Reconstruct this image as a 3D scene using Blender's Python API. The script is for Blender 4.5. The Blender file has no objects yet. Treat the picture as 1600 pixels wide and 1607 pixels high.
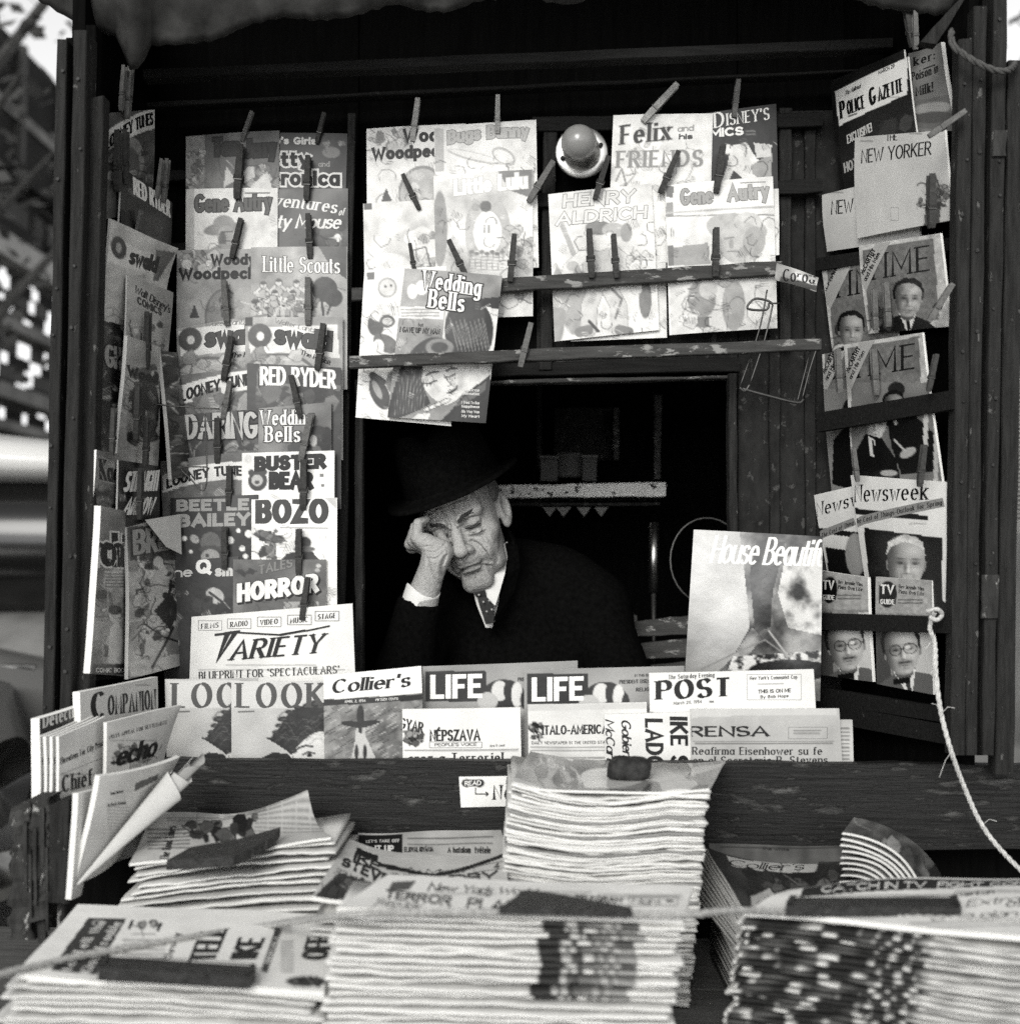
import bpy, math, random
import numpy as np
from mathutils import Vector, Matrix

SC = bpy.context.scene
COL = SC.collection
R = math.radians
rng = random.Random(7)
# ---------------------------------------------------------------- camera, sky, sun, exposure
EYE = 1.25
FPX = 2150.0
CX, CY = 800.0, 803.5
PITCH, ROLL = R(1.8), R(0.95)
_f = np.array([0, math.cos(PITCH), math.sin(PITCH)])
_u0 = np.array([0, -math.sin(PITCH), math.cos(PITCH)])
_x = np.array([1.0, 0, 0])
_r = math.cos(ROLL) * _x + math.sin(ROLL) * _u0
_u = -math.sin(ROLL) * _x + math.cos(ROLL) * _u0
CAM = np.array([0, 0, EYE])
cam_data = bpy.data.cameras.new('camera')
cam = bpy.data.objects.new('camera', cam_data)
COL.objects.link(cam)
cam.matrix_world = Matrix(((_r[0], _u[0], -_f[0], 0), (_r[1], _u[1], -_f[1], 0), (_r[2], _u[2], -_f[2], EYE), (0, 0, 0, 1)))
cam_data.sensor_width = 36
cam_data.lens = FPX / 1607 * 36
cam_data.clip_start = 0.05
cam_data.clip_end = 2000
cam_data.dof.use_dof = True
cam_data.dof.focus_distance = 2.36
cam_data.dof.aperture_fstop = 3.3
SC.camera = cam

SUN_EL, SUN_AZ = 25.0, 15.0          # azimuth measured from behind the camera towards the left
world = bpy.data.worlds.new('World')
SC.world = world
world.use_nodes = True
wn, wl = world.node_tree.nodes, world.node_tree.links
wn.clear()
sky = wn.new('ShaderNodeTexSky')
sky.sky_type = 'NISHITA'
sky.sun_disc = False
sky.sun_elevation = R(SUN_EL)
sky.sun_rotation = R(180 + SUN_AZ)
hs = wn.new('ShaderNodeHueSaturation')
hs.inputs['Saturation'].default_value = 0.0     # black-and-white film
bg = wn.new('ShaderNodeBackground')
bg.inputs['Strength'].default_value = 0.15
wo = wn.new('ShaderNodeOutputWorld')
wl.new(sky.outputs[0], hs.inputs['Color'])
wl.new(hs.outputs[0], bg.inputs['Color'])
wl.new(bg.outputs[0], wo.inputs['Surface'])

sd = bpy.data.lights.new('sun', 'SUN')
sd.energy = 1.5
sd.angle = R(24)
sd.color = (1.0, 0.985, 0.94)
sun = bpy.data.objects.new('sun', sd)
COL.objects.link(sun)
_sdir = Vector((-math.sin(R(SUN_AZ)) * math.cos(R(SUN_EL)), -math.cos(R(SUN_AZ)) * math.cos(R(SUN_EL)), math.sin(R(SUN_EL))))
sun.rotation_euler = _sdir.to_track_quat('Z', 'Y').to_euler()

SC.view_settings.view_transform = 'Standard'
SC.view_settings.look = 'None'
SC.view_settings.gamma = 1
SC.view_settings.exposure = 0.45
SC.cycles.max_bounces = 6
SC.cycles.use_denoising = False
SC.cycles.sample_clamp_indirect = 4.0

# ---------------------------------------------------------------- helpers
def at(px, py, Y):
    d = _f + _r * (px - CX) / FPX + _u * (CY - py) / FPX
    return CAM + d * (Y / d[1])

def at_z(px, py, z):
    d = _f + _r * (px - CX) / FPX + _u * (CY - py) / FPX
    return CAM + d * ((z - EYE) / d[2])

def tag(o, label=None, cat=None, group=None, kind=None):
    if label: o['label'] = label
    if cat: o['category'] = cat
    if group: o['group'] = group
    if kind: o['kind'] = kind
    return o

def empty(name, loc, label=None, cat=None, group=None):
    o = bpy.data.objects.new(name, None)
    o.empty_display_size = 0.05
    COL.objects.link(o)
    o.location = Vector(loc)
    return tag(o, label, cat, group)

def mesh(name, V, F, mat, parent=None, smooth=False, cols=None, loc=None):
    """V world coordinates; the object's origin goes to loc (or its parent's)."""
    V = np.asarray(V, dtype=float).reshape(-1, 3)
    me = bpy.data.meshes.new(name)
    off = np.zeros(3)
    if parent is not None:
        off = np.array(parent_origin(parent))
    elif loc is not None:
        off = np.array(loc)
    V = V - off
    if isinstance(F, np.ndarray):
        nf, k = F.shape
        me.vertices.add(len(V)); me.vertices.foreach_set('co', V.ravel())
        me.loops.add(nf * k); me.loops.foreach_set('vertex_index', F.ravel().astype(np.int32))
        me.polygons.add(nf)
        me.polygons.foreach_set('loop_start', np.arange(0, nf * k, k, dtype=np.int32))
        me.update(calc_edges=True)
    else:
        me.from_pydata([tuple(v) for v in V], [], F)
        me.update()
    me.validate()
    for m in (mat if isinstance(mat, (list, tuple)) else [mat]):
        me.materials.append(m)
    if smooth:
        me.polygons.foreach_set('use_smooth', np.ones(len(me.polygons), dtype=bool))
    if cols is not None:
        a = me.color_attributes.new('ink', 'FLOAT_COLOR', 'POINT')
        c = np.ones((len(V), 4)); g = np.asarray(cols, dtype=float).ravel()
        c[:, 0] = g; c[:, 1] = g * 0.995; c[:, 2] = g * 0.965
        a.data.foreach_set('color', c.ravel())
    o = bpy.data.objects.new(name, me)
    COL.objects.link(o)
    if parent is not None:
        o.parent = parent
    elif loc is not None:
        o.location = Vector(loc)
    return o

def parent_origin(p):
    t = Vector((0, 0, 0))
    while p is not None:
        t = t + p.location
        p = p.parent
    return t

class MB:
    """collects boxes, prisms, tubes into one mesh"""
    def __init__(s): s.V = []; s.F = []
    def add(s, V, F):
        o = len(s.V)
        s.V += [tuple(v) for v in V]
        s.F += [tuple(i + o for i in f) for f in F]
    def box(s, lo, hi):
        x0, y0, z0 = lo; x1, y1, z1 = hi
        s.add([(x0, y0, z0), (x1, y0, z0), (x1, y1, z0), (x0, y1, z0), (x0, y0, z1), (x1, y0, z1), (x1, y1, z1), (x0, y1, z1)],
              [(0, 3, 2, 1), (4, 5, 6, 7), (0, 1, 5, 4), (1, 2, 6, 5), (2, 3, 7, 6), (3, 0, 4, 7)])
    def hexa(s, P):     # 8 points: front 4 then back 4
        s.add(P, [(0, 1, 2, 3), (7, 6, 5, 4), (0, 4, 5, 1), (1, 5, 6, 2), (2, 6, 7, 3), (3, 7, 4, 0)])
    def tube(s, pts, r, n=8, cap=True):
        pts = [np.array(p, float) for p in pts]
        rs = r if hasattr(r, '__len__') else [r] * len(pts)
        rings = []
        prev = None
        for i, p in enumerate(pts):
            d = pts[min(i + 1, len(pts) - 1)] - pts[max(i - 1, 0)]
            d = d / (np.linalg.norm(d) + 1e-9)
            if prev is None:
                a = np.cross(d, [0, 0, 1.0]) if abs(d[2]) < .9 else np.cross(d, [1.0, 0, 0])
            else:
                a = prev - d * np.dot(prev, d)
            a = a / (np.linalg.norm(a) + 1e-9); prev = a
            b = np.cross(d, a)
            rings.append([p + rs[i] * (math.cos(2 * math.pi * k / n) * a + math.sin(2 * math.pi * k / n) * b) for k in range(n)])
        V = [q for rg in rings for q in rg]
        F = []
        for i in range(len(pts) - 1):
            for k in range(n):
                F.append((i * n + k, i * n + (k + 1) % n, (i + 1) * n + (k + 1) % n, (i + 1) * n + k))
        if cap:
            F.append(tuple(range(n - 1, -1, -1))); F.append(tuple((len(pts) - 1) * n + k for k in range(n)))
        s.add(V, F)
    def lathe(s, prof, M=None, n=28):
        V = []
        for (r, z) in prof:
            for k in range(n):
                a = 2 * math.pi * k / n
                p = Vector((r * math.cos(a), r * math.sin(a), z))
                V.append(M @ p if M else p)
        F = []
        for i in range(len(prof) - 1):
            for k in range(n):
                F.append((i * n + k, i * n + (k + 1) % n, (i + 1) * n + (k + 1) % n, (i + 1) * n + k))
        F.append(tuple(range(n - 1, -1, -1))); F.append(tuple((len(prof) - 1) * n + k for k in range(n)))
        s.add(V, F)
    def build(s, name, mat, parent=None, smooth=False, loc=None):
        return mesh(name, s.V, s.F, mat, parent, smooth, loc=loc)

def plank_geo(q, Y, th, Yb=None, n=14, jit=0.0012, seed=0):
    """board seen as the quad q (TL,TR,BR,BL in photo pixels): front face at depth Y (Yb at its lower end), thickness th, worn edges"""
    g = random.Random(seed)
    Yb = Y if Yb is None else Yb
    q = [at(q[0], q[1], Y), at(q[2], q[3], Y), at(q[4], q[5], Yb), at(q[6], q[7], Yb)]
    lenv = np.linalg.norm(q[0] - q[3]); lenh = np.linalg.norm(q[0] - q[1])
    if lenh > lenv:
        q = [q[3], q[0], q[1], q[2]]
    V = []
    for i in range(n + 1):
        t = i / n
        a = q[0] * (1 - t) + q[3] * t; b = q[1] * (1 - t) + q[2] * t
        dx = (b - a) / np.linalg.norm(b - a)
        a = a + dx * g.uniform(-jit, jit); b = b + dx * g.uniform(-jit, jit)
        dy = np.array([0, g.uniform(-jit, jit) * .6, 0])
        V += [a + dy + dx * .0015 + np.array([0, -.0018, 0]), b + dy - dx * .0015 + np.array([0, -.0018, 0]), b + dy, b + np.array([0, th, 0]), a + np.array([0, th, 0]), a + dy]
    F = []
    for i in range(n):
        for k in range(6):
            F.append((i * 6 + k, (i + 1) * 6 + k, (i + 1) * 6 + (k + 1) % 6, i * 6 + (k + 1) % 6))
    F.append(tuple(range(6))); F.append(tuple(n * 6 + k for k in range(5, -1, -1)))
    return V, F

_pk = [0]
def plank(name, q, Y, th, mat, parent, Yb=None, n=14, jit=.0012):
    _pk[0] += 1
    V, F = plank_geo(q, Y, th, Yb, n, jit, _pk[0])
    return mesh(name, V, F, mat, parent)

# ---------------------------------------------------------------- materials
def _mat(name):
    m = bpy.data.materials.new(name); m.use_nodes = True
    nt = m.node_tree; nt.nodes.clear()
    o = nt.nodes.new('ShaderNodeOutputMaterial'); b = nt.nodes.new('ShaderNodeBsdfPrincipled')
    nt.links.new(b.outputs[0], o.inputs[0])
    return m, nt, b

def G(g): return (g, g * .995, g * .965, 1)

def m_paper(name, rough=.55, spec=.35, bump=.06, coat=0):
    m, nt, b = _mat(name)
    N, L = nt.nodes.new, nt.links.new
    at_ = N('ShaderNodeAttribute'); at_.attribute_name = 'ink'
    ge = N('ShaderNodeNewGeometry')
    nz = N('ShaderNodeTexNoise'); nz.inputs['Scale'].default_value = 28; nz.inputs['Detail'].default_value = 5
    L(ge.outputs['Position'], nz.inputs['Vector'])
    mr = N('ShaderNodeMapRange'); mr.inputs[3].default_value = .84; mr.inputs[4].default_value = 1.06
    L(nz.outputs[0], mr.inputs[0])
    n2 = N('ShaderNodeTexNoise'); n2.inputs['Scale'].default_value = 700; n2.inputs['Detail'].default_value = 2
    L(ge.outputs['Position'], n2.inputs['Vector'])
    m2 = N('ShaderNodeMapRange'); m2.inputs[3].default_value = .8; m2.inputs[4].default_value = 1.16
    L(n2.outputs[0], m2.inputs[0])
    mu = N('ShaderNodeMath'); mu.operation = 'MULTIPLY'
    L(mr.outputs[0], mu.inputs[0]); L(m2.outputs[0], mu.inputs[1])
    vm = N('ShaderNodeVectorMath'); vm.operation = 'SCALE'
    L(at_.outputs['Color'], vm.inputs[0]); L(mu.outputs[0], vm.inputs['Scale'])
    L(vm.outputs[0], b.inputs['Base Color'])
    b.inputs['Roughness'].default_value = rough
    b.inputs['Specular IOR Level'].default_value = spec
    if coat:
        b.inputs['Coat Weight'].default_value = coat; b.inputs['Coat Roughness'].default_value = .18
    bp = N('ShaderNodeBump'); bp.inputs['Strength'].default_value = bump * 5; bp.inputs['Distance'].default_value = .004
    n3 = N('ShaderNodeTexNoise'); n3.inputs['Scale'].default_value = 17; n3.inputs['Detail'].default_value = 3
    L(ge.outputs['Position'], n3.inputs['Vector'])
    L(n3.outputs[0], bp.inputs['Height']); L(bp.outputs[0], b.inputs['Normal'])
    return m

def m_wood(name, base, light, chip=None, chipamt=.6, grain=(40, 40, 3), rough=.75, scale=1.0, bump=.5, spec=.12, chipscale=48, chipmap=None, soft=.05):
    m, nt, b = _mat(name)
    N, L = nt.nodes.new, nt.links.new
    ge = N('ShaderNodeNewGeometry')
    mp = N('ShaderNodeMapping'); mp.inputs['Scale'].default_value = grain
    L(ge.outputs['Position'], mp.inputs['Vector'])
    nz = N('ShaderNodeTexNoise'); nz.inputs['Scale'].default_value = 3 * scale; nz.inputs['Detail'].default_value = 8; nz.inputs['Roughness'].default_value = .65
    L(mp.outputs[0], nz.inputs['Vector'])
    cr = N('ShaderNodeValToRGB')
    cr.color_ramp.elements[0].position = .3; cr.color_ramp.elements[0].color = G(base)
    cr.color_ramp.elements[1].position = .75; cr.color_ramp.elements[1].color = G(light)
    L(nz.outputs[0], cr.inputs[0])
    col = cr.outputs[0]
    h = nz.outputs[0]
    if chip is not None:
        n2 = N('ShaderNodeTexNoise'); n2.inputs['Scale'].default_value = chipscale; n2.inputs['Detail'].default_value = 9; n2.inputs['Roughness'].default_value = .62
        mp2 = N('ShaderNodeMapping'); mp2.inputs['Scale'].default_value = chipmap or [max(.45, min(1.5, (g_ / 12) ** .5)) for g_ in grain]
        L(ge.outputs['Position'], mp2.inputs['Vector']); L(mp2.outputs[0], n2.inputs['Vector'])
        c2 = N('ShaderNodeValToRGB')
        c2.color_ramp.elements[0].position = chipamt; c2.color_ramp.elements[0].color = (0, 0, 0, 1)
        c2.color_ramp.elements[1].position = chipamt + soft; c2.color_ramp.elements[1].color = (1, 1, 1, 1)
        L(n2.outputs[0], c2.inputs[0])
        mx = N('ShaderNodeMix'); mx.data_type = 'RGBA'
        L(c2.outputs[0], mx.inputs[0]); L(col, mx.inputs[6])
        mx.inputs[7].default_value = G(chip)
        col = mx.outputs[2]
        ad = N('ShaderNodeMath'); ad.operation = 'SUBTRACT'
        L(nz.outputs[0], ad.inputs[0]); L(c2.outputs[0], ad.inputs[1])
        h = ad.outputs[0]
    L(col, b.inputs['Base Color'])
    b.inputs['Roughness'].default_value = rough
    b.inputs['Specular IOR Level'].default_value = spec
    bp = N('ShaderNodeBump'); bp.inputs['Strength'].default_value = bump; bp.inputs['Distance'].default_value = .003
    L(h, bp.inputs['Height']); L(bp.outputs[0], b.inputs['Normal'])
    return m

def m_plain(name, g, rough=.6, metal=0, var=.25, scale=30, spec=.4, bump=.1, sheen=0):
    m, nt, b = _mat(name)
    N, L = nt.nodes.new, nt.links.new
    tc = N('ShaderNodeTexCoord')
    nz = N('ShaderNodeTexNoise'); nz.inputs['Scale'].default_value = scale; nz.inputs['Detail'].default_value = 6
    L(tc.outputs['Object'], nz.inputs['Vector'])
    cr = N('ShaderNodeValToRGB')
    cr.color_ramp.elements[0].position = .3; cr.color_ramp.elements[0].color = G(g * (1 - var))
    cr.color_ramp.elements[1].position = .7; cr.color_ramp.elements[1].color = G(g * (1 + var))
    L(nz.outputs[0], cr.inputs[0]); L(cr.outputs[0], b.inputs['Base Color'])
    b.inputs['Roughness'].default_value = rough; b.inputs['Metallic'].default_value = metal
    b.inputs['Specular IOR Level'].default_value = spec
    if sheen: b.inputs['Sheen Weight'].default_value = sheen
    bp = N('ShaderNodeBump'); bp.inputs['Strength'].default_value = bump; bp.inputs['Distance'].default_value = .002
    L(nz.outputs[0], bp.inputs['Height']); L(bp.outputs[0], b.inputs['Normal'])
    return m

M = {}
M['cover'] = m_paper('printed_cover', .42, .45)
M['gloss'] = m_paper('glossy_cover', .3, .5, bump=.12, coat=.35)
M['news'] = m_paper('newsprint', .85, .2, bump=.08)
M['ink'] = m_paper('printing_ink', .5, .35)
M['wood'] = m_wood('dark_weathered_wood', .009, .032, .095, .62, grain=(55, 55, 5), bump=.9)
M['woodh'] = m_wood('dark_weathered_rail', .006, .016, .045, .66, grain=(4, 60, 60))
M['railw'] = m_wood('scuffed_rail', .03, .08, .24, .57, grain=(4, 40, 40))
M['board'] = m_wood('peeling_painted_board', .004, .017, .075, .545, grain=(3.5, 30, 60), rough=.55, spec=.25, chipscale=34, chipmap=(.55, 1, 1.9), soft=.13, bump=.8)
M['panel'] = m_wood('stained_panel', .008, .026, .055, .58, grain=(14, 14, 7))
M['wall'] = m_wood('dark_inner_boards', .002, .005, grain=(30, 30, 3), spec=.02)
M['block'] = m_wood('splintered_block', .012, .06, .26, .58, grain=(22, 22, 5), bump=1)
M['plankgrey'] = m_wood('grey_planks', .06, .13, grain=(5, 40, 40))
M['pin_l'] = m_wood('pale_peg_wood', .26, .42, grain=(60, 60, 60))
M['pin_m'] = m_wood('grey_peg_wood', .085, .17, grain=(60, 60, 60))
M['pin_d'] = m_wood('dark_peg_wood', .032, .07, grain=(60, 60, 60))
M['wire'] = m_plain('dark_wire', .07, .4, .7)
M['steel'] = m_plain('dull_steel', .45, .3, 1.0)
M['iron'] = m_wood('scratched_iron', .010, .026, .085, .58, grain=(26, 26, 26), rough=.5, spec=.35, chipscale=60, chipmap=(1, 2.5, 1), soft=.1, bump=.9)
M['canvas'] = m_plain('canvas_cloth', .045, .9, 0, .4, 25, .1, bump=.6)
M['coat'] = m_plain('black_wool', .0035, 1, 0, .4, 120, .02, .4)
M['hat'] = m_plain('black_felt', .004, 1, 0, .4, 120, .02, .3)
M['shirt'] = m_plain('white_shirt', .7, .8, 0, .05, 60, bump=.2)
M['tie'] = m_plain('dark_tie', .02, .6, 0, .4, 80)
M['rope'] = m_plain('fibre_rope', .32, .9, 0, .3, 200, bump=.6)
M['cord'] = m_plain('dirty_cord', .075, .9, 0, .3, 200, .1, .6)
M['twine'] = m_plain('pale_twine', .5, .9, 0, .3, 220, bump=.6)
M['shelfw'] = m_wood('chipped_white_shelf', .6, .85, .05, .58, grain=(20, 20, 20), chipscale=30, chipmap=(1, 1, 1.4), soft=.03)
M['pave'] = m_plain('pavement_concrete', .22, .9, 0, .2, 3)
M['leaf'] = m_plain('leaf', .05, .6, 0, .4, 2)
M['bark'] = m_wood('bark', .03, .08, grain=(10, 10, 3))
M['girder'] = m_plain('painted_girder', .33, .7, 0, .25, 2)
M['girderm'] = m_plain('rusty_girder', .16, .8, 0, .4, 2)
M['girderd'] = m_plain('dark_girder', .012, .8, 0, .6, 3, .1)
M['facade'] = m_plain('dark_facade', .06, .9, 0, .4, 1.5)
M['carlight'] = m_plain('pale_car_paint', .6, .25, 0, .05, 2)
M['cardark'] = m_plain('dark_car_paint', .11, .16, 0, .1, 2, .6, 0)
M['cargrey'] = m_plain('grey_cloth_hood', .16, .75, 0, .35, 6)
M['glass'] = m_plain('dark_window', .006, .2, 0, .1, 3)
M['soap'] = m_plain('dark_stone', .018, .8, 0, .8, 90, bump=1)
# ---------------------------------------------------------------- stroke font (centre lines; cap height 1)
GL = {}
def _g(spec):
    for ln in spec.strip().split('\n'):
        ch, w, body = ln.split('|', 2)
        GL[ch] = (float(w), body.split(';') if body else [])
_g("""A|.7|0,0 .35,1 .7,0;.13,.34 .57,.34
B|.52|0,0 0,1;0,1 .24,1 @.24,.76,.24,.24,90,-90 0,.52;.24,.52 @.26,.26,.26,.26,90,-90 0,0
C|.64|@.34,.5,.34,.5,48,312
D|.62|0,0 0,1;0,1 .2,1 @.2,.5,.42,.5,90,-90 0,0
E|.46|0,0 0,1;0,1 .46,1;0,.52 .38,.52;0,0 .46,0
F|.44|0,0 0,1;0,1 .44,1;0,.5 .36,.5
G|.66|@.34,.5,.34,.5,48,325 .64,.42 .4,.42
H|.58|0,0 0,1;.58,0 .58,1;0,.52 .58,.52
I|.02|0,0 0,1
J|.4|.4,1 .4,.22 @.2,.22,.2,.22,0,-160
K|.56|0,0 0,1;.54,1 0,.42;.16,.58 .56,0
L|.44|0,0 0,1;0,0 .44,0
M|.74|0,0 0,1 .37,.25 .74,1 .74,0
N|.6|0,0 0,1 .6,0 .6,1
O|.68|@.34,.5,.34,.5,90,450
P|.52|0,0 0,1;0,1 .26,1 @.26,.74,.26,.26,90,-90 0,.48
Q|.68|@.34,.5,.34,.5,90,450;.4,.22 .72,-.08
R|.56|0,0 0,1;0,1 .26,1 @.26,.75,.25,.25,90,-90 0,.5;.24,.5 .56,0
S|.52|@.26,.75,.24,.25,25,270 @.26,.25,.26,.25,90,-155
T|.56|.28,0 .28,1;0,1 .56,1
U|.58|0,1 0,.28 @.29,.28,.29,.28,180,360 .58,1
V|.66|0,1 .33,0 .66,1
W|.94|0,1 .24,0 .47,.8 .7,0 .94,1
X|.6|0,1 .6,0;.6,1 0,0
Y|.62|0,1 .31,.46 .62,1;.31,.46 .31,0
Z|.54|0,1 .54,1 0,0 .54,0
a|.46|.46,.66 .46,0;.46,.33 @.23,.33,.23,.33,0,360
b|.46|0,1 0,0;0,.33 @.23,.33,.23,.33,180,-180
c|.42|@.24,.33,.24,.33,48,312
d|.46|.46,1 .46,0;.46,.33 @.23,.33,.23,.33,0,360
e|.46|.01,.36 .46,.36 @.23,.33,.23,.33,8,312
f|.26|.32,.93 @.24,.78,.13,.2,60,180 .11,0;0,.64 .28,.64
g|.46|.46,.33 @.23,.33,.23,.33,0,360;.46,.66 .46,-.08 @.23,-.08,.23,.2,0,-150
h|.44|0,1 0,0;0,.4 @.22,.42,.22,.24,180,0 .44,0
i|.02|0,.66 0,0;0,.86 0,.95
j|.1|.1,.66 .1,-.12 @-.04,-.12,.14,.16,0,-120;.1,.86 .1,.95
k|.44|0,1 0,0;.4,.66 0,.26;.14,.38 .44,0
l|.02|0,1 0,0
m|.7|0,.66 0,0;0,.44 @.175,.46,.175,.2,180,0 .35,0;.35,.44 @.525,.46,.175,.2,180,0 .7,0
n|.44|0,.66 0,0;0,.4 @.22,.42,.22,.24,180,0 .44,0
o|.48|@.24,.33,.24,.33,90,450
p|.46|0,.66 0,-.3;0,.33 @.23,.33,.23,.33,180,-180
q|.46|.46,.66 .46,-.3;.46,.33 @.23,.33,.23,.33,0,360
r|.28|0,.66 0,0;0,.42 @.2,.44,.2,.22,180,60
s|.38|@.19,.5,.18,.16,25,270 @.19,.17,.19,.17,90,-155
t|.26|.1,.9 .1,.14 @.22,.14,.12,.14,180,290;0,.64 .26,.64
u|.44|0,.66 0,.22 @.22,.22,.22,.22,180,360 .44,.66;.44,.3 .44,0
v|.46|0,.66 .23,0 .46,.66
w|.66|0,.66 .17,0 .33,.55 .49,0 .66,.66
x|.44|0,.66 .44,0;.44,.66 0,0
y|.46|0,.66 .23,.02;.46,.66 .14,-.28
z|.4|0,.66 .4,.66 0,0 .4,0
0|.54|@.27,.5,.27,.5,90,450
1|.2|0,.8 .18,1 .18,0
2|.5|@.25,.74,.24,.26,160,-30 0,0 .5,0
3|.48|@.23,.76,.22,.24,150,-90 @.23,.26,.25,.26,90,-150
4|.54|.4,0 .4,1 0,.3 .54,.3
5|.48|.44,1 .04,1 .02,.55 @.23,.32,.25,.32,140,-150
6|.5|.4,1 @.25,.3,.25,.3,150,-210
7|.5|0,1 .5,1 .16,0
8|.5|@.25,.75,.21,.25,90,450;@.25,.26,.25,.26,90,450
9|.5|.1,0 @.25,.7,.25,.3,-30,330
.|.04|.02,0 .02,.08
,|.06|.05,.08 0,-.12
!|.04|.02,1 .02,.32;.02,.12 .02,0
'|.06|.05,1.02 .02,.76
`|.06|.02,1.02 .05,.76
-|.3|0,.38 .3,.38
_|.7|0,.38 .7,.38
:|.04|.02,.5 .02,.58;.02,.05 .02,.13
&|.6|.6,0 .14,.72 @.26,.8,.14,.18,180,0 @.24,.24,.22,.26,100,350 .6,.5
*|.3|.15,.75 .15,.25;0,.6 .3,.4;.3,.6 0,.4
\"|.2|.04,1 .04,.75;.16,1 .16,.75""")
GL[' '] = (.22, [])
GL['É'] = (.46, GL['E'][1] + ['.14,1.12 .3,1.26'])
GL['é'] = (.46, GL['e'][1] + ['.16,.8 .3,.96'])
GL['Á'] = (.7, GL['A'][1] + ['.3,1.12 .46,1.26'])

# style: weight, thin/thick ratio, serif, slant, tracking
ST = {'sans': (.19, .85, 0, 0, .22), 'fat': (.27, .85, 0, 0, .3), 'black': (.32, .8, 0, 0, .36), 'gothic': (.24, .75, 0, 0, .3),
      'light': (.085, .8, 0, 0, .2), 'roman': (.15, .3, 1, 0, .3), 'romanb': (.21, .3, 1, 0, .38), 'didone': (.23, .16, 1, 0, .4),
      'thin': (.085, .45, 1, 0, .3), 'script': (.13, .55, 0, .28, .16), 'ital': (.2, .25, 1, .28, .3), 'tiny': (.17, .9, 0, 0, .3)}

def _expand(stroke, na):
    P = []
    for t in stroke.split():
        if t[0] == '@':
            cx, cy, rx, ry, a0, a1 = map(float, t[1:].split(','))
            n = max(3, int(abs(a1 - a0) / 180 * na))
            for k in range(n + 1):
                a = R(a0 + (a1 - a0) * k / n)
                P.append((cx + rx * math.cos(a), cy + ry * math.sin(a)))
        else:
            x, y = map(float, t.split(',')); P.append((x, y))
    Q = [P[0]]
    for p in P[1:]:
        if abs(p[0] - Q[-1][0]) + abs(p[1] - Q[-1][1]) > 1e-4: Q.append(p)
    return np.array(Q)

def glyph_run(s, style, xs, na):
    """list of (stroke points in glyph units scaled in x by xs) laid out along the line, and the total width"""
    wt, thin, ser, sl, tr = ST[style]
    x = 0; out = []
    for ch in s:
        w, body = GL.get(ch, GL[' '])
        for st in body:
            if not st: continue
            P = _expand(st, na).copy()
            P[:, 0] = P[:, 0] * xs + x
            out.append(P)
        x += w * xs + tr * (min(1, xs) if xs < 1 else 1)
    return out, x - tr * (min(1, xs) if xs < 1 else 1)

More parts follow.
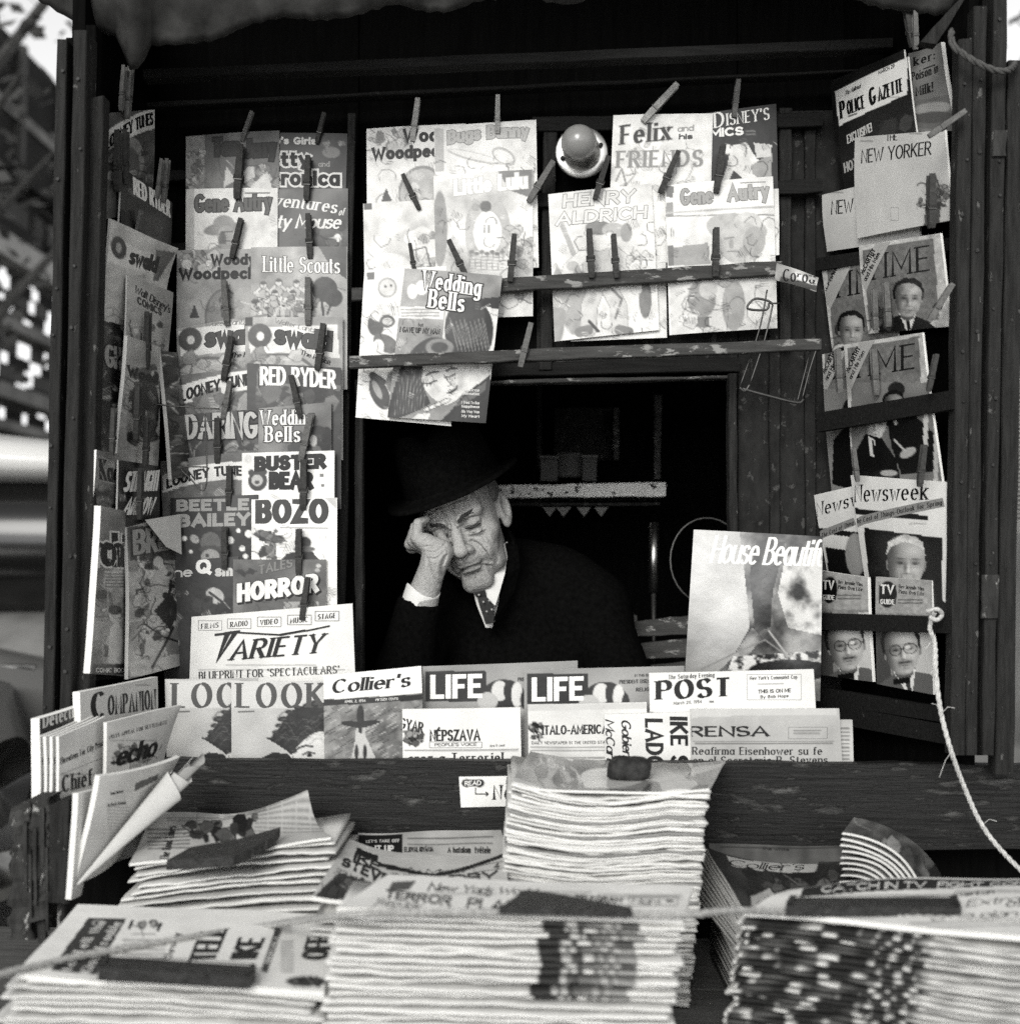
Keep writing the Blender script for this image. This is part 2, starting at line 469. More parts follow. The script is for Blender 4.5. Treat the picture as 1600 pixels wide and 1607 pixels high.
class Art:
    """printed art in photo-pixel coordinates over the quad q"""
    def __init__(s, q, cell=1.8, base=.8):
        q = np.array(q, float).reshape(4, 2)
        s.q = q
        w = max(np.linalg.norm(q[1] - q[0]), np.linalg.norm(q[2] - q[3])); h = max(np.linalg.norm(q[3] - q[0]), np.linalg.norm(q[2] - q[1]))
        s.nx = int(max(6, min(220, w / cell))); s.ny = int(max(6, min(260, h / cell)))
        u, v = np.meshgrid(np.linspace(0, 1, s.nx + 1), np.linspace(0, 1, s.ny + 1))
        s.u, s.v = u, v
        P = (q[0][None, None] * ((1 - u) * (1 - v))[..., None] + q[1] * (u * (1 - v))[..., None] + q[2] * (u * v)[..., None] + q[3] * ((1 - u) * v)[..., None])
        s.X, s.Y = P[..., 0], P[..., 1]
        s.a = np.full(u.shape, float(base))
        s.soft = cell * .6
        s.ink = []      # (px points Nx2, faces, gray, layer)
        s.layer = 0
    def f(s, g): s.a[:] = g; return s
    def mix(s, m, g): s.a = s.a * (1 - m) + g * m; return s
    def p(s, pts, g, al=1):
        pts = np.array(pts, float).reshape(-1, 2); ins = np.zeros(s.X.shape, bool)
        j = len(pts) - 1
        for i in range(len(pts)):
            xi, yi = pts[i]; xj, yj = pts[j]
            with np.errstate(divide='ignore', invalid='ignore'):
                c = ((yi > s.Y) != (yj > s.Y)) & (s.X < (xj - xi) * (s.Y - yi) / (yj - yi + 1e-12) + xi)
            ins ^= c; j = i
        return s.mix(ins * al, g)
    def r(s, x0, y0, x1, y1, g): return s.p([x0, y0, x1, y0, x1, y1, x0, y1], g)
    def e(s, cx, cy, rx, ry, g, rot=0, soft=None, al=1, hol=0):
        c, n = math.cos(R(rot)), math.sin(R(rot))
        dx, dy = s.X - cx, s.Y - cy
        a, b = (dx * c + dy * n) / rx, (-dx * n + dy * c) / ry
        d = np.sqrt(a * a + b * b)
        sf = (soft if soft is not None else s.soft) / min(rx, ry)
        m = np.clip((1 - d) / sf + .5, 0, 1)
        if hol: m *= np.clip((d - hol) / sf + .5, 0, 1)
        return s.mix(m * al, g)
    def l(s, pts, w, g, al=1):
        pts = np.array(pts, float).reshape(-1, 2); d = np.full(s.X.shape, 1e9)
        for i in range(len(pts) - 1):
            a, b = pts[i], pts[i + 1]; ab = b - a
            t = np.clip(((s.X - a[0]) * ab[0] + (s.Y - a[1]) * ab[1]) / (ab @ ab + 1e-9), 0, 1)
            d = np.minimum(d, np.hypot(s.X - a[0] - t * ab[0], s.Y - a[1] - t * ab[1]))
        return s.mix(np.clip((w / 2 - d) / s.soft + .5, 0, 1) * al, g)
    def n(s, amp, scale, seed=1, octv=3):
        g = np.random.default_rng(seed); tot = np.zeros(s.X.shape); am = 1
        for o in range(octv):
            sc = scale / 2 ** o
            gx, gy = (s.X - s.X.min()) / sc, (s.Y - s.Y.min()) / sc
            t = g.random((int(gy.max()) + 3, int(gx.max()) + 3)) - .5
            ix, iy = gx.astype(int), gy.astype(int); fx, fy = gx - ix, gy - iy
            fx = fx * fx * (3 - 2 * fx); fy = fy * fy * (3 - 2 * fy)
            tot += am * (t[iy, ix] * (1 - fx) * (1 - fy) + t[iy, ix + 1] * fx * (1 - fy) + t[iy + 1, ix] * (1 - fx) * fy + t[iy + 1, ix + 1] * fx * fy)
            am *= .5
        s.a = np.clip(s.a * (1 + 2 * amp * tot), .015, .9); return s
    def t(s, x0, y0, x1, y1, pitch, g, seed=1, cols=1):
        """rows of small print"""
        q = random.Random(seed)
        n = max(1, int((y1 - y0) / pitch)); cw = (x1 - x0) / cols
        for c in range(cols):
            for i in range(n):
                y = y0 + (i + .5) * pitch; x = x0 + c * cw
                while x < x0 + (c + 1) * cw - 3:
                    w = min(q.uniform(3, 14), x0 + (c + 1) * cw - 3 - x)
                    s.l([x, y, x + w, y], pitch * .45, g, .8); x += w + 2
        return s
    def s_(s, seed, n, x0, y0, x1, y1, lo, hi, r0, r1, line=.3):
        """busy inked illustration: shaded patches with pen outlines and hatching"""
        q = random.Random(seed)
        for i in range(n):
            x, y = q.uniform(x0, x1), q.uniform(y0, y1); g = q.uniform(lo, hi)
            if q.random() < line:
                pts = [x, y]; a = q.uniform(0, 6.28)
                for k in range(4):
                    a += q.uniform(-.7, .7); pts += [pts[-2] + r1 * .7 * math.cos(a), pts[-1] + r1 * .7 * math.sin(a)]
                s.l(pts, q.uniform(.9, 2), lo * .6 if q.random() < .75 else hi, .9)
            else:
                m = q.randint(6, 9); r = q.uniform(r0, r1); st = q.uniform(.6, 1.7); ro = q.uniform(0, 3.14); pts = []
                for k in range(m):
                    a = 6.283 * k / m; rr = r * q.uniform(.6, 1.2)
                    dx, dy = rr * math.cos(a) * st, rr * math.sin(a); pts += [x + dx * math.cos(ro) - dy * math.sin(ro), y + dx * math.sin(ro) + dy * math.cos(ro)]
                s.p(pts, g)
                if r > 4: s.l(pts + pts[:2], 1.1, lo * .5, .75)
                if r > 6:
                    for k in range(4): s.l([x - r * .5 + k * r * .3, y + r * .5, x - r * .1 + k * r * .3, y - r * .2], .9, g * .5, .7)
        return s
    def detail(s, seed, dens=1.0, al=1.0):
        """pen hatching, small print and a border so that no page is blank"""
        q = random.Random(seed)
        x0, x1, y0, y1 = s.X.min(), s.X.max(), s.Y.min(), s.Y.max(); w, h = x1 - x0, y1 - y0
        for k in range(int(26 * dens)):
            x, y = q.uniform(x0, x1), q.uniform(y0 + h * .22, y1); a = q.uniform(0, 3.14); ln = q.uniform(5, 16); g = q.choice([.05, .08, .8, .3])
            ca, sa = math.cos(a), math.sin(a); c = q.uniform(-.06, .06)
            for m in range(q.randint(1, 6)):
                ox, oy = -sa * m * 3, ca * m * 3
                s.l([x + ox, y + oy, x + ox + ca * ln * .5 + c * 20, y + oy + sa * ln * .5, x + ox + ca * ln, y + oy + sa * ln], q.uniform(.8, 1.4), g, min(.9, q.uniform(.25, .6) * al))
        for k in range(int(7 * dens)):
            x, y = q.uniform(x0 + 8, x1 - 8), q.uniform(y0 + h * .25, y1 - 8); r = q.uniform(5, 14); pts = []
            a0 = q.uniform(0, 6.28)
            for m in range(7): pts += [x + r * math.cos(a0 + m * .6) * q.uniform(.8, 1.2), y + r * math.sin(a0 + m * .6) * q.uniform(.8, 1.2)]
            s.l(pts, q.uniform(1, 1.8), .07, min(.9, .55 * al))
        s.n(.09, 11, seed + 1, 3)
        return s
    def tex(s, pts, lo, hi, scale, seed=1, sharp=2.2):
        """mottled patch"""
        keep = s.a.copy(); s.a = np.full(s.X.shape, .3); s.n(1.0, scale, seed, 5)
        v = np.clip((s.a - .3) * sharp + .5, 0, 1); s.a = keep
        pts = np.array(pts, float).reshape(-1, 2); ins = np.zeros(s.X.shape, bool); j = len(pts) - 1
        for i in range(len(pts)):
            xi, yi = pts[i]; xj, yj = pts[j]
            ins ^= ((yi > s.Y) != (yj > s.Y)) & (s.X < (xj - xi) * (s.Y - yi) / (yj - yi + 1e-12) + xi); j = i
        s.a = np.where(ins, lo + (hi - lo) * v, s.a); return s
    def fig(s, x, y, h, skin=.55, cloth=.3, dark=.06, lean=0, seed=0):
        """little drawn person, feet at (x,y), height h px"""
        q = random.Random(seed)
        k = h / 10.
        hx = x + lean
        for (dx, lw) in ((-1.1, 1.5), (1.2, 1.5)):
            s.l([x + dx * .3 * k + lean * .3, y - 4.6 * k, x + dx * k * 1.2, y - 2.4 * k, x + dx * k * 1.3, y - .2 * k], lw * k + 2, dark)
            s.l([x + dx * .3 * k + lean * .3, y - 4.6 * k, x + dx * k * 1.2, y - 2.4 * k, x + dx * k * 1.3, y - .2 * k], lw * k, cloth * q.uniform(.6, 1.3))
            s.l([x + dx * 1.3 * k, y - .1 * k, x + dx * 2 * k, y + .1 * k], k, dark)
        s.e(x + lean * .6, y - 6 * k, 1.75 * k + 1, 2.2 * k + 1, dark); s.e(x + lean * .6, y - 6 * k, 1.75 * k, 2.2 * k, cloth)
        for dx in (-1, 1):
            a = q.uniform(-1.5, 2.2) * k
            s.l([x + lean * .7 + dx * 1.4 * k, y - 7.4 * k, x + lean * .7 + dx * 3 * k, y - 6 * k, x + lean * .7 + dx * 3.4 * k, y - 6 * k + a], 1.1 * k + 1.5, dark)
            s.l([x + lean * .7 + dx * 1.4 * k, y - 7.4 * k, x + lean * .7 + dx * 3 * k, y - 6 * k, x + lean * .7 + dx * 3.4 * k, y - 6 * k + a], 1.1 * k, skin)
        s.e(hx, y - 9 * k, 1.15 * k + 1, 1.4 * k + 1, dark); s.e(hx, y - 9 * k, 1.15 * k, 1.4 * k, skin)
        s.e(hx - .1 * k, y - 9.8 * k, 1.25 * k, .7 * k, dark)
        return s
    def head(s, x, y, r, skin=.5, hair=.05, rot=0, suit=None, shirt=.75, old=False, glasses=False, tash=False, turn=.10):
        """printed photograph of a head and shoulders: r = half height in px"""
        c, n = math.cos(R(rot)), math.sin(R(rot))
        T = lambda a, b: (x + r * (a * c - b * n), y + r * (a * n + b * c))
        PP = lambda L: sum(map(list, [T(*p) for p in L]), [])
        if suit is not None:
            s.p(PP([(-1.75, 2.8), (-1.45, 1.5), (-1.1, 1.2), (-.42, .9), (.5, .9), (1.1, 1.15), (1.5, 1.45), (1.85, 2.8)]), suit)
            s.p(PP([(-.38, .8), (.46, .8), (.12, 2.0)]), shirt); s.p(PP([(-.03, 1.08), (.15, 1.06), (.22, 1.9), (.08, 2.0)]), suit * .6)
            s.p(PP([(-.36, .5), (.42, .5), (.36, 1.0), (.06, 1.2), (-.3, 1.02)]), skin * .45)
            s.l(PP([(-.42, .95), (-.1, 1.9)]), 1.2, suit * .4 + .1, .7)
        dx, dy = s.X - x, s.Y - y; lx, ly = (dx * c + dy * n) / r, (-dx * n + dy * c) / r
        G_ = lambda cx, cy, sx, sy: np.exp(-((lx - cx) / sx) ** 2 - ((ly - cy) / sy) ** 2)
        def inside(L):
            ins = np.zeros(lx.shape, bool); k = len(L) - 1
            for i in range(len(L)):
                (xi, yi), (xj, yj) = L[i], L[k]
                ins ^= ((yi > ly) != (yj > ly)) & (lx < (xj - xi) * (ly - yi) / (yj - yi + 1e-12) + xi); k = i
            return ins
        ears = inside([(-.72, -.08), (-.62, -.1), (-.58, .3), (-.66, .28)]) | inside([(.7, -.1), (.79, -.12), (.74, .28), (.64, .3)])
        s.a = np.where(ears, skin * .7, s.a)
        if not old: s.a = np.where(inside([(-.7, .1), (-.78, -.4), (-.62, -.82), (-.2, -1.06), (.3, -1.08), (.66, -.86), (.8, -.4), (.74, .05)]), hair + .05 * G_(.25, -.8, .3, .15), s.a)
        face = inside([(-.62, -.3), (-.52, -.66), (-.1, -.8), (.3, -.8), (.62, -.58), (.7, -.2), (.68, .25), (.56, .62), (.3, .92), (.02, 1.0), (-.24, .92), (-.5, .6), (-.6, .2)]) if not old else inside([(-.66, -.2), (-.66, -.6), (-.45, -.95), (0, -1.08), (.42, -.98), (.68, -.6), (.72, -.1), (.68, .3), (.54, .66), (.25, .94), (-.05, 1.0), (-.3, .9), (-.54, .55), (-.62, .2)])
        t = turn
        v = skin * (1.08 - .78 / (1 + np.exp((lx + .30) / .11)) - .18 / (1 + np.exp((.62 - lx) / .06)))
        v = v * (1 + .30 * G_(.2 + t, -.45, .35, .2) + .28 * G_(.34 + t * .5, .22, .16, .18) + .2 * G_(-.22, .25, .14, .14) + .22 * G_(.06 + t, .88, .14, .08) + .35 * G_(.05 + t, .2, .045, .2) + .3 * G_(.03 + t, .3, .06, .05))
        for e in (-.26, .28): v = v * (1 - .5 * G_(e + t, -.03, .17, .09) - .55 * G_(e + t, -.17, .17, .035) - .6 * G_(e + t, .01, .09, .026) - .2 * G_(e + t, .14, .14, .03))
        v = v * (1 - .45 * G_(-.08 + t, .16, .06, .2) - .5 * G_(.0 + t, .385, .12, .03) - .25 * G_(-.2 + t, .5, .04, .14) - .22 * G_(.26 + t, .5, .04, .14) - .62 * G_(.0 + t, .62, .2, .028) - .3 * G_(.0 + t, .73, .14, .035) - .35 * G_(0, 1.0, .4, .1) - .2 * G_(-.1, .0, .05, .05))
        if tash: v = v * (1 - .85 * G_(-.1 + t, .5, .14, .055)) * (1 - .85 * G_(.13 + t, .5, .14, .055))
        if old: v = v * (1 - .15 * np.sin(ly * 40) ** 4 * G_(.05, -.4, .5, .2))
        s.a = np.where(face, np.clip(v, .02, .84), s.a)
        if glasses:
            for e in (-.27, .29): s.e(*T(e + t, .0), .25 * r, .22 * r, .05, rot, 1.0, .95, .87)
            s.l(PP([(-.06 + t, -.02), (.06 + t, -.02)]), 1.4, .05); s.l(PP([(.54 + t, -.04), (.74, -.08)]), 1.4, .05); s.e(*T(.22 + t, -.06), .1 * r, .07 * r, .75, rot)
        return s
    # lettering -----------------------------------------------------
    def w(s, txt, x0, y0, x1, y1, h, st='sans', g=.03, out=None, ow=.09, arc=0, up=None, sl=None, sh=None, na=8, wk=1):
        """txt on the base line (x0,y0)-(x1,y1), capitals h px tall"""
        wt, thin, ser, slant, tr = ST[st]
        wt *= wk
        slant = slant if sl is None else sl
        b = np.array([x1 - x0, y1 - y0], float); L = np.linalg.norm(b)
        if up is None:
            up = s.q[0] - s.q[3]
            up = up / np.linalg.norm(up)
        else: up = np.array(up, float)
        _, tot = glyph_run(txt, st, 1.0, 3)
        xs = 1.0
        for _i in range(4):
            _, tot = glyph_run(txt, st, xs, 3)
            xs *= (L / h - wt) / max(tot, .05)
            xs = max(.15, min(4, xs))
        run, tot = glyph_run(txt, st, xs, na)
        wt_ = wt * min(1.0, max(.5, xs ** .5))
        hb = wt_ * thin
        def emit(extra, gray, dx=0, dy=0):
            s.layer += 1
            pa = R(12 if ser else 0); pen = np.array([math.cos(pa), math.sin(pa)])
            V = []; F = []
            def strip(P, closed, W):
                n = len(P)
                d = np.diff(P, axis=0); d /= np.linalg.norm(d, axis=1)[:, None] + 1e-9
                if closed:
                    dm = np.vstack([d[-1:], d])
                    dp = np.vstack([d, d[:1]])
                else:
                    dm = np.vstack([d[:1], d]); dp = np.vstack([d, d[-1:]])
                t = dm + dp; t /= np.linalg.norm(t, axis=1)[:, None] + 1e-6
                nr = np.stack([-t[:, 1], t[:, 0]], 1)
                cosm = np.clip(np.abs((t * dm).sum(1)), .45, 1)
                hw = W / 2 / cosm
                o = len(V)
                for i in range(n):
                    V.append(P[i] + nr[i] * hw[i]); V.append(P[i] - nr[i] * hw[i])
                for i in range(n - 1):
                    F.append((o + 2 * i, o + 2 * i + 1, o + 2 * i + 3, o + 2 * i + 2))
            for P in run:
                Q = P.copy()
                Q[:, 1] = hb / 2 + Q[:, 1] * (1 - hb); Q[:, 0] += wt_ / 2
                closed = len(Q) > 4 and np.linalg.norm(Q[0] - Q[-1]) < 1e-3
                d = np.diff(Q, axis=0); ln = np.linalg.norm(d, axis=1)[:, None] + 1e-9; d = d / ln
                if not closed:
                    e0, e1 = d[0] * (hb / 2 + extra), d[-1] * (hb / 2 + extra)
                    if not ser or extra: pass
                    Q[0] -= e0; Q[-1] += e1
                    # keep diagonal ends inside the line
                dd = np.vstack([d[:1], d]); dq = np.vstack([d, d[-1:]]); t = dd + dq
                t /= np.linalg.norm(t, axis=1)[:, None] + 1e-6
                cr = np.abs(t[:, 0] * pen[1] - t[:, 1] * pen[0])
                W = np.maximum(wt_ * thin, wt_ * (thin + (1 - thin) * cr)) + 2 * extra
                strip(Q, closed, W)
                if ser and not closed:
                    for e, dr in ((P[0], d[0]), (P[-1], d[-1])):
                        if abs(dr[1]) > .7 and (abs(e[1]) < .02 or abs(e[1] - 1) < .02 or abs(e[1] - .66) < .02 or abs(e[1] + .3) < .02):
                            yy = hb / 2 + e[1] * (1 - hb); xx = e[0] + wt_ / 2
                            k = wt_ * .5 + .075 * min(1, xs)
                            o = len(V); th = max(.05, hb * .8) / 2 + extra
                            V.extend([np.array([xx - k - extra, yy - th]), np.array([xx + k + extra, yy - th]), np.array([xx + k + extra, yy + th]), np.array([xx - k - extra, yy + th])])
                            F.append((o, o + 1, o + 2, o + 3))
            if not V: return
            V = np.array(V)
            V[:, 0] += V[:, 1] * slant
            tt = V[:, 0] / max(tot + wt_, .01)
            yy = V[:, 1] + arc * (1 - (2 * tt - 1) ** 2)
            px = np.array([x0 + dx, y0 + dy]) + tt[:, None] * b + yy[:, None] * h * up
            s.ink.append((px, F, gray, s.layer))
        if sh is not None: emit(0 if out is None else ow, sh, h * .08, h * .08)
        if out is not None: emit(ow, out)
        emit(0, g)
        return s
    def bar(s, x0, y0, x1, y1, th, g=.03):
        s.layer += 1
        b = np.array([x1 - x0, y1 - y0], float); L = np.linalg.norm(b); n = np.array([-b[1], b[0]]) / L * th / 2
        k = 8
        V = []; F = []
        for i in range(k + 1):
            p = np.array([x0, y0]) + b * i / k; V += [p + n, p - n]
        for i in range(k): F.append((2 * i, 2 * i + 1, 2 * i + 3, 2 * i + 2))
        s.ink.append((np.array(V), F, g, s.layer)); return s
    def frame(s, x0, y0, x1, y1, th, g=.03):
        s.bar(x0, y0, x1, y0, th, g); s.bar(x0, y1, x1, y1, th, g); s.bar(x0, y0, x0, y1, th, g); s.bar(x1, y0, x1, y1, th, g); return s
    def uv(s, P):
        q = s.q; u = np.full(len(P), .5); v = np.full(len(P), .5)
        for _ in range(6):
            f = q[0] * ((1 - u) * (1 - v))[:, None] + q[1] * (u * (1 - v))[:, None] + q[2] * (u * v)[:, None] + q[3] * ((1 - u) * v)[:, None] - P
            du = (q[1] - q[0]) * (1 - v)[:, None] + (q[2] - q[3]) * v[:, None]
            dv = (q[3] - q[0]) * (1 - u)[:, None] + (q[2] - q[1]) * u[:, None]
            det = du[:, 0] * dv[:, 1] - du[:, 1] * dv[:, 0] + 1e-9
            u = u - (f[:, 0] * dv[:, 1] - f[:, 1] * dv[:, 0]) / det
            v = v - (du[:, 0] * f[:, 1] - du[:, 1] * f[:, 0]) / det
        return np.clip(u, .004, .996), np.clip(v, .004, .996)

def press(g):
    """ink darkness as printed: the mid greys of the press"""
    x = np.clip(np.asarray(g, float), .012, .86) / .86
    return .86 * (x ** 1.75 * (1 - x) + x ** 2.05)

class Sheet:
    """bent paper surface through four world corners TL,TR,BR,BL"""
    def __init__(s, C, bu=0, bv=0, seed=0, wave=.0008, curl=None):
        s.C = [np.array(c, float) for c in C]
        n = np.cross(s.C[1] - s.C[0], s.C[3] - s.C[0]); n /= np.linalg.norm(n)
        if np.dot(n, CAM - s.C[0]) < 0: n = -n
        s.n = n; s.bu, s.bv = bu, bv
        q = random.Random(seed); s.ph = [q.uniform(0, 6.28) for _ in range(4)]; s.wave = wave; s.curl = curl
    def __call__(s, u, v, off=0):
        C = s.C
        P = C[0] * ((1 - u) * (1 - v))[..., None] + C[1] * (u * (1 - v))[..., None] + C[2] * (u * v)[..., None] + C[3] * ((1 - u) * v)[..., None]
        d = s.bu * 4 * u * (1 - u) + s.bv * 4 * v * (1 - v) + s.wave * (np.sin(5 * u + s.ph[0]) * np.sin(4 * v + s.ph[1]) + np.sin(9 * u + 7 * v + s.ph[2]) * .5)
        if s.curl:
            for (cu, cv, rad, amt) in s.curl:
                dd = np.clip(1 - np.hypot(u - cu, v - cv) / rad, 0, 1); d = d + amt * dd * dd
        return P + s.n * (d + off)[..., None]

def grid_faces(nx, ny, flip=False):
    i = np.arange(nx * ny); x = i % nx; y = i // nx
    a = y * (nx + 1) + x
    F = np.stack([a, a + nx + 1, a + nx + 2, a + 1], 1)
    return F[:, ::-1].copy() if flip else F

def publish(art, sheet, name, label, cat, th=.003, mat='cover', group=None, edge=.72, parent=None, lname='lettering'):
    """page block (top level) > cover (printed sheet) > lettering"""
    u, v = np.meshgrid(np.linspace(0, 1, 13), np.linspace(0, 1, 15))
    top = sheet(u, v, 0.0).reshape(-1, 3); bot = sheet(u, v, -th).reshape(-1, 3)
    nx, ny = 12, 14
    nv = len(top)
    F = [tuple(f) for f in grid_faces(nx, ny)] + [tuple(int(i) + nv for i in f) for f in grid_faces(nx, ny, True)]
    ring = [i for i in range(nx + 1)] + [(j + 1) * (nx + 1) - 1 for j in range(1, ny + 1)] + [ny * (nx + 1) + i for i in range(nx - 1, -1, -1)] + [j * (nx + 1) for j in range(ny - 1, 0, -1)]
    # rounded page edges
    for k in range(len(ring)):
        a, b = ring[k], ring[(k + 1) % len(ring)]
        F.append((a, b, b + nv, a + nv))
    loc = sheet.C[3] * .5 + sheet.C[2] * .5
    V = np.vstack([top, bot])
    body = mesh(name, V, F, M['news'] if mat != 'pure' else M['cover'], parent, cols=np.full(len(V), edge), loc=loc)
    if label: tag(body, label, cat, group)
    P = sheet(art.u, art.v, .0004).reshape(-1, 3)
    F2 = grid_faces(art.nx, art.ny)
    # give the printed sheet its own thin lip so it reads as paper
    cov = mesh('cover' if cat != 'newspaper' else 'front_page', P, F2, M[mat], body, True, cols=press(art.a))
    if art.ink:
        LV, LF, LC = [], [], []
        o = 0
        for px, F_, g, lay in art.ink:
            uu, vv = art.uv(px)
            W = sheet(uu, vv, .0006 + .00006 * lay)
            # a tiny step per stroke keeps crossing strokes out of one plane
            k = np.zeros(len(px))
            for fi, fc in enumerate(F_):
                for i in fc: k[i] = fi
            W = W + sheet.n * (k * 2e-7)[:, None]
            LV.append(W); LF += [tuple(i + o for i in f) for f in F_]; LC.append(np.full(len(px), float(press(g)))); o += len(px)
        mesh(lname, np.vstack(LV), LF, M['ink'], cov, cols=np.concatenate(LC))
    return body

def cover(q, Y, label, art=None, cat='comic book', name='comic_book', th=.0028, mat='cover', group=None, bu=.002, bv=.0015, base=.8, edge=.72, curl=None, cell=1.8, wave=.0008, lean=0.0):
    """magazine facing the camera: q = TL,TR,BR,BL pixels; Y = depth of left and right edges"""
    yl, yr = (Y, Y) if not hasattr(Y, '__len__') else Y
    C = [at(q[0], q[1], yl + lean), at(q[2], q[3], yr + lean), at(q[4], q[5], yr), at(q[6], q[7], yl)]
    a = Art(q, cell, base)
    if art: art(a)
    sh = Sheet(C, bu, bv, int(q[0] * 7 + q[1]), wave, curl)
    return publish(a, sh, name, label, cat, th, mat, group, edge)
# ---------------------------------------------------------------- setting
mesh('pavement', [(-150, -150, 0), (150, -150, 0), (150, 250, 0), (-150, 250, 0)], [(0, 1, 2, 3)], M['pave'])
tag(bpy.data.objects['pavement'], kind='structure')

def gpiece(name, lo, hi, mat, parent):
    b = MB(); b.box(lo, hi); return b.build(name, mat, parent)

# elevated railway far left
el = empty('elevated_railway', (-5.6, 16, 0), 'dark elevated railway with pale girders seen blurred beyond the car roof', 'railway')
gpiece('girder', (-5.75, 6, 5.30), (-5.45, 48, 6.75), M['girderd'], el)
for k in range(30): gpiece('stiffener', (-5.45, 7 + k * 1.3, 5.32), (-5.38, 7.12 + k * 1.3, 6.74), M['facade'], el)
gpiece('girder', (-5.72, 5, 5.9), (-5.42, 48, 6.02), M['girderm'], el)
gpiece('girder', (-5.7, 5, 4.36), (-5.42, 48, 4.62), M['girder'], el)
gpiece('girder', (-5.72, 5, 3.62), (-5.44, 48, 3.74), M['girderm'], el)
gpiece('girder', (-5.72, 5, 2.86), (-5.44, 48, 3.02), M['girderm'], el)
gpiece('girder', (-5.72, 5, 2.52), (-5.44, 48, 2.62), M['girderm'], el)
q = random.Random(5)
for part_ in range(2):
    b = MB(); z = 1.3 if part_ == 0 else 1.38
    rows = []
    z = 1.3
    qq = random.Random(8)
    while z < 5.4:
        hh = qq.uniform(.10, .24); rows.append((z, hh)); z += hh
    for ri, (z, hh) in enumerate(rows):
        if ri % 2 != part_: continue
        y = 5.0 + q.uniform(0, .5)
        while y < 48:
            ln = q.uniform(.3, 1.1); b.box((-5.64, y, z), (-5.63, y + ln, z + hh + .004)); y += ln + (q.uniform(.14, .44) if q.random() < .9 else .01)
    b.build('hoarding_boards', M['girderd'] if part_ == 0 else M['facade'], el)
for yy in (9, 20, 31, 42):
    gpiece('column', (-5.9, yy, 0), (-5.35, yy + .4, 5.28), M['girderd'], el)
gpiece('track_deck', (-9, 6, 6.3), (-5.76, 48, 6.5), M['girderd'], el)

bl = empty('brick_building', (4.9, 8, 0), 'pale building wall beyond the right hand boards', 'building')
b = MB(); b.box((4.35, 6.5, 0), (9, 30, 3.2)); b.build('wall', M['girder'], bl)
b = MB(); b.box((4.25, 6.4, 3.203), (9.1, 30, 3.4)); b.build('cornice', M['facade'], bl)
for k in range(4):
    w = gpiece('window', (4.33, 8 + k * 4, 1.2), (4.347, 9.6 + k * 4, 2.7), M['glass'], bl)
    gpiece('sill', (4.24, 7.9 + k * 4, 1.1), (4.347, 9.7 + k * 4, 1.197), M['facade'], w)

def tree(loc, h, cr, label, seed, nl=5200):
    q = random.Random(seed)
    t = empty('street_tree', loc, label, 'tree')
    L_ = Vector(loc)
    b = MB(); tips = []
    b.tube([L_ + Vector((0, 0, 0)), L_ + Vector((.05, .02, h * .3)), L_ + Vector((-.03, .05, h * .62))], [.17, .13, .08], 9)
    for k in range(9):
        a = k * 2.4; z0 = h * (.3 + .035 * k)
        p0 = L_ + Vector((0, .02, z0)); r = cr * q.uniform(.55, .95)
        p2 = p0 + Vector((math.cos(a) * r, math.sin(a) * r, q.uniform(.15, .5) * h * .6))
        p1 = p0.lerp(p2, .5) + Vector((0, 0, .12))
        b.tube([p0, p1, p2], [.06, .04, .015], 6); tips += [p1, p2]
    b.build('trunk', M['bark'], t)
    V = []; F = []
    for i in range(nl):
        c = q.choice(tips) + Vector((q.gauss(0, .42), q.gauss(0, .42), q.gauss(0, .34)))
        a = Vector((q.uniform(-1, 1), q.uniform(-1, 1), q.uniform(-.6, .6))).normalized() * q.uniform(.05, .1)
        d = Vector((q.uniform(-1, 1), q.uniform(-1, 1), q.uniform(-1, 1))).normalized() * q.uniform(.03, .06)
        o = len(V); V += [c - a, c + d, c + a, c - d]; F.append((o, o + 1, o + 2, o + 3))
    mesh('crown', [tuple(v) for v in V], F, M['leaf'], t)
tree((3.65, 9.2, 0), 5.4, 1.0, 'small leafy street tree at the far right behind the boards', 5, 3600)

tree((-4.35, 10.2, 0), 7.4, 1.6, 'leafy street tree at the far left in front of the railway', 11, 900)
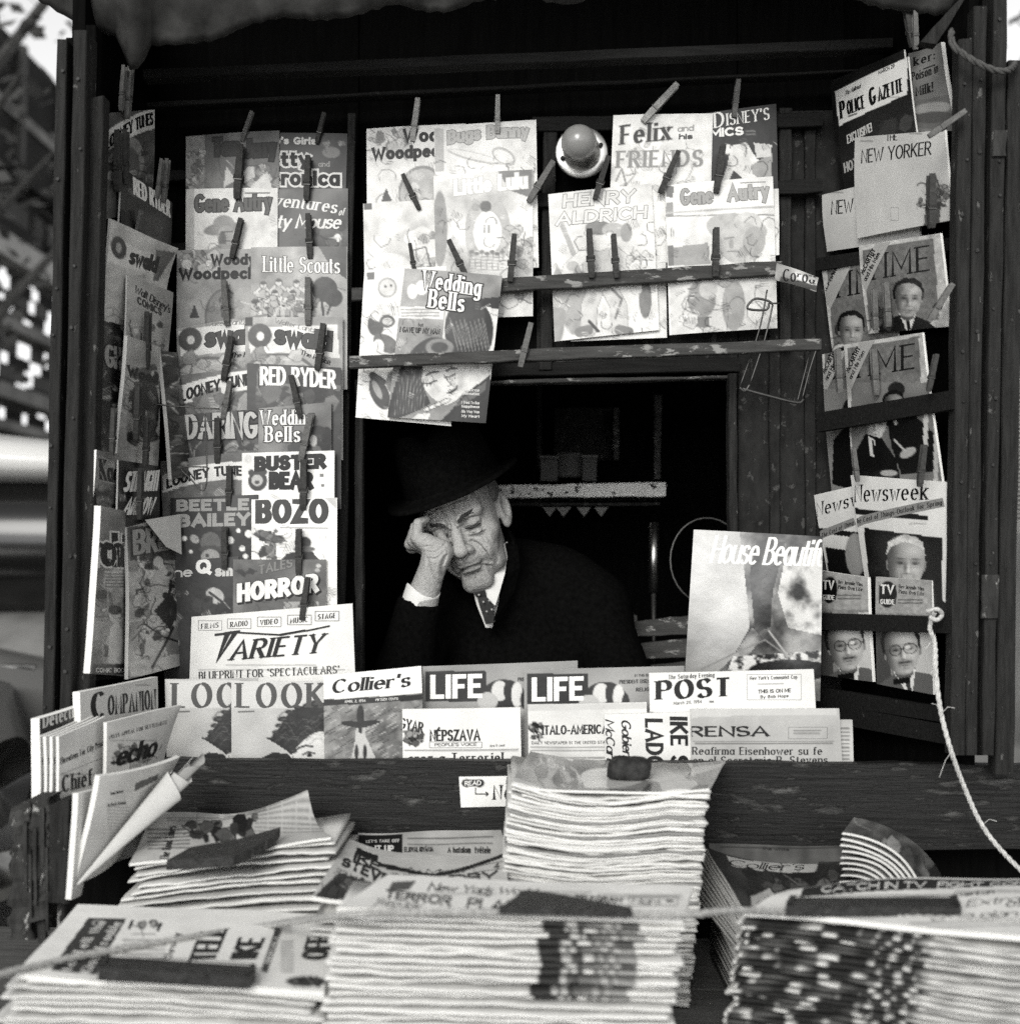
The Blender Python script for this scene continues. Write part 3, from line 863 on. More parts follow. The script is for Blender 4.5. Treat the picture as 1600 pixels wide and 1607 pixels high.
# parked cars (rounded bodies of the period)
def car(loc, rz, paint, roofpaint, label):
    root = empty('parked_car', loc, label, 'car')
    Mx = Matrix.Translation(Vector(loc)) @ Matrix.Rotation(rz, 4, 'Z')
    def loft(sec, name, mat, parent, n=20, e=2.6):
        V = []
        for (x, yc, w, z0, z1) in sec:
            for k in range(n):
                a = 2 * math.pi * k / n; c, s_ = math.cos(a), math.sin(a)
                V.append(Mx @ Vector((x, yc + w * math.copysign(abs(c) ** (2 / e), c), (z0 + z1) / 2 + (z1 - z0) / 2 * math.copysign(abs(s_) ** (2 / e), s_))))
        F = []
        for i in range(len(sec) - 1):
            for k in range(n): F.append((i * n + k, i * n + (k + 1) % n, (i + 1) * n + (k + 1) % n, (i + 1) * n + k))
        F.append(tuple(range(n))); F.append(tuple((len(sec) - 1) * n + k for k in range(n)))
        return mesh(name, V, F, mat, parent, True)
    loft([(2.3, 0, .3, .45, .7), (2.2, 0, .6, .38, .86), (1.7, 0, .74, .34, .98), (.9, 0, .8, .32, 1.04), (0, 0, .84, .3, 1.06), (-1.2, 0, .82, .32, 1.02), (-1.9, 0, .72, .36, .92), (-2.25, 0, .5, .42, .75)], 'body', paint, root)
    loft([(.95, 0, .62, 1.0, 1.08), (.55, 0, .66, .98, 1.44), (.1, 0, .68, .98, 1.56), (-.7, 0, .68, .98, 1.55), (-1.15, 0, .62, .98, 1.36), (-1.5, 0, .5, .95, 1.02)], 'cabin', M['glass'], root)
    loft([(.5, 0, .55, 1.46, 1.5), (.2, 0, .68, 1.45, 1.62), (-.3, 0, .7, 1.44, 1.67), (-.8, 0, .69, 1.44, 1.63), (-1.15, 0, .58, 1.4, 1.5)], 'roof', roofpaint, root)
    for sy in (-1, 1):
        loft([(2.42, sy * .62, .06, .58, .74), (2.3, sy * .62, .2, .45, .88), (1.9, sy * .66, .24, .36, .95), (1.4, sy * .7, .22, .36, .92), (1.0, sy * .74, .12, .4, .8)], 'fender', paint, root, e=2.1)
        loft([(-1.0, sy * .74, .12, .4, .8), (-1.4, sy * .7, .2, .36, .88), (-1.9, sy * .64, .2, .38, .84), (-2.2, sy * .58, .08, .5, .7)], 'fender', paint, root, e=2.1)
        b = MB(); b.lathe([(.1, -.02), (.11, 0), (.1, .03), (.06, .05), (.005, .058)], Mx @ Matrix.Translation((2.40, sy * .62, .68)) @ Matrix.Rotation(R(90), 4, 'Y'), 18)
        b.build('headlight', M['steel'], root, True)
        for sx in (1.55, -1.5):
            Wm = Mx @ Matrix.Translation((sx, sy * .72, .33)) @ Matrix.Rotation(R(90), 4, 'X')
            b = MB(); b.lathe([(.17, -.09), (.29, -.09), (.33, -.06), (.33, .06), (.29, .09), (.17, .09)], Wm, 24); w = b.build('wheel', M['iron'], root, True)
            b = MB(); b.lathe([(.165, -.1), (.12, -.112), (.005, -.118), (.005, .118), (.12, .112), (.165, .1)], Wm, 20); b.build('hub', M['steel'], w, True)
        b = MB(); b.tube([Mx @ Vector((.1 - .9 * 0, sy * .87, .86)), Mx @ Vector((-.02, sy * .88, .86)), Mx @ Vector((-.12, sy * .87, .86))], .013, 8); b.build('handle', M['steel'], root, True)
    b = MB(); b.tube([Mx @ Vector((2.3, -.85, .45)), Mx @ Vector((2.5, -.5, .45)), Mx @ Vector((2.53, 0, .45)), Mx @ Vector((2.5, .5, .45)), Mx @ Vector((2.3, .85, .45))], .06, 10); b.build('bumper', M['steel'], root, True)
car((-1.62, 5.3, 0), R(0), M['cargrey'], M['carlight'], 'grey parked car with a pale roof seen behind the left posts')
car((-3.72, 3.75, 0), R(4), M['cardark'], M['cardark'], 'shiny dark car nose with rounded fender at the left edge')

# ---------------------------------------------------------------- the kiosk
K = empty('news_kiosk', (0, 2.45, 0), 'dark wooden news kiosk with an open window hung full of comics', 'news kiosk')
def pk(name, q, Y, th=.03, mat='wood', **k): return plank(name, q, Y, th, M[mat], K, **k)
# back wall round the window
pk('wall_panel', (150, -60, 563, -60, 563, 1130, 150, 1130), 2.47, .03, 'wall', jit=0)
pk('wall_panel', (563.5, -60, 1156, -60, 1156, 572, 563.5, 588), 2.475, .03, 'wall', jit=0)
pk('wall_panel', (842, 425, 1156, 412, 1156, 571, 842, 585), 2.462, .01, 'panel', jit=0)
pk('wall_panel', (1157, -60, 1330, -60, 1330, 172, 1157, 175), 2.47, .03, 'wall', jit=0)
pk('wall_panel', (1157, 176, 1330, 173, 1330, 1330, 1157, 1330), 2.47, .03, 'panel', jit=0)
pk('wall_panel', (560, 1085, 1156, 1082, 1156, 1500, 560, 1500), 2.465, .03, 'wall', jit=0)
for x in (1206, 1262):
    pk('batten', (x, 195, x + 17, 195, x + 18, 1080, x + 2, 1080), 2.458, .011, 'panel')
pk('beam', (225, 108, 1400, 58, 1400, 76, 225, 124), 2.30, .03, 'woodh')
pk('beam', (200, 162, 1420, 104, 1420, 110, 200, 170), 2.40, .03, 'woodh')
# window frame
pk('window_frame', (563, 577, 1160, 560, 1160, 583, 563, 594), 2.445, .02, 'woodh')
pk('window_frame', (566, 601, 1147, 589, 1147, 594, 566, 607), 2.452, .03, 'railw')
pk('window_frame', (1143, 586, 1156, 586, 1158, 1084, 1145, 1084), 2.44, .03, 'wood')
pk('window_frame', (557, 596, 570, 596, 569, 1084, 556, 1084), 2.44, .03, 'wood')
pk('window_sill', (545, 1078, 1170, 1076, 1170, 1092, 545, 1094), 2.41, .16, 'woodh')
# rails and slats that carry the comics
pk('slat', (546, 178, 558, 178, 540, 1010, 527, 1010), 2.425, .012, 'wood')
for y in (258, 372, 452, 648, 722, 970):
    pk('rail', (250 + (y > 600) * 5, y + 10, 560 - y * .02, y, 560 - y * .02, y + 16, 250, y + 26), 2.438, .012, 'woodh')
pk('slat', (853, 195, 874, 195, 866, 580, 846, 580), 2.44, .012, 'wood')
pk('slat', (1222, 170, 1242, 170, 1240, 545, 1222, 545), 2.444, .012, 'wood')
pk('rail', (835, 184, 1290, 176, 1290, 198, 835, 206), 2.435, .012, 'woodh')
pk('rail', (835, 303, 1290, 280, 1290, 302, 835, 326), 2.428, .012, 'woodh')
pk('rail', (552, 452, 1226, 409, 1226, 431, 552, 472), 2.382, .012, 'railw')
pk('rail', (548, 558, 1288, 531, 1288, 549, 548, 577), 2.325, .014, 'railw')
# left posts and side wall
pk('post', (90, 62, 106, 62, 80, 1345, 62, 1345), 2.04, .05, 'wood')
pk('post', (104, 60, 120, 60, 92, 1345, 78, 1345), 2.075, .03, 'wall')  # dark slab standing in for the shaded gap between the boards
pk('post', (117, 48, 138, 48, 108, 1345, 88, 1345), 2.035, .05, 'wood')
pk('post', (136, 40, 152, 40, 124, 1345, 106, 1345), 2.09, .03, 'wall')  # another dark slab put in where the gap is only shade
pk('post', (140, 155, 163, 150, 136, 1345, 112, 1345), 2.06, .03, 'wood')
def sidewall(name, qf, Yf, qr, Yr, dx, mat, top=-80, bot=1250):
    a, b_, c, d = at(qf[0], top, Yf), at(qr[0], top, Yr), at(qr[1], bot, Yr), at(qf[1], bot, Yf)
    o = np.array([dx, 0, 0]); m = MB(); m.hexa([a, b_, c, d, a + o, b_ + o, c + o, d + o]); return m.build(name, M[mat], K)
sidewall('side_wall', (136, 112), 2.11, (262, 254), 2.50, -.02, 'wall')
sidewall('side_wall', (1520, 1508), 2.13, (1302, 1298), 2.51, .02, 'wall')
for (ya, yb, h) in ((252, 312, 22), (352, 392, 20), (410, 452, 18), (530, 552, 18), (725, 726, 20), (1052, 1040, 16)):
    # rails on the left side wall
    m = MB(); a, b_ = at(150, ya, 2.12), at(268, yb, 2.44); c, d = at(268, yb + h, 2.44), at(150, ya + h, 2.12)
    o = np.array([-.012, 0, 0]); m.hexa([a, b_, c, d, a + o, b_ + o, c + o, d + o]); m.build('rail', M['woodh'], K)
for (ya, yb, h, of) in ((405, 372, 20, 0), (648, 612, 30, .0), (962, 968, 26, 0), (1078, 1112, 24, 0), (1100, 1140, 30, .01)):
    Yo = -.05 if ya in (648, 962) else 0
    m = MB(); a, b_ = at(1280, ya, 2.44 + Yo), at(1494, yb, 2.11 + Yo); c, d = at(1494, yb + h, 2.11 + Yo), at(1280, ya + h, 2.44 + Yo)
    o = np.array([.012, .006, 0]); m.hexa([a, b_, c, d, a + o, b_ + o, c + o, d + o]); m.build('rail', M['woodh'], K)
# right posts
pk('post', (1503, 62, 1525, 60, 1514, 1185, 1491, 1185), 2.06, .03, 'wood')
pk('post', (1527, 10, 1548, 10, 1532, 1185, 1515, 1185), 2.055, .03, 'wood')
pk('post', (1546, -20, 1562, -20, 1544, 1185, 1529, 1185), 2.09, .03, 'wall')  # dark slab behind the right boards, drawn for the shaded gap
pk('post', (1558, -20, 1580, -20, 1559, 1185, 1540, 1185), 2.05, .05, 'wood')
pk('post', (1581, 95, 1606, 95, 1590, 1215, 1560, 1215), 2.07, .03, 'wood')
pk('hinge_plate', (1541, 902, 1567, 902, 1566, 970, 1540, 970), 2.044, .005, 'block', n=4)
pk('hinge_plate', (1558, 205, 1579, 205, 1578, 245, 1557, 245), 2.044, .005, 'block', n=4)
pk('brace', (1503, 0, 1530, -30, 1470, 70, 1442, 66), 2.05, .02, 'wood', n=8)
m = MB(); q = random.Random(21)
for (x0, y0, x1, y1, Y) in ((98, 80, 70, 1300, 2.036), (127, 70, 97, 1300, 2.031), (1514, 80, 1503, 1170, 2.056), (1537, 30, 1524, 1170, 2.051), (1569, 10, 1550, 1170, 2.046)):
    for k in range(9):
        t = (k + q.uniform(.1, .9)) / 9; c = at(x0 + (x1 - x0) * t + q.uniform(-4, 4), y0 + (y1 - y0) * t, Y); m.tube([c, c + np.array([0, -.002, 0])], q.uniform(.0016, .003), 8)
m.build('nail_heads', M['iron'], K)
# counter board, rack shelf, table
pk('front_board', (232, 1191, 1640, 1200, 1640, 1332, 232, 1345), 2.13, .025, 'board', n=30, jit=.0018)
pk('wall_panel', (60, 1300, 1640, 1300, 1640, 1700, 60, 1700), 2.225, .02, 'wall', jit=0)
pk('rack_shelf', (225, 1300, 1330, 1300, 1330, 1312, 225, 1312), 2.16, .28, 'woodh', jit=0)
m = MB(); zt = .645
for k, (y0, y1) in enumerate(((1.16, 1.42), (1.424, 1.68), (1.684, 1.94), (1.944, 2.2))):
    mm = MB(); mm.box((-1.0, y0, zt - .025), (.98, y1, zt + .001 * (k % 2))); mm.build('table_plank', M['plankgrey'], K)
mm = MB(); mm.box((-.98, 1.2, .02), (.96, 1.225, zt - .028)); mm.build('table_front', M['board'], K)
for sx in (-.97, .93):
    mm = MB(); mm.box((sx, 2.1, 0), (sx + .05, 2.16, zt - .028)); mm.build('leg', M['wood'], K)
# inside
def ib(name, lo, hi, mat): mm = MB(); mm.box(lo, hi); return mm.build(name, M[mat], K)
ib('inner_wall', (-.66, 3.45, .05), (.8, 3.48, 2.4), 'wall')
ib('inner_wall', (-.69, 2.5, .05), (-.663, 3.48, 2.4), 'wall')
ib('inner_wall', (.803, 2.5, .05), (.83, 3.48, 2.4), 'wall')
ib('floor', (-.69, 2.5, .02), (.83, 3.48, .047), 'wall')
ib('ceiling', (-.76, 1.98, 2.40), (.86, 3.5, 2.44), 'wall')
def pi(name, q, Y, th, mat): return plank(name, q, Y, th, M[mat], K)
pi('shelf', (700, 763, 1044, 757, 1044, 779, 700, 782), 3.0, .2, 'shelfw')
pi('shelf_bracket', (700, 790, 1035, 788, 1035, 793, 700, 795), 3.02, .1, 'panel')
pi('inner_frame', (842, 600, 850, 600, 850, 735, 842, 735), 3.3, .02, 'panel')
pi('inner_frame', (962, 640, 971, 640, 971, 722, 962, 722), 3.3, .02, 'railw')
pi('inner_frame', (1026, 620, 1038, 620, 1036, 752, 1026, 752), 3.2, .02, 'railw')
pi('inner_panel', (870, 640, 960, 640, 960, 722, 870, 722), 3.34, .02, 'panel')
mm = MB(); mm.tube([at(1026, 820, 2.95), at(1025, 930, 2.94)], .011, 10); o = mm.build('pole', M['steel'], K, True)
mm = MB(); mm.tube([at(1025, 929, 2.94), at(1026, 1095, 2.94)], .005, 8); mm.build('pole_foot', M['wire'], K, True)

fr = empty('paper_fringe', at(905, 795, 2.99), 'row of small pale paper triangles hanging under the white shelf', 'paper fringe')
for x, w in ((862, 22), (884, 24), (916, 22), (943, 22)):
    p = [at(x - w / 2, 796, 2.99), at(x + w / 2, 796, 2.99), at(x, 811, 2.99)]
    mm = MB(); o = np.array([0, .002, 0]); mm.add(p + [a + o for a in p], [(0, 1, 2), (5, 4, 3), (0, 3, 4, 1), (1, 4, 5, 2), (2, 5, 3, 0)]); mm.build('triangle', M['pin_m'], fr)
for i, (x0, y0, x1, y1, lab) in enumerate(((848, 721, 875, 733, 'small dim box on the shelf nearest the sleeping man'), (914, 720, 936, 733, 'small dim box standing right of the round tin on the shelf'))):
    mm = MB(); a, b_ = at(x0, y1, 3.05), at(x1, y0, 3.05); mm.box((a[0], 3.05, a[2] - .03), (b_[0], 3.13, b_[2]))
    o = mm.build('small_box', M['facade'], loc=((a[0] + b_[0]) / 2, 3.09, a[2])); tag(o, lab, 'box')
    mm = MB(); mm.box((a[0] - .003, 3.047, b_[2] + .001), (b_[0] + .003, 3.133, b_[2] + .008)); mm.build('lid', M['plankgrey'], o)
mm = MB(); c = at(893, 735, 3.08); mm.lathe([(.03, 0), (.032, .004), (.032, .05), (.03, .055), (.005, .056)], Matrix.Translation(Vector((c[0], 3.09, c[2] - .02))), 20)
tag(mm.build('round_tin', M['facade'], None, True, loc=c), 'round dim tin between the two boxes on the shelf', 'tin')
mm = MB(); cpt = at(1110, 880, 2.75); rr = .075
mm.tube([cpt + np.array([-rr * math.cos(R(a)), 0.01 * math.sin(R(a)), rr * 1.15 * math.sin(R(a))]) for a in range(0, 361, 12)], .0022, 6, False)
tag(mm.build('wire_hoop', M['wire'], None, True, loc=cpt), 'thin wire hoop hanging inside the window beside the glossy magazine', 'hoop')
cr = empty('wooden_crate', at(1040, 1040, 2.8), 'pale wooden crate just inside the window at lower right', 'crate')
for (y0, y1) in ((968, 1000), (1004, 1036), (1040, 1072)):
    V, F = plank_geo((985, y0 + 8, 1120, y0 - 6, 1120, y1 - 6, 985, y1), 2.8, .012, None, 8, .001, y0); mesh('crate_slat', V, F, M['railw'], cr)
for x in (990, 1108):
    V, F = plank_geo((x, 966, x + 10, 966, x + 10, 1078, x, 1078), 2.815, .1, None, 6, .001, x); mesh('crate_post', V, F, M['plankgrey'], cr)

# canvas awning with its torn hem
hem = [(-60, -50), (40, -12), (80, 12), (110, 30), (142, 48), (186, 58), (196, 92), (205, 112), (222, 108), (233, 72), (285, 70), (338, 64), (390, 40), (444, 28), (500, 33), (550, 28), (600, 12), (622, 6), (660, 18), (704, 20), (750, 2), (820, -6), (868, 5), (900, 8), (930, -6), (1000, -18), (1120, -26), (1240, -20), (1330, -4), (1376, 12), (1430, 20), (1486, 26), (1500, 5), (1580, -30), (1660, -40)]
V = []; F = []; nyc = 16; nxc = 150
for j in range(nyc + 1):
    for i in range(nxc + 1):
        x = -60 + 1720 * i / nxc
        yh = np.interp(x, [h[0] for h in hem], [h[1] for h in hem])
        t = j / nyc
        w_ = .005 * math.sin(x * .017 + 3 * t) + .012 * math.sin(x * .0063 + 1.3) + .003 * math.sin(x * .043 + 5 * t) * t + .002 * math.sin(x * .09 + 11 * t)
        P0 = at(x, yh + 2.0 * math.sin(x * .31), 2.16 + w_ * 1.3)
        P1 = at(x, -230, 2.0)
        bel = .012 * math.sin(math.pi * t) * (1 + .3 * math.sin(x * .012))
        P = P0 * t + P1 * (1 - t) + np.array([0, .25 * w_ * math.sin(t * 9), -bel + .006 * math.sin(x * .035 + t * 6) * (1 - t)])
        V.append(P)
nv = len(V); V += [v + np.array([0, .0035, .003]) for v in V]
gf = grid_faces(nxc, nyc)
F = [tuple(f) for f in gf] + [tuple(int(i) + nv for i in f[::-1]) for f in gf]
for i in range(nxc):
    a = nyc * (nxc + 1) + i; F.append((a, a + nv, a + 1 + nv, a + 1))
tag(mesh('canvas_awning', V, F, M['canvas'], None, True, loc=at(800, -60, 2.05)), 'worn canvas awning with a torn hem over the kiosk', 'awning')
# ---------------------------------------------------------------- comics on the back wall, left of the window
gL = 'comics pinned in the left rack'
def q4(x0, y0, x1, y1, h, w2=None, sk=0):
    """full sheet from its top corners and its height in px"""
    return (x0, y0, x1, y1, x1 + sk, y1 + h, x0 + sk, y0 + h)

def looney(a, x0, y0, x1, y1, txt, h=15, rise=14, g=.2):
    a.f(g); a.n(.25, 30, 4)
    mx, my = (x0 + x1) / 2, (y0 + y1) / 2
    k = 10
    up = []; lo = []
    for i in range(k + 1):
        t = i / k; x = x0 - 6 + (x1 - x0 + 12) * t; y = y0 + (y1 - y0) * t - rise * (1 - (2 * t - 1) ** 2)
        up += [(x, y - h - 6)]; lo += [(x, y + 6)]
    a.p(sum(map(list, up + lo[::-1]), []), .74)
    a.w(txt, x0, y0, x1, y1, h, 'fat', .03, arc=rise / h)
def comic(q, Y, lab, art, **k):
    dn = k.pop('dn', 1.0); al = k.pop('al', 1.0)
    def full(a): art(a); a.detail(int(q[0] * 13 + q[1]), dn, al)
    return cover(q, Y, lab, full, 'comic book', 'comic_book', group=k.pop('group', gL), **k)

YB = 2.425
def A(a):
    a.f(.19); a.n(.3, 40, 2); a.r(292, 214, 322, 430, .3); a.s_(5, 22, 292, 240, 318, 300, .08, .5, 3, 8)
    a.s_(6, 30, 350, 262, 432, 300, .05, .6, 5, 14, .3); a.p([352, 296, 356, 262, 372, 284], .6); a.p([392, 296, 420, 270, 428, 298], .62)
    a.w('Tom', 334, 247, 378, 245, 30, 'black', .09, .05, .06); a.w('Jerry', 384, 250, 434, 246, 30, 'black', .09, .05, .06)
comic(q4(292, 214, 438, 205, 226), YB - .004, 'grey comic with dark rounded lettering, top left of the left rack', A, bu=.004)
def A(a):
    a.f(.045); a.n(.2, 40, 3); a.e(520, 240, 14, 9, .25); a.s_(3, 8, 500, 222, 540, 232, .2, .35, 2, 4)
    a.w("Archie's Girls", 388, 226, 497, 228, 12, 'fat', .7)
    a.w('Betty', 400, 262, 487, 262, 24, 'fat', .03, .72, .12); a.w('and', 500, 263, 518, 263, 9, 'sans', .4)
    a.w('Veronica', 400, 292, 534, 293, 25, 'fat', .03, .72, .12)
comic(q4(398, 208, 545, 210, 220), YB + .002, 'dark comic with white outlined script, top right of the left rack', A)
def A(a):
    a.f(.70); a.n(.10, 60, 5); a.r(292, 296, 306, 520, .5)
    a.e(350, 360, 30, 10, .32, -8); a.e(352, 352, 17, 13, .34); a.e(356, 372, 14, 17, .42); a.e(350, 378, 6, 14, .2); a.l([348, 366, 366, 364], 2, .1); a.l([352, 380, 362, 379], 2, .12)
    a.p([330, 392, 345, 384, 372, 386, 392, 400, 392, 520, 330, 520], .35)
    a.w('Gene', 306, 334, 360, 333, 28, 'gothic', .2, .08, .05); a.w('Autry', 368, 333, 427, 330, 28, 'gothic', .2, .08, .05); a.bar(385, 304, 424, 303, 2, .3)
comic(q4(292, 297, 436, 295, 228), YB - .011, 'pale comic with a cowboy hat portrait in the left rack', A, bu=.003)
def A(a):
    a.f(.15); a.n(.35, 36, 8); a.e(530, 374, 6, 6, .75); a.l([516, 376, 530, 374], 3, .6); a.s_(9, 16, 440, 345, 540, 386, .06, .3, 4, 10)
    a.w('Adventures', 398, 324, 528, 336, 20, 'ital', .76, arc=.15); a.w('of', 531, 339, 540, 338, 11, 'ital', .7)
    a.w('Mighty Mouse', 384, 358, 534, 360, 22, 'script', .76, wk=1.4)
comic(q4(398, 298, 546, 296, 226), YB - .006, 'dark comic with two lines of white slanted script in the left rack', A)
def A(a):
    a.f(.36); a.n(.2, 30, 9); a.s_(4, 30, 282, 395, 340, 430, .2, .7, 4, 12)
    a.p([298, 500, 306, 478, 314, 500], .04); a.e(352, 500, 30, 46, .16); a.e(352, 500, 27, 43, .28); a.e(378, 484, 20, 34, .4, 20); a.l([350, 498, 346, 470, 360, 456], 3, .08)
    a.w('Woody', 331, 417, 402, 416, 18, 'fat', .03); a.w('Woodpecker', 281, 440, 428, 438, 19, 'fat', .03)
comic(q4(278, 393, 432, 390, 226), YB - .018, 'grey comic with two lines of heavy black lettering beside the scouts cover', A)
def A(a):
    a.f(.42); a.n(.2, 40, 11); a.p([500, 387, 545, 387, 545, 440, 520, 420], .16); a.e(510, 455, 20, 20, .1); a.e(524, 468, 14, 14, .12); a.l([505, 470, 508, 495], 4, .08); a.l([520, 478, 514, 494], 3, .08)
    a.e(400, 480, 20, 8, .5); a.p([393, 480, 460, 468, 500, 494, 393, 496], .5)
    for i, (x, y) in enumerate(((412, 480), (436, 476), (464, 478), (430, 494), (458, 494))): a.fig(x, y + 4, 40, .62, .5, .16, 2, i)
    a.s_(44, 26, 400, 462, 500, 496, .12, .7, 3, 7, .4)
    a.w('Little Scouts', 413, 427, 534, 430, 25, 'roman', .78, .2, .04, wk=1.2)
comic(q4(394, 388, 545, 387, 224), YB - .022, 'grey comic showing small children and trees in the left rack', A)
def osw(a, dx, dy, t):
    a.f(.38); a.n(.25, 40, 13)
    a.p([280 + dx, 520 + dy, 420 + dx, 492 + dy + t, 424 + dx, 544 + dy + t, 284 + dx, 560 + dy], .72)
    a.e(299 + dx, 533 + dy, 19, 19, .14); a.e(300 + dx, 534 + dy, 6, 7, .7)
    a.e(330 + dx, 600 + dy, 60, 40, .2, 0); a.e(330 + dx, 602 + dy, 56, 37, .48); a.s_(7, 12, 290 + dx, 560 + dy, 420 + dx, 590 + dy, .3, .6, 6, 16)
    a.w('swald', 322 + dx, 546 + dy, 412 + dx, 534 + dy + t, 31, 'fat', .15, .06, .04, up=(.05, -1))
    a.w('Walter Lantz', 322 + dx, 513 + dy, 386 + dx, 505 + dy + t, 8, 'script', .3)
    a.w('The Rabbit', 362 + dx, 562 + dy, 410 + dx, 556 + dy + t, 8, 'script', .06, wk=1.6)
def A(a): osw(a, 0, 0, 4)
comic((277, 516, 420, 492, 432, 718, 290, 742), YB - .028, 'comic with a big ringed letter O, left of its twin', A)
def A(a): osw(a, 109, -6, 24); a.r(384, 497, 397, 512, .05)
comic((385, 498, 538, 498, 538, 722, 386, 722), YB - .034, 'comic with a big ringed letter O and dark corner stamp, right of its twin', A)
def A(a): looney(a, 284, 632, 404, 604, 'LOONEY TUNES', 19, 4, .22); a.s_(3, 10, 290, 628, 400, 645, .12, .4, 6, 20)
comic((275, 590, 416, 574, 424, 790, 284, 806), YB - .039, 'comic with black letters on a curved white ribbon below the ringed letter comics', A)
def A(a):
    a.f(.05); a.n(.4, 30, 21); a.s_(8, 26, 392, 608, 530, 640, .04, .35, 5, 18); a.r(388, 570, 402, 800, .07)
    a.w('RED RYDER', 408, 605, 528, 611, 30, 'gothic', .82, arc=.05)
comic(q4(388, 570, 535, 577, 222), YB - .045, 'dark comic with tall white block title in the left rack', A)
def A(a):
    a.f(.07); a.n(.5, 24, 22); a.s_(14, 50, 275, 688, 410, 760, .03, .4, 3, 12, .4)
    a.w('DARING', 290, 690, 406, 688, 42, 'gothic', .55, .04, .06)
comic((270, 652, 416, 641, 420, 862, 276, 872), YB - .050, 'dark comic with large pale capital letters beside the bells comic', A)
def A(a):
    a.f(.26); a.n(.3, 50, 23); a.p([452, 700, 470, 676, 488, 690, 492, 712, 452, 712], .03); a.e(500, 684, 14, 16, .03); a.e(512, 690, 12, 20, .05); a.e(492, 692, 6, 9, .5)
    a.w('Wedding', 408, 668, 492, 666, 24, 'romanb', .78, .05, .06); a.w('Bells', 416, 694, 472, 694, 25, 'romanb', .78, .05, .06)
comic(q4(406, 641, 520, 631, 180), YB - .055, 'mid grey bells comic in the left rack with two dark heads at right', A)
def A(a): looney(a, 262, 768, 392, 748, 'LOONEY TUNES', 16, 8, .2)
comic((252, 724, 402, 706, 410, 920, 262, 936), YB - .060, 'comic with black letters on a white ribbon, left of the white bear comic', A)
def A(a):
    a.f(.8); a.n(.06, 60, 25); a.e(405, 755, 15, 16, .04); a.e(404, 754, 9, 9, .5); a.e(404, 757, 4, 3, .1); a.e(395, 742, 5, 5, .04); a.e(415, 741, 5, 5, .04); a.e(390, 720, 6, 7, .6)
    a.w('BUSTER', 400, 740, 512, 735, 23, 'black', .045, .03, .03); a.w('BEAR', 423, 768, 492, 768, 27, 'black', .045, .03, .03); a.bar(502, 746, 508, 746, 5, .3); a.bar(504, 762, 509, 762, 4, .3)
comic(q4(380, 711, 525, 707, 216), YB - .064, 'white comic with heavy black lettering and a round bear head', A)
def A(a):
    a.f(.035); a.n(.3, 40, 27)
    for x, y, r in ((362, 848, 6), (391, 838, 6), (375, 833, 3.5), (381, 861, 4.5), (290, 845, 4), (386, 873, 4), (300, 866, 3), (402, 862, 3)): a.e(x, y, r, r, .8)
    a.e(306, 846, 8, 6, .45, 40); a.e(331, 852, 16, 17, .2); a.e(331, 862, 19, 6, .12); a.e(331, 874, 15, 12, .4); a.e(326, 872, 3, 3, .1)
    a.w('BEETLE', 277, 803, 392, 801, 19, 'black', .42); a.w('BAILEY', 280, 828, 394, 825, 21, 'black', .42)
comic(q4(268, 782, 406, 776, 210), YB - .068, 'black comic with grey block letters, round helmet and white dots', A)
def A(a):
    a.f(.8); a.n(.06, 60, 28); a.s_(31, 26, 408, 832, 440, 880, .03, .35, 3, 9, .4); a.e(476, 852, 13, 10, .1); a.e(478, 862, 17, 5, .2); a.p([440, 880, 452, 868, 490, 866, 504, 880], .06)
    a.w('BOZO', 401, 822, 516, 822, 40, 'black', .12, na=10); a.p([510, 781, 529, 781, 529, 800], .55); a.bar(440, 828, 515, 829, 2, .5)
comic(q4(395, 784, 529, 781, 212), YB - .072, 'white comic with large grey rounded capitals beside the dotted black one', A)
def A(a):
    a.f(.05); a.n(.3, 40, 29); a.e(338, 935, 15, 12, .5, 30); a.l([330, 930, 350, 945], 4, .06); a.s_(8, 10, 300, 940, 362, 965, .02, .12, 5, 14)
    a.w('the', 262, 907, 303, 905, 16, 'sans', .6); a.w('Q', 308, 901, 332, 900, 24, 'fat', .82); a.w('sm', 338, 905, 366, 904, 18, 'fat', .6)
comic(q4(258, 882, 374, 873, 200), YB - .076, 'dark comic with a big white letter Q behind the newspaper', A)
def A(a):
    a.f(.2); a.n(.35, 40, 30); a.p([369, 896, 378, 892, 386, 899, 392, 891, 404, 896, 398, 902, 388, 900, 384, 906], .03)
    a.w('TALES', 406, 902, 460, 890, 15, 'gothic', .3, .16, .05); a.w('HORROR', 372, 946, 501, 929, 30, 'black', .78, .03, .03, sh=.02)
    a.e(500, 888, 4, 3, .6); a.e(498, 895, 4, 3, .5); a.r(447, 944, 500, 965, .45); a.s_(9, 8, 450, 946, 496, 962, .15, .5, 2, 6)
comic(q4(366, 878, 512, 878, 205), YB - .082, 'grey comic with white slanted capitals casting a drawn black shadow', A)
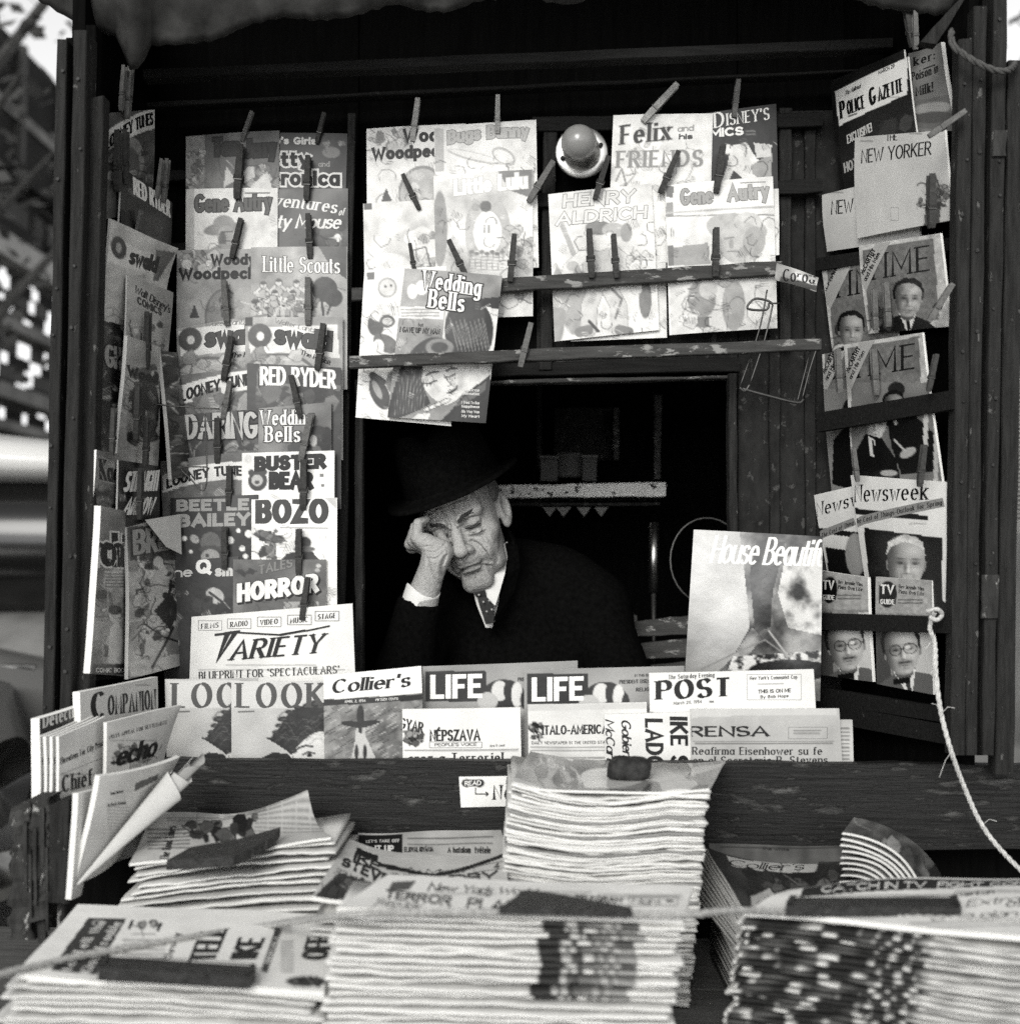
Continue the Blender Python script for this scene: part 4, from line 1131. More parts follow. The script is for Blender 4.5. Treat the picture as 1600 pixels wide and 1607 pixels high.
def A(a):
    a.f(.78); a.n(.05, 50, 31)
    for t, x, y in (('FILMS', 316, 987), ('RADIO', 362, 984), ('VIDEO', 409, 981), ('MUSIC', 456, 978), ('STAGE', 499, 972)):
        a.w(t, x, y, x + 28, y - 2.5, 8, 'didone', .04); a.frame(x - 4, y - 13, x + 33, y + 2, .9, .35)
    a.w('V', 330, 1040, 352, 1037, 45, 'roman', .03, sl=.42, wk=1.9, up=(0, -1)); a.w('ARIETY', 360, 1036, 505, 1024, 30, 'roman', .03, sl=.3, wk=1.4, up=(0, -1))
    a.bar(338, 996, 372, 992, 3.5); a.bar(371, 992, 440, 996, 2.6); a.bar(440, 996, 480, 989, 3.4); a.bar(480, 990, 518, 982, 2.4)
    a.t(356, 1041, 500, 1046, 5, .45, 3); a.t(312, 1049, 545, 1053, 4, .4, 4)
    a.w("BLUEPRINT FOR 'SPECTACULARS'", 313, 1066, 533, 1056, 12, 'roman', .05, up=(0, -1))
    a.t(312, 1075, 545, 1125, 6, .3, 4, 4)
cover((301, 968, 553, 947, 560, 1128, 296, 1130), YB - .10, 'white newspaper with large slanted serif masthead hung under the left comics', A, 'newspaper', 'newspaper', .006, 'news', bu=.004, edge=.78)

# ---------------------------------------------------------------- comics on the left side wall
gS = 'comics along the left side wall'
def LY(x): return 2.10 + (x - 140) / 130 * .30
def sc(q, off, lab, art, **k): return comic(q, (LY(min(q[0], q[6])) - off, LY(max(q[2], q[4])) - off), lab, art, group=gS, **k)
def A(a): looney(a, 164, 238, 240, 196, 'LOONEY TUNES', 20, 8, .18); a.e(200, 250, 22, 34, .35); a.e(200, 262, 14, 30, .2); a.s_(12, 12, 170, 240, 232, 290, .1, .45, 4, 10)
sc((161, 178, 243, 172, 238, 330, 160, 345), 0, 'narrow comic with curved ribbon title at the top of the left side wall', A, th=.005, edge=.8)
def A(a): a.f(.03); a.n(.4, 30, 3); a.s_(6, 14, 190, 330, 262, 390, .02, .12, 5, 14); a.w('RED RYDER', 206, 304, 266, 342, 28, 'gothic', .8, up=(0, -1))
sc((190, 262, 270, 318, 264, 440, 184, 410), 0.014, 'black comic with white slanting title on the left side wall', A)
def A(a):
    a.f(.6); a.n(.2, 30, 4); a.p([172, 372, 240, 400, 236, 432, 166, 410], .76); a.p([238, 390, 268, 396, 245, 440, 236, 440], .25)
    a.e(183, 388, 11, 18, .1, -10); a.e(183, 388, 4, 8, .5); a.w('swald', 196, 412, 240, 428, 26, 'fat', .1, up=(.2, -1))
sc((173, 343, 270, 389, 246, 540, 156, 500), 0.024, 'pale comic tilted forward with a big dark O on the left side wall', A, curl=[(1, 0, .5, .012)])
def A(a):
    a.f(.5); a.n(.2, 40, 6); a.s_(6, 12, 205, 505, 262, 560, .1, .5, 4, 10); a.e(210, 515, 4, 9, .7); a.e(226, 530, 4, 14, .65, 15)
    a.w("Walt Disney's", 208, 458, 264, 492, 13, 'script', .05, up=(0, -1), wk=1.4); a.w('COMICS', 212, 476, 250, 496, 12, 'fat', .12, up=(0, -1))
sc((201, 432, 271, 459, 256, 640, 190, 620), 0.034, 'grey comic with small dark script above an upright clip on the side wall', A)
def A(a): a.f(.04); a.n(.5, 20, 8); a.s_(66, 26, 150, 440, 194, 530, .02, .5, 2, 8, .5)
sc((149, 436, 196, 450, 192, 600, 146, 590), 0.012, 'nearly black comic with pale specks under the tilted pale one', A)
def A(a): a.f(.05); a.n(.5, 30, 8); a.s_(67, 26, 152, 580, 192, 640, .03, .45, 3, 9, .5); a.w('GHOST', 161, 575, 226, 590, 36, 'gothic', .4, .02, .05, up=(0, -1))
sc((156, 522, 212, 534, 206, 720, 146, 704), 0.022, 'dark comic with tall grey letters and a bright spine on the side wall', A, th=.007, edge=.85)
def A(a): a.f(.46); a.n(.25, 40, 10); a.s_(68, 22, 205, 560, 246, 690, .02, .2, 5, 16); a.e(226, 640, 22, 50, .04); a.w('Wood', 197, 590, 246, 604, 18, 'fat', .03, up=(0, -1))
sc((200, 527, 252, 545, 247, 745, 183, 720), 0.046, 'grey comic with a black word and dark figure on the side wall', A, th=.006)
def A(a): a.f(.12); a.n(.5, 14, 12); a.s_(71, 40, 255, 560, 300, 740, .03, .6, 2, 8, .7)
sc((252, 552, 276, 556, 304, 744, 270, 752), 0.05, 'curled thin comic standing edge on between the two walls', A, bu=.012, th=.006, edge=.5)
def A(a): a.f(.3); a.n(.4, 30, 14); a.s_(72, 16, 145, 770, 190, 830, .03, .3, 4, 10); a.w('Kaanga', 153, 752, 212, 766, 33, 'roman', .02, .38, .07, up=(0, -1), wk=1.4)
sc((151, 706, 206, 716, 196, 905, 136, 890), 0.032, 'comic with black serif letters and bright spine low on the side wall', A, th=.008, edge=.88)
def A(a): a.f(.025); a.n(.4, 30, 15); a.s_(73, 12, 186, 810, 240, 880, .03, .2, 4, 10); a.w('STRAIGHT', 190, 772, 248, 770, 32, 'gothic', .8, sl=.2, up=(0, -1)); a.w('ARROW', 188, 808, 236, 808, 28, 'gothic', .8, sl=.3, up=(0, -1))
sc((186, 722, 252, 732, 244, 905, 180, 905), 0.054, 'black comic with two lines of jagged white capitals on the side wall', A)
def A(a):
    a.f(.34); a.n(.3, 40, 16); a.p([160, 895, 212, 900, 212, 925, 186, 935, 158, 925], .55); a.t(162, 898, 210, 926, 5, .1, 3); a.e(174, 990, 16, 70, .4, 4); a.s_(74, 22, 150, 930, 200, 1040, .08, .6, 3, 11)
    a.p([166, 1040, 170, 985, 178, 970, 188, 990, 190, 1042], .6); a.e(176, 964, 9, 12, .6); a.e(176, 957, 11, 8, .07); a.r(144, 1042, 212, 1060, .12)
    a.w('Archie', 120, 886, 214, 892, 54, 'fat', .03, .7, .05, up=(0, -1)); a.w('COMIC BOOKS', 149, 1055, 200, 1055, 7, 'sans', .7, up=(0, -1))
sc((158, 794, 214, 806, 206, 1062, 141, 1057), 0.046, 'tall comic with a thick bright spine at the foot of the side wall', A, th=.010, edge=.88)
def A(a):
    a.f(.45); a.n(.4, 26, 17); a.p([200, 826, 290, 826, 290, 880, 202, 880], .16); a.s_(75, 120, 212, 885, 298, 1050, .04, .72, 4, 16, .4)
    a.p([222, 1030, 234, 900, 246, 884, 262, 900, 256, 960, 262, 1030], .56); a.e(242, 880, 11, 14, .1); a.e(244, 884, 8, 10, .62); a.p([262, 990, 276, 930, 292, 920, 298, 1000], .6); a.e(282, 916, 9, 11, .58); a.e(281, 910, 10, 7, .06)
    a.s_(76, 60, 224, 890, 296, 1030, .05, .75, 3, 9, .5); a.p([236, 960, 262, 930, 280, 956, 262, 990], .1); a.p([250, 1000, 290, 975, 292, 1030, 262, 1040], .34); a.p([205, 1040, 300, 1022, 300, 1060, 205, 1062], .58); a.l([234, 1048, 268, 985], 4, .08); a.l([222, 980, 250, 1000, 284, 1010], 3, .05)
    a.w('BRIDE', 206, 872, 288, 860, 40, 'gothic', .42, .12, .05, up=(0, -1))
bigc = sc((199, 828, 286, 806, 302, 1039, 202, 1066), 0.072, 'large action comic with a folded corner at the foot of the side wall', A, th=.006, edge=.6)
def A(a): a.f(.66); a.p([262, 828, 280, 818, 276, 858, 268, 850], .25)
P = [at(229, 816, LY(229) - .085), at(284, 807, LY(284) - .085), at(286, 870, LY(286) - .10), at(262, 858, LY(262) - .10)]
n_ = np.array([0, -.002, 0]); mm = MB(); mm.add([p + n_ for p in P] + [p + n_ * 2.6 for p in P], [(3, 2, 1, 0), (4, 5, 6, 7), (0, 1, 5, 4), (1, 2, 6, 5), (2, 3, 7, 6), (3, 0, 4, 7)])
mesh('folded_corner', mm.V, mm.F, M['cover'], bigc, cols=np.full(8, .62))
# ---------------------------------------------------------------- comics over the window
gC = 'comics pinned over the window'
def cc(q, Y, lab, art, **k): return comic(q, Y, lab, art, group=gC, dn=k.pop('dn', 1.9), al=1.25, **k)
def A(a):
    a.f(.74); a.n(.1, 50, 2); a.s_(4, 26, 578, 204, 640, 240, .3, .72, 4, 14); a.p([598, 317, 606, 296, 616, 317], .12); a.e(660, 300, 34, 40, .3, 20); a.e(660, 302, 31, 37, .48, 20); a.e(650, 303, 9, 16, .7)
    a.w('Woody', 632, 225, 720, 222, 22, 'fat', .07); a.w('Woodpecker', 583, 253, 728, 245, 21, 'fat', .07)
cc((575, 202, 731, 194, 733, 420, 577, 430), YB - .002, 'pale comic with two lines of black lettering, top left over the window', A)
def A(a):
    a.f(.78); a.n(.06, 50, 3); a.r(682, 202, 696, 270, .5); a.e(745, 247, 44, 7, .5, 14); a.e(745, 246, 40, 5, .76, 14); a.e(790, 246, 20, 12, .5, 30); a.e(790, 247, 17, 9, .78, 30)
    a.w('Bugs Bunny', 702, 228, 830, 217, 22, 'fat', .56, .36, .05, arc=.15)
cc((681, 199, 841, 188, 845, 420, 683, 432), YB - .008, 'very pale comic with faint grey script, top row over the window', A)
def A(a): a.f(.62); a.n(.25, 46, 4); a.r(571, 319, 584, 330, .15); a.e(660, 375, 26, 14, .8); a.e(663, 390, 22, 34, .72); a.s_(6, 12, 645, 365, 690, 428, .35, .8, 5, 12); a.e(610, 420, 34, 22, .74); a.l([645, 395, 668, 388, 676, 420], 2, .15)
cc((570, 320, 690, 313, 694, 540, 574, 548), YB - .010, 'pale smudged comic under the black lettered one at the window corner', A)
def A(a):
    a.f(.66); a.n(.22, 50, 5); a.p([780, 268, 836, 265, 836, 312, 800, 300], .3); a.e(690, 360, 12, 60, .35); a.e(765, 365, 36, 60, .5); a.e(765, 366, 22, 34, .8); a.e(762, 325, 9, 9, .2); a.e(746, 326, 6, 6, .4)
    a.l([760, 355, 760, 366], 2, .2); a.l([767, 355, 767, 366], 2, .2); a.p([735, 425, 745, 395, 785, 395, 792, 425], .66)
    for i in range(6): a.l([738 + i * 9, 398, 736 + i * 9, 424], 1.3, .35); a.l([738, 398 + i * 5, 790, 400 + i * 5], 1.3, .4)
    for i in range(7): a.e(740 + i * 8, 396 + (i % 2) * 3, 4, 3, .3)
    a.s_(8, 16, 800, 350, 834, 420, .4, .8, 3, 9); a.e(815, 455, 14, 16, .45); a.s_(9, 8, 795, 440, 832, 492, .3, .75, 3, 8)
    a.w('Little Lulu', 712, 308, 828, 296, 26, 'fat', .84, .6, .05)
cc((680, 276, 836, 266, 836, 496, 686, 502), YB - .016, 'pale comic with white bubble letters and a round-bodied doll in checked skirt', A)
def A(a):
    a.f(.78); a.n(.06, 40, 6); a.r(576, 428, 588, 440, .2); a.e(608, 452, 15, 16, .45); a.e(608, 452, 12, 13, .66); a.e(605, 450, 2, 2, .2); a.e(614, 449, 2, 2, .2)
    a.e(590, 510, 13, 18, .18); a.e(600, 492, 22, 14, .72); a.e(608, 505, 12, 10, .2); a.e(608, 505, 8, 6, .7); a.e(606, 540, 22, 13, .22, 30); a.e(594, 545, 9, 12, .8); a.l([600, 600, 585, 590], 12, .12)
    a.e(596, 618, 14, 27, .12, -25); a.e(592, 612, 5, 16, .4, -25); a.e(622, 600, 16, 20, .3)
cc((572, 424, 700, 418, 708, 669, 558, 655), YB - .048, 'white comic with round dark shapes half hidden by the bells comic', A)
def A(a):
    a.f(.34); a.n(.25, 40, 7)
    a.p([700, 480, 787, 470, 770, 580, 690, 572], .7); a.e(736, 520, 38, 52, .05); a.e(730, 505, 30, 38, .1, 20)
    for i in range(18): a.l([706 + i * 3.2, 500 + (i * 7) % 16, 716 + i * 3, 540 + (i * 11) % 20], 1.5, .28)
    a.p([742, 470, 788, 466, 786, 486, 760, 482], .04); a.e(662, 452, 10, 12, .7); a.e(647, 458, 8, 12, .72); a.p([626, 481, 698, 484, 696, 502, 624, 500], .72); a.t(630, 484, 692, 500, 5, .25, 4)
    a.e(672, 590, 42, 62, .07, 20); a.e(650, 640, 42, 36, .05)
    for i in range(20): a.l([634 + i * 3.4, 552 + (i * 5) % 9, 622 + i * 3.1, 590, 620 + i * 2.2, 640], 1.3, .3 if i % 3 == 0 else .14)
    a.e(700, 604, 34, 36, .66, 25); a.e(724, 586, 20, 26, .62, 20); a.l([674, 590, 690, 586], 3, .06); a.l([706, 580, 720, 574], 3, .06); a.l([690, 600, 700, 606, 704, 612], 2, .3); a.e(709, 612, 10, 5, .08, -25); a.e(694, 596, 9, 3, .2, -10); a.e(680, 606, 6, 18, .5, 20)
    a.p([690, 656, 740, 624, 766, 600, 764, 665, 690, 662], .07); a.e(684, 640, 18, 7, .66, 25); a.e(676, 648, 18, 6, .6, 20); a.l([744, 600, 760, 560], 6, .5)
    a.r(604, 568, 790, 670, .34); a.p([730, 560, 790, 560, 770, 596, 730, 620], .72)
    a.p([650, 572, 736, 570, 740, 596, 732, 614, 716, 630, 702, 637, 684, 630, 668, 614, 660, 596], .7)
    a.p([634, 560, 672, 552, 664, 576, 661, 598, 668, 616, 676, 634, 662, 642, 640, 652, 606, 662, 608, 644, 618, 610], .04)
    q = random.Random(3)
    for i in range(16): a.l([640 + i * 1.6, 566, 630 + i * 2.2, 592, 622 + i * 3, 622 + i % 4, 616 + i * 3.2, 652 - i * .6], 1.1, .34 if i % 2 else .16, .8)
    a.l([669, 590, 677, 585, 688, 584], 2.8, .04); a.l([700, 583, 708, 579, 717, 579], 2.4, .04); a.l([663, 602, 672, 603, 685, 598], 2.6, .04); a.l([698, 593, 706, 592, 714, 588], 2.4, .04)
    for k in range(4): a.l([666 + k * 5, 603, 665 + k * 5, 607], 1.0, .06); a.l([701 + k * 4, 593, 702 + k * 4, 596], 1.0, .06)
    a.l([696, 588, 703, 599, 709, 604, 703, 607], 1.4, .22); a.p([700, 618, 706, 611, 711, 611, 718, 604, 717, 612, 709, 619], .05); a.l([702, 616, 716, 608], 1.2, .75); a.l([704, 622, 713, 618], 1.2, .35)
    a.e(682, 614, 9, 9, .52, 20, 6, .7); a.e(724, 600, 5, 12, .5, 10, 5, .7); a.l([702, 637, 716, 630, 732, 614], 1.4, .15)
    a.p([690, 662, 708, 644, 730, 618, 770, 588, 766, 670, 690, 668], .05); a.p([712, 640, 734, 618, 764, 598, 762, 612, 736, 630], .2)
    for k in range(4): a.e(672 + k * 9, 642 - k * 4, 9, 3.6, .06, -22); a.e(672 + k * 9, 642 - k * 4, 8, 2.6, .74, -22)
    a.p([640, 662, 656, 650, 676, 648, 670, 664], .66); a.l([690, 552, 700, 560, 716, 562], 3, .04); a.e(690, 546, 22, 14, .3, 0, 2, 1, .6)
    a.w('Wedding', 661, 452, 754, 466, 28, 'romanb', .84, .05, .07); a.w('Bells', 671, 483, 728, 491, 29, 'romanb', .84, .05, .07)
    a.w('I GAVE UP MY MAN', 627, 522, 690, 526, 9, 'gothic', .03); a.w('but', 656, 513, 664, 514, 6, 'tiny', .1)
    for t, y in (('We Drop', 614), ('Information', 620), ('I Tried To Buy', 634), ('Happiness', 640), ('His Way Was', 648), ('My Heart', 655)): a.w(t, 724, y, 752, y + 1, 4.5, 'tiny', .75)
cc((635, 421, 788, 433, 762, 664, 608, 655), YB - .060, 'bells comic at the window corner with a weeping dark-haired woman', A, bu=.004)
def A(a):
    a.f(.76); a.n(.1, 50, 8); a.e(1012, 216, 27, 28, .84); a.e(1012, 216, 24, 25, .8); a.s_(4, 12, 994, 198, 1030, 228, .5, .84, 3, 8); a.s_(7, 20, 985, 240, 1110, 300, .55, .84, 4, 12); a.l([966, 285, 975, 265, 982, 290], 3, .35)
    a.w('Felix', 972, 228, 1052, 220, 30, 'romanb', .13, .55, .04); a.w('and', 1062, 208, 1088, 206, 10, 'sans', .4); a.w('his', 1064, 220, 1086, 219, 9, 'fat', .16); a.w('FRIENDS', 966, 264, 1102, 262, 26, 'romanb', .36, .6, .03)
cc((962, 181, 1118, 178, 1112, 410, 952, 415), YB - .012, 'pale comic with heavy serif letters right of the light bulb', A)
def A(a):
    a.f(.045); a.n(.3, 40, 9); a.p([1146, 230, 1170, 224, 1186, 250, 1206, 262, 1206, 290, 1130, 290, 1140, 262], .7); a.p([1176, 262, 1210, 240, 1210, 285, 1180, 275], .4); a.p([1150, 268, 1168, 285, 1140, 290], .06); a.e(1140, 235, 9, 8, .75); a.p([1182, 225, 1210, 228, 1208, 246, 1186, 250], .62)
    a.w('D', 1119, 202, 1136, 199, 24, 'roman', .8, wk=1.2); a.w("ISNEY'S", 1139, 198, 1207, 188, 19, 'roman', .8, wk=1.2); a.w('COMICS', 1080, 219, 1166, 213, 14, 'fat', .8); a.t(1170, 204, 1188, 218, 5, .3, 2)
cc((1062, 184, 1217, 163, 1222, 400, 1070, 412), YB - .004, 'black comic with white script in the top right corner over the window', A)
def A(a): a.f(.74); a.n(.1, 40, 10); a.s_(40, 26, 1010, 330, 1044, 410, .3, .8, 2, 8, .8)
cc((890, 318, 1043, 313, 1046, 530, 895, 536), YB - .012, 'pale comic of pen lines showing only a narrow strip between two others', A)
def A(a):
    a.f(.74); a.n(.1, 50, 11); a.e(900, 470, 20, 56, .42); a.e(875, 480, 12, 60, .4); a.l([882, 355, 900, 400], 8, .45); a.e(1012, 470, 10, 30, .3)
    a.fig(946, 520, 165, .7, .56, .3, -6, 5); a.e(962, 362, 18, 12, .5); a.e(982, 366, 9, 15, .4); a.e(955, 378, 10, 12, .72); a.s_(41, 16, 985, 400, 1020, 420, .5, .8, 3, 9); a.e(898, 418, 10, 8, .5); a.l([924, 505, 938, 520], 5, .12); a.l([960, 455, 975, 470, 965, 500], 4, .3)
    a.w('HENRY', 882, 327, 996, 318, 21, 'gothic', .68, .3, .045, sl=.12); a.w('ALDRICH', 871, 355, 1014, 343, 20, 'gothic', .72, .32, .045, sl=.12)
cc((860, 305, 1022, 288, 1034, 518, 870, 536), YB - .020, 'pale comic with outlined capitals and a striding figure, tilted over the window', A)
def A(a):
    a.f(.76); a.n(.08, 50, 12); a.r(1044, 292, 1056, 310, .2); a.r(1044, 318, 1056, 340, .35); a.l([1044, 335, 1216, 325], 3, .5); a.l([1044, 340, 1216, 338], 2, .3)
    a.e(1155, 360, 48, 24, .5, 8); a.e(1172, 350, 22, 16, .62); a.e(1160, 382, 34, 34, .56, 15); a.e(1182, 380, 18, 24, .46, 10); a.p([1047, 390, 1110, 382, 1114, 416, 1050, 418], .4); a.r(1047, 386, 1056, 418, .25)
    a.l([1136, 376, 1150, 374], 2, .3); a.l([1140, 396, 1158, 396], 2, .32); a.e(1146, 384, 4, 8, .42); a.p([1050, 440, 1215, 430, 1218, 516, 1052, 526], .62); a.e(1100, 470, 22, 30, .34); a.e(1110, 455, 14, 16, .5); a.e(1150, 480, 18, 40, .4); a.r(1080, 498, 1112, 514, .26); a.s_(42, 14, 1060, 445, 1210, 520, .4, .76, 6, 18)
    a.w('Gene', 1067, 323, 1118, 320, 26, 'gothic', .42, .26, .04); a.w('Autry', 1140, 318, 1206, 312, 26, 'gothic', .46, .3, .04); a.bar(1160, 288, 1200, 286, 1.5, .4)
cc((1043, 291, 1212, 277, 1219, 515, 1050, 526), YB - .026, 'pale comic with a large hatted head, right above the window', A, bu=.004)
def A(a): a.f(.74); a.n(.15, 40, 13)
cc((1075, 304, 1221, 296, 1222, 400, 1078, 412), YB - .018, 'blank pale sheet showing a thin edge behind the hatted head comic', A)
def A(a): a.f(.7); a.n(.12, 40, 14); a.s_(43, 12, 800, 430, 834, 492, .4, .8, 3, 10)
cc((768, 330, 843, 326, 845, 420, 770, 424), YB - .013, 'blank pale sheet showing a thin edge behind the doll comic', A)

# ---------------------------------------------------------------- magazines on the right side wall
gR = 'magazines on the right side wall'
def RY(x): return 2.43 - (x - 1290) / 205 * .31
def mag(q, lab, art, off=0, **k):
    return cover(q, (RY(min(q[0], q[6])) - off, RY(max(q[2], q[4])) - off), lab, art, 'magazine', 'magazine', group=gR, **k)
def A(a): a.f(.05); a.n(.3, 40, 1)
mag((1303, 128, 1418, 78, 1440, 260, 1318, 300), 'dark magazine edge showing behind the police paper', A, -.004)
def A(a):
    a.f(.06); a.n(.25, 40, 1); a.p([1309, 143, 1423, 89, 1425, 148, 1317, 198], .78)
    a.w('The National', 1327, 150, 1355, 137, 7, 'script', .05, wk=1.5); a.w('P', 1319, 187, 1330, 183, 27, 'romanb', .03, wk=1.2); a.w('OLICE', 1332, 180, 1364, 168, 21, 'romanb', .03, wk=1.3); a.w('G', 1370, 166, 1381, 160, 27, 'romanb', .03, wk=1.2); a.w('AZETTE', 1383, 158, 1420, 142, 21, 'romanb', .03, wk=1.3); a.w('MARCH 29', 1383, 116, 1406, 105, 6, 'tiny', .05); a.bar(1334, 182, 1350, 177, 2, .3); a.t(1380, 150, 1418, 154, 4, .4)
    a.w('EXCLUSIVE!', 1333, 226, 1374, 205, 14, 'gothic', .6); a.w('HOT', 1327, 272, 1350, 262, 16, 'gothic', .5); a.s_(3, 8, 1380, 170, 1430, 230, .05, .14, 6, 14)
mag((1309, 143, 1423, 89, 1446, 262, 1325, 300), 'black magazine with a white masthead block, top of the right wall', A, .004)
def A(a):
    a.f(.3); a.n(.15, 40, 2); a.p([1427, 160, 1498, 146, 1498, 205, 1427, 200], .26); a.e(1462, 170, 30, 10, .42, -6); a.e(1462, 184, 32, 9, .2, -4)
    a.w('ker:', 1432, 104, 1464, 92, 14, 'romanb', .05); a.bar(1446, 108, 1464, 101, 1.6, .06); a.w('Poison in', 1430, 128, 1470, 112, 14, 'romanb', .05); a.w('Milk!', 1436, 151, 1462, 143, 15, 'romanb', .05)
cover((1425, 84, 1476, 66, 1498, 205, 1430, 206), (RY(1425) - .012, RY(1485) - .012), 'grey newspaper with bold serif headline hanging beside the right posts', A, 'newspaper', 'newspaper', .007, 'news', bu=-.005, edge=.8)
def yorker(a, dx, dy, s=1):
    a.f(.6); a.n(.06, 60, 3)
    a.w('THE', 1395 + dx, 221 + dy, 1413 + dx, 220 + dy, 11, 'light', .04, up=(0, -1), wk=1.7); a.w('NEW YORKER', 1354 + dx, 257 + dy, 1465 + dx, 243 + dy, 22, 'light', .04, up=(.02, -1), wk=1.5)
    a.t(1352 + dx, 219 + dy, 1376 + dx, 224 + dy, 5, .3); a.t(1432 + dx, 207 + dy, 1452 + dx, 212 + dy, 5, .3)
def A(a): yorker(a, -47, 80)
mag((1289, 306, 1440, 270, 1444, 374, 1297, 395), 'blank pale magazine half hidden left of its twin, thin lettering', A, -.004)
def A(a):
    yorker(a, 0, 0)
    a.p([1454, 360, 1458, 300, 1456, 290, 1462, 276, 1472, 276, 1480, 300, 1476, 362], .18); a.s_(77, 40, 1444, 290, 1490, 325, .08, .4, 2, 5); a.l([1462, 280, 1464, 350], 2, .35); a.l([1470, 282, 1468, 350], 2, .3); a.frame(1404, 325, 1416, 345, .8, .5)
mag((1341, 216, 1482, 204, 1496, 345, 1344, 374), 'blank pale magazine with thin dark lettering and a small tree', A, .020, th=.004, edge=.85)
def tim(a, dx, dy, port=True, sx=1):
    a.f(.6); a.n(.05, 60, 5); a.p([1354 + dx, 392 + dy, 1466 + dx, 374 + dy, 1476 + dx, 502 + dy, 1366 + dx, 514 + dy], .26)
    a.n(.1, 30, 4)
    if port: a.head(1429 + dx, 468 + dy, 30, .44, .03, 3, .03)
    a.n(.16, 5, 9, 2)
    a.s_(51, 6, 1370 + dx, 470 + dy, 1405 + dx, 510 + dy, .1, .2, 6, 14)
    a.w('TIME', 1362 + dx, 441 + dy, 1463 + dx, 424 + dy, 40, 'thin', .03, up=(-.03, -1), wk=1.3)
    a.bar(1352 + dx, 452 + dy, 1392 + dx, 374 + dy, 21, .5); a.w('McCARTHY', 1357 + dx, 432 + dy, 1378 + dx, 392 + dy, 8, 'fat', .05, up=(-.88, -.47)); a.w('and His Men', 1362 + dx, 442 + dy, 1386 + dx, 398 + dy, 7, 'sans', .06, up=(-.88, -.47))
def A(a): tim(a, -57, 28, False); a.head(1338, 518, 29, .42, .03, 2, .03)
mag((1289, 421, 1400, 398, 1412, 560, 1308, 560), 'magazine with a diagonal sash partly hidden left of its twin above', A, -.004, base=.6)
def A(a): tim(a, 0, 0)
mag((1347, 386, 1475, 366, 1492, 512, 1362, 524), 'magazine with a diagonal sash and dark haired man in a suit', A, .026, th=.004, edge=.85)
def A(a): tim(a, -62, 156, False); a.r(1290, 610, 1400, 780, .34); a.p([1306, 760, 1310, 690, 1330, 668, 1350, 680, 1350, 770], .02); a.e(1338, 650, 14, 26, .04)
mag((1289, 556, 1380, 540, 1390, 760, 1305, 780), 'magazine with a sash behind the pair of dark suited men', A, .002, base=.55)
def A(a):
    tim(a, -24, 154, False); a.r(1337, 600, 1480, 790, .3); a.n(.15, 40, 6); a.e(1412, 611, 13, 12, .07)
    a.head(1377, 664, 28, .62, .03, 8); a.p([1340, 760, 1346, 706, 1362, 680, 1390, 688, 1412, 720, 1420, 760], .025); a.p([1366, 684, 1378, 690, 1376, 716, 1370, 716], .7); a.l([1374, 692, 1376, 712], 3, .05)
    a.head(1408, 636, 22, .3, .02, -6); a.p([1398, 662, 1430, 640, 1466, 680, 1470, 740, 1420, 745, 1405, 700], .03); a.l([1405, 640, 1412, 664], 5, .6); a.e(1430, 710, 13, 7, .5, -30); a.l([1410, 690, 1425, 706], 3, .6); a.e(1400, 742, 14, 5, .5); a.r(1452, 620, 1458, 700, .62); a.r(1466, 615, 1472, 760, .6)
mag((1324, 541, 1446, 522, 1478, 758, 1340, 770), 'magazine with a sash over two men in dark suits', A, .032, th=.004, edge=.85)
def news(a, dx, dy, sx=1):
    a.f(.76); a.n(.05, 60, 7); a.p([1340 + dx, 797 + dy, 1460 + dx, 809 + dy, 1460 + dx, 817 + dy, 1341 + dx, 806 + dy], .05); a.p([1358 + dx, 828 + dy, 1480 + dx, 844 + dy, 1480 + dx, 980 + dy, 1372 + dx, 960 + dy], .03)
    a.t(1432 + dx, 820 + dy, 1460 + dx, 824 + dy, 4, .4)
def A(a):
    news(a, -62, 30); a.e(1346, 870, 16, 34, .4); a.w('Newsweek', 1281, 811, 1392, 780, 22, 'roman', .03, up=(.02, -1)); a.bar(1286, 840, 1346, 817, 12, .36); a.w('The Cost of Thing', 1290, 844, 1344, 822, 7, 'romanb', .08, up=(0, -1))
mag((1277, 777, 1385, 752, 1400, 905, 1302, 922), 'white news magazine with a grey sash partly hidden left of its twin', A, -.006)
def A(a):
    news(a, 0, 0); a.head(1425, 884, 42, .48, .4, 2, .03, old=True); a.tex([1396, 872, 1400, 850, 1425, 838, 1452, 850, 1456, 872, 1448, 858, 1425, 850, 1404, 858], .5, .8, 8, 3); a.w('Newsweek', 1340, 788, 1460, 784, 27, 'roman', .03, up=(.02, -1)); a.bar(1338, 820, 1482, 788, 14, .36); a.w('The Cost of Things-Outlook for Spring', 1341, 823, 1480, 792, 8, 'romanb', .08, up=(-.03, -1))
mag((1334, 746, 1488, 757, 1488, 975, 1366, 960), 'white news magazine with a grey sash and white haired man', A, .036, th=.005, edge=.85)
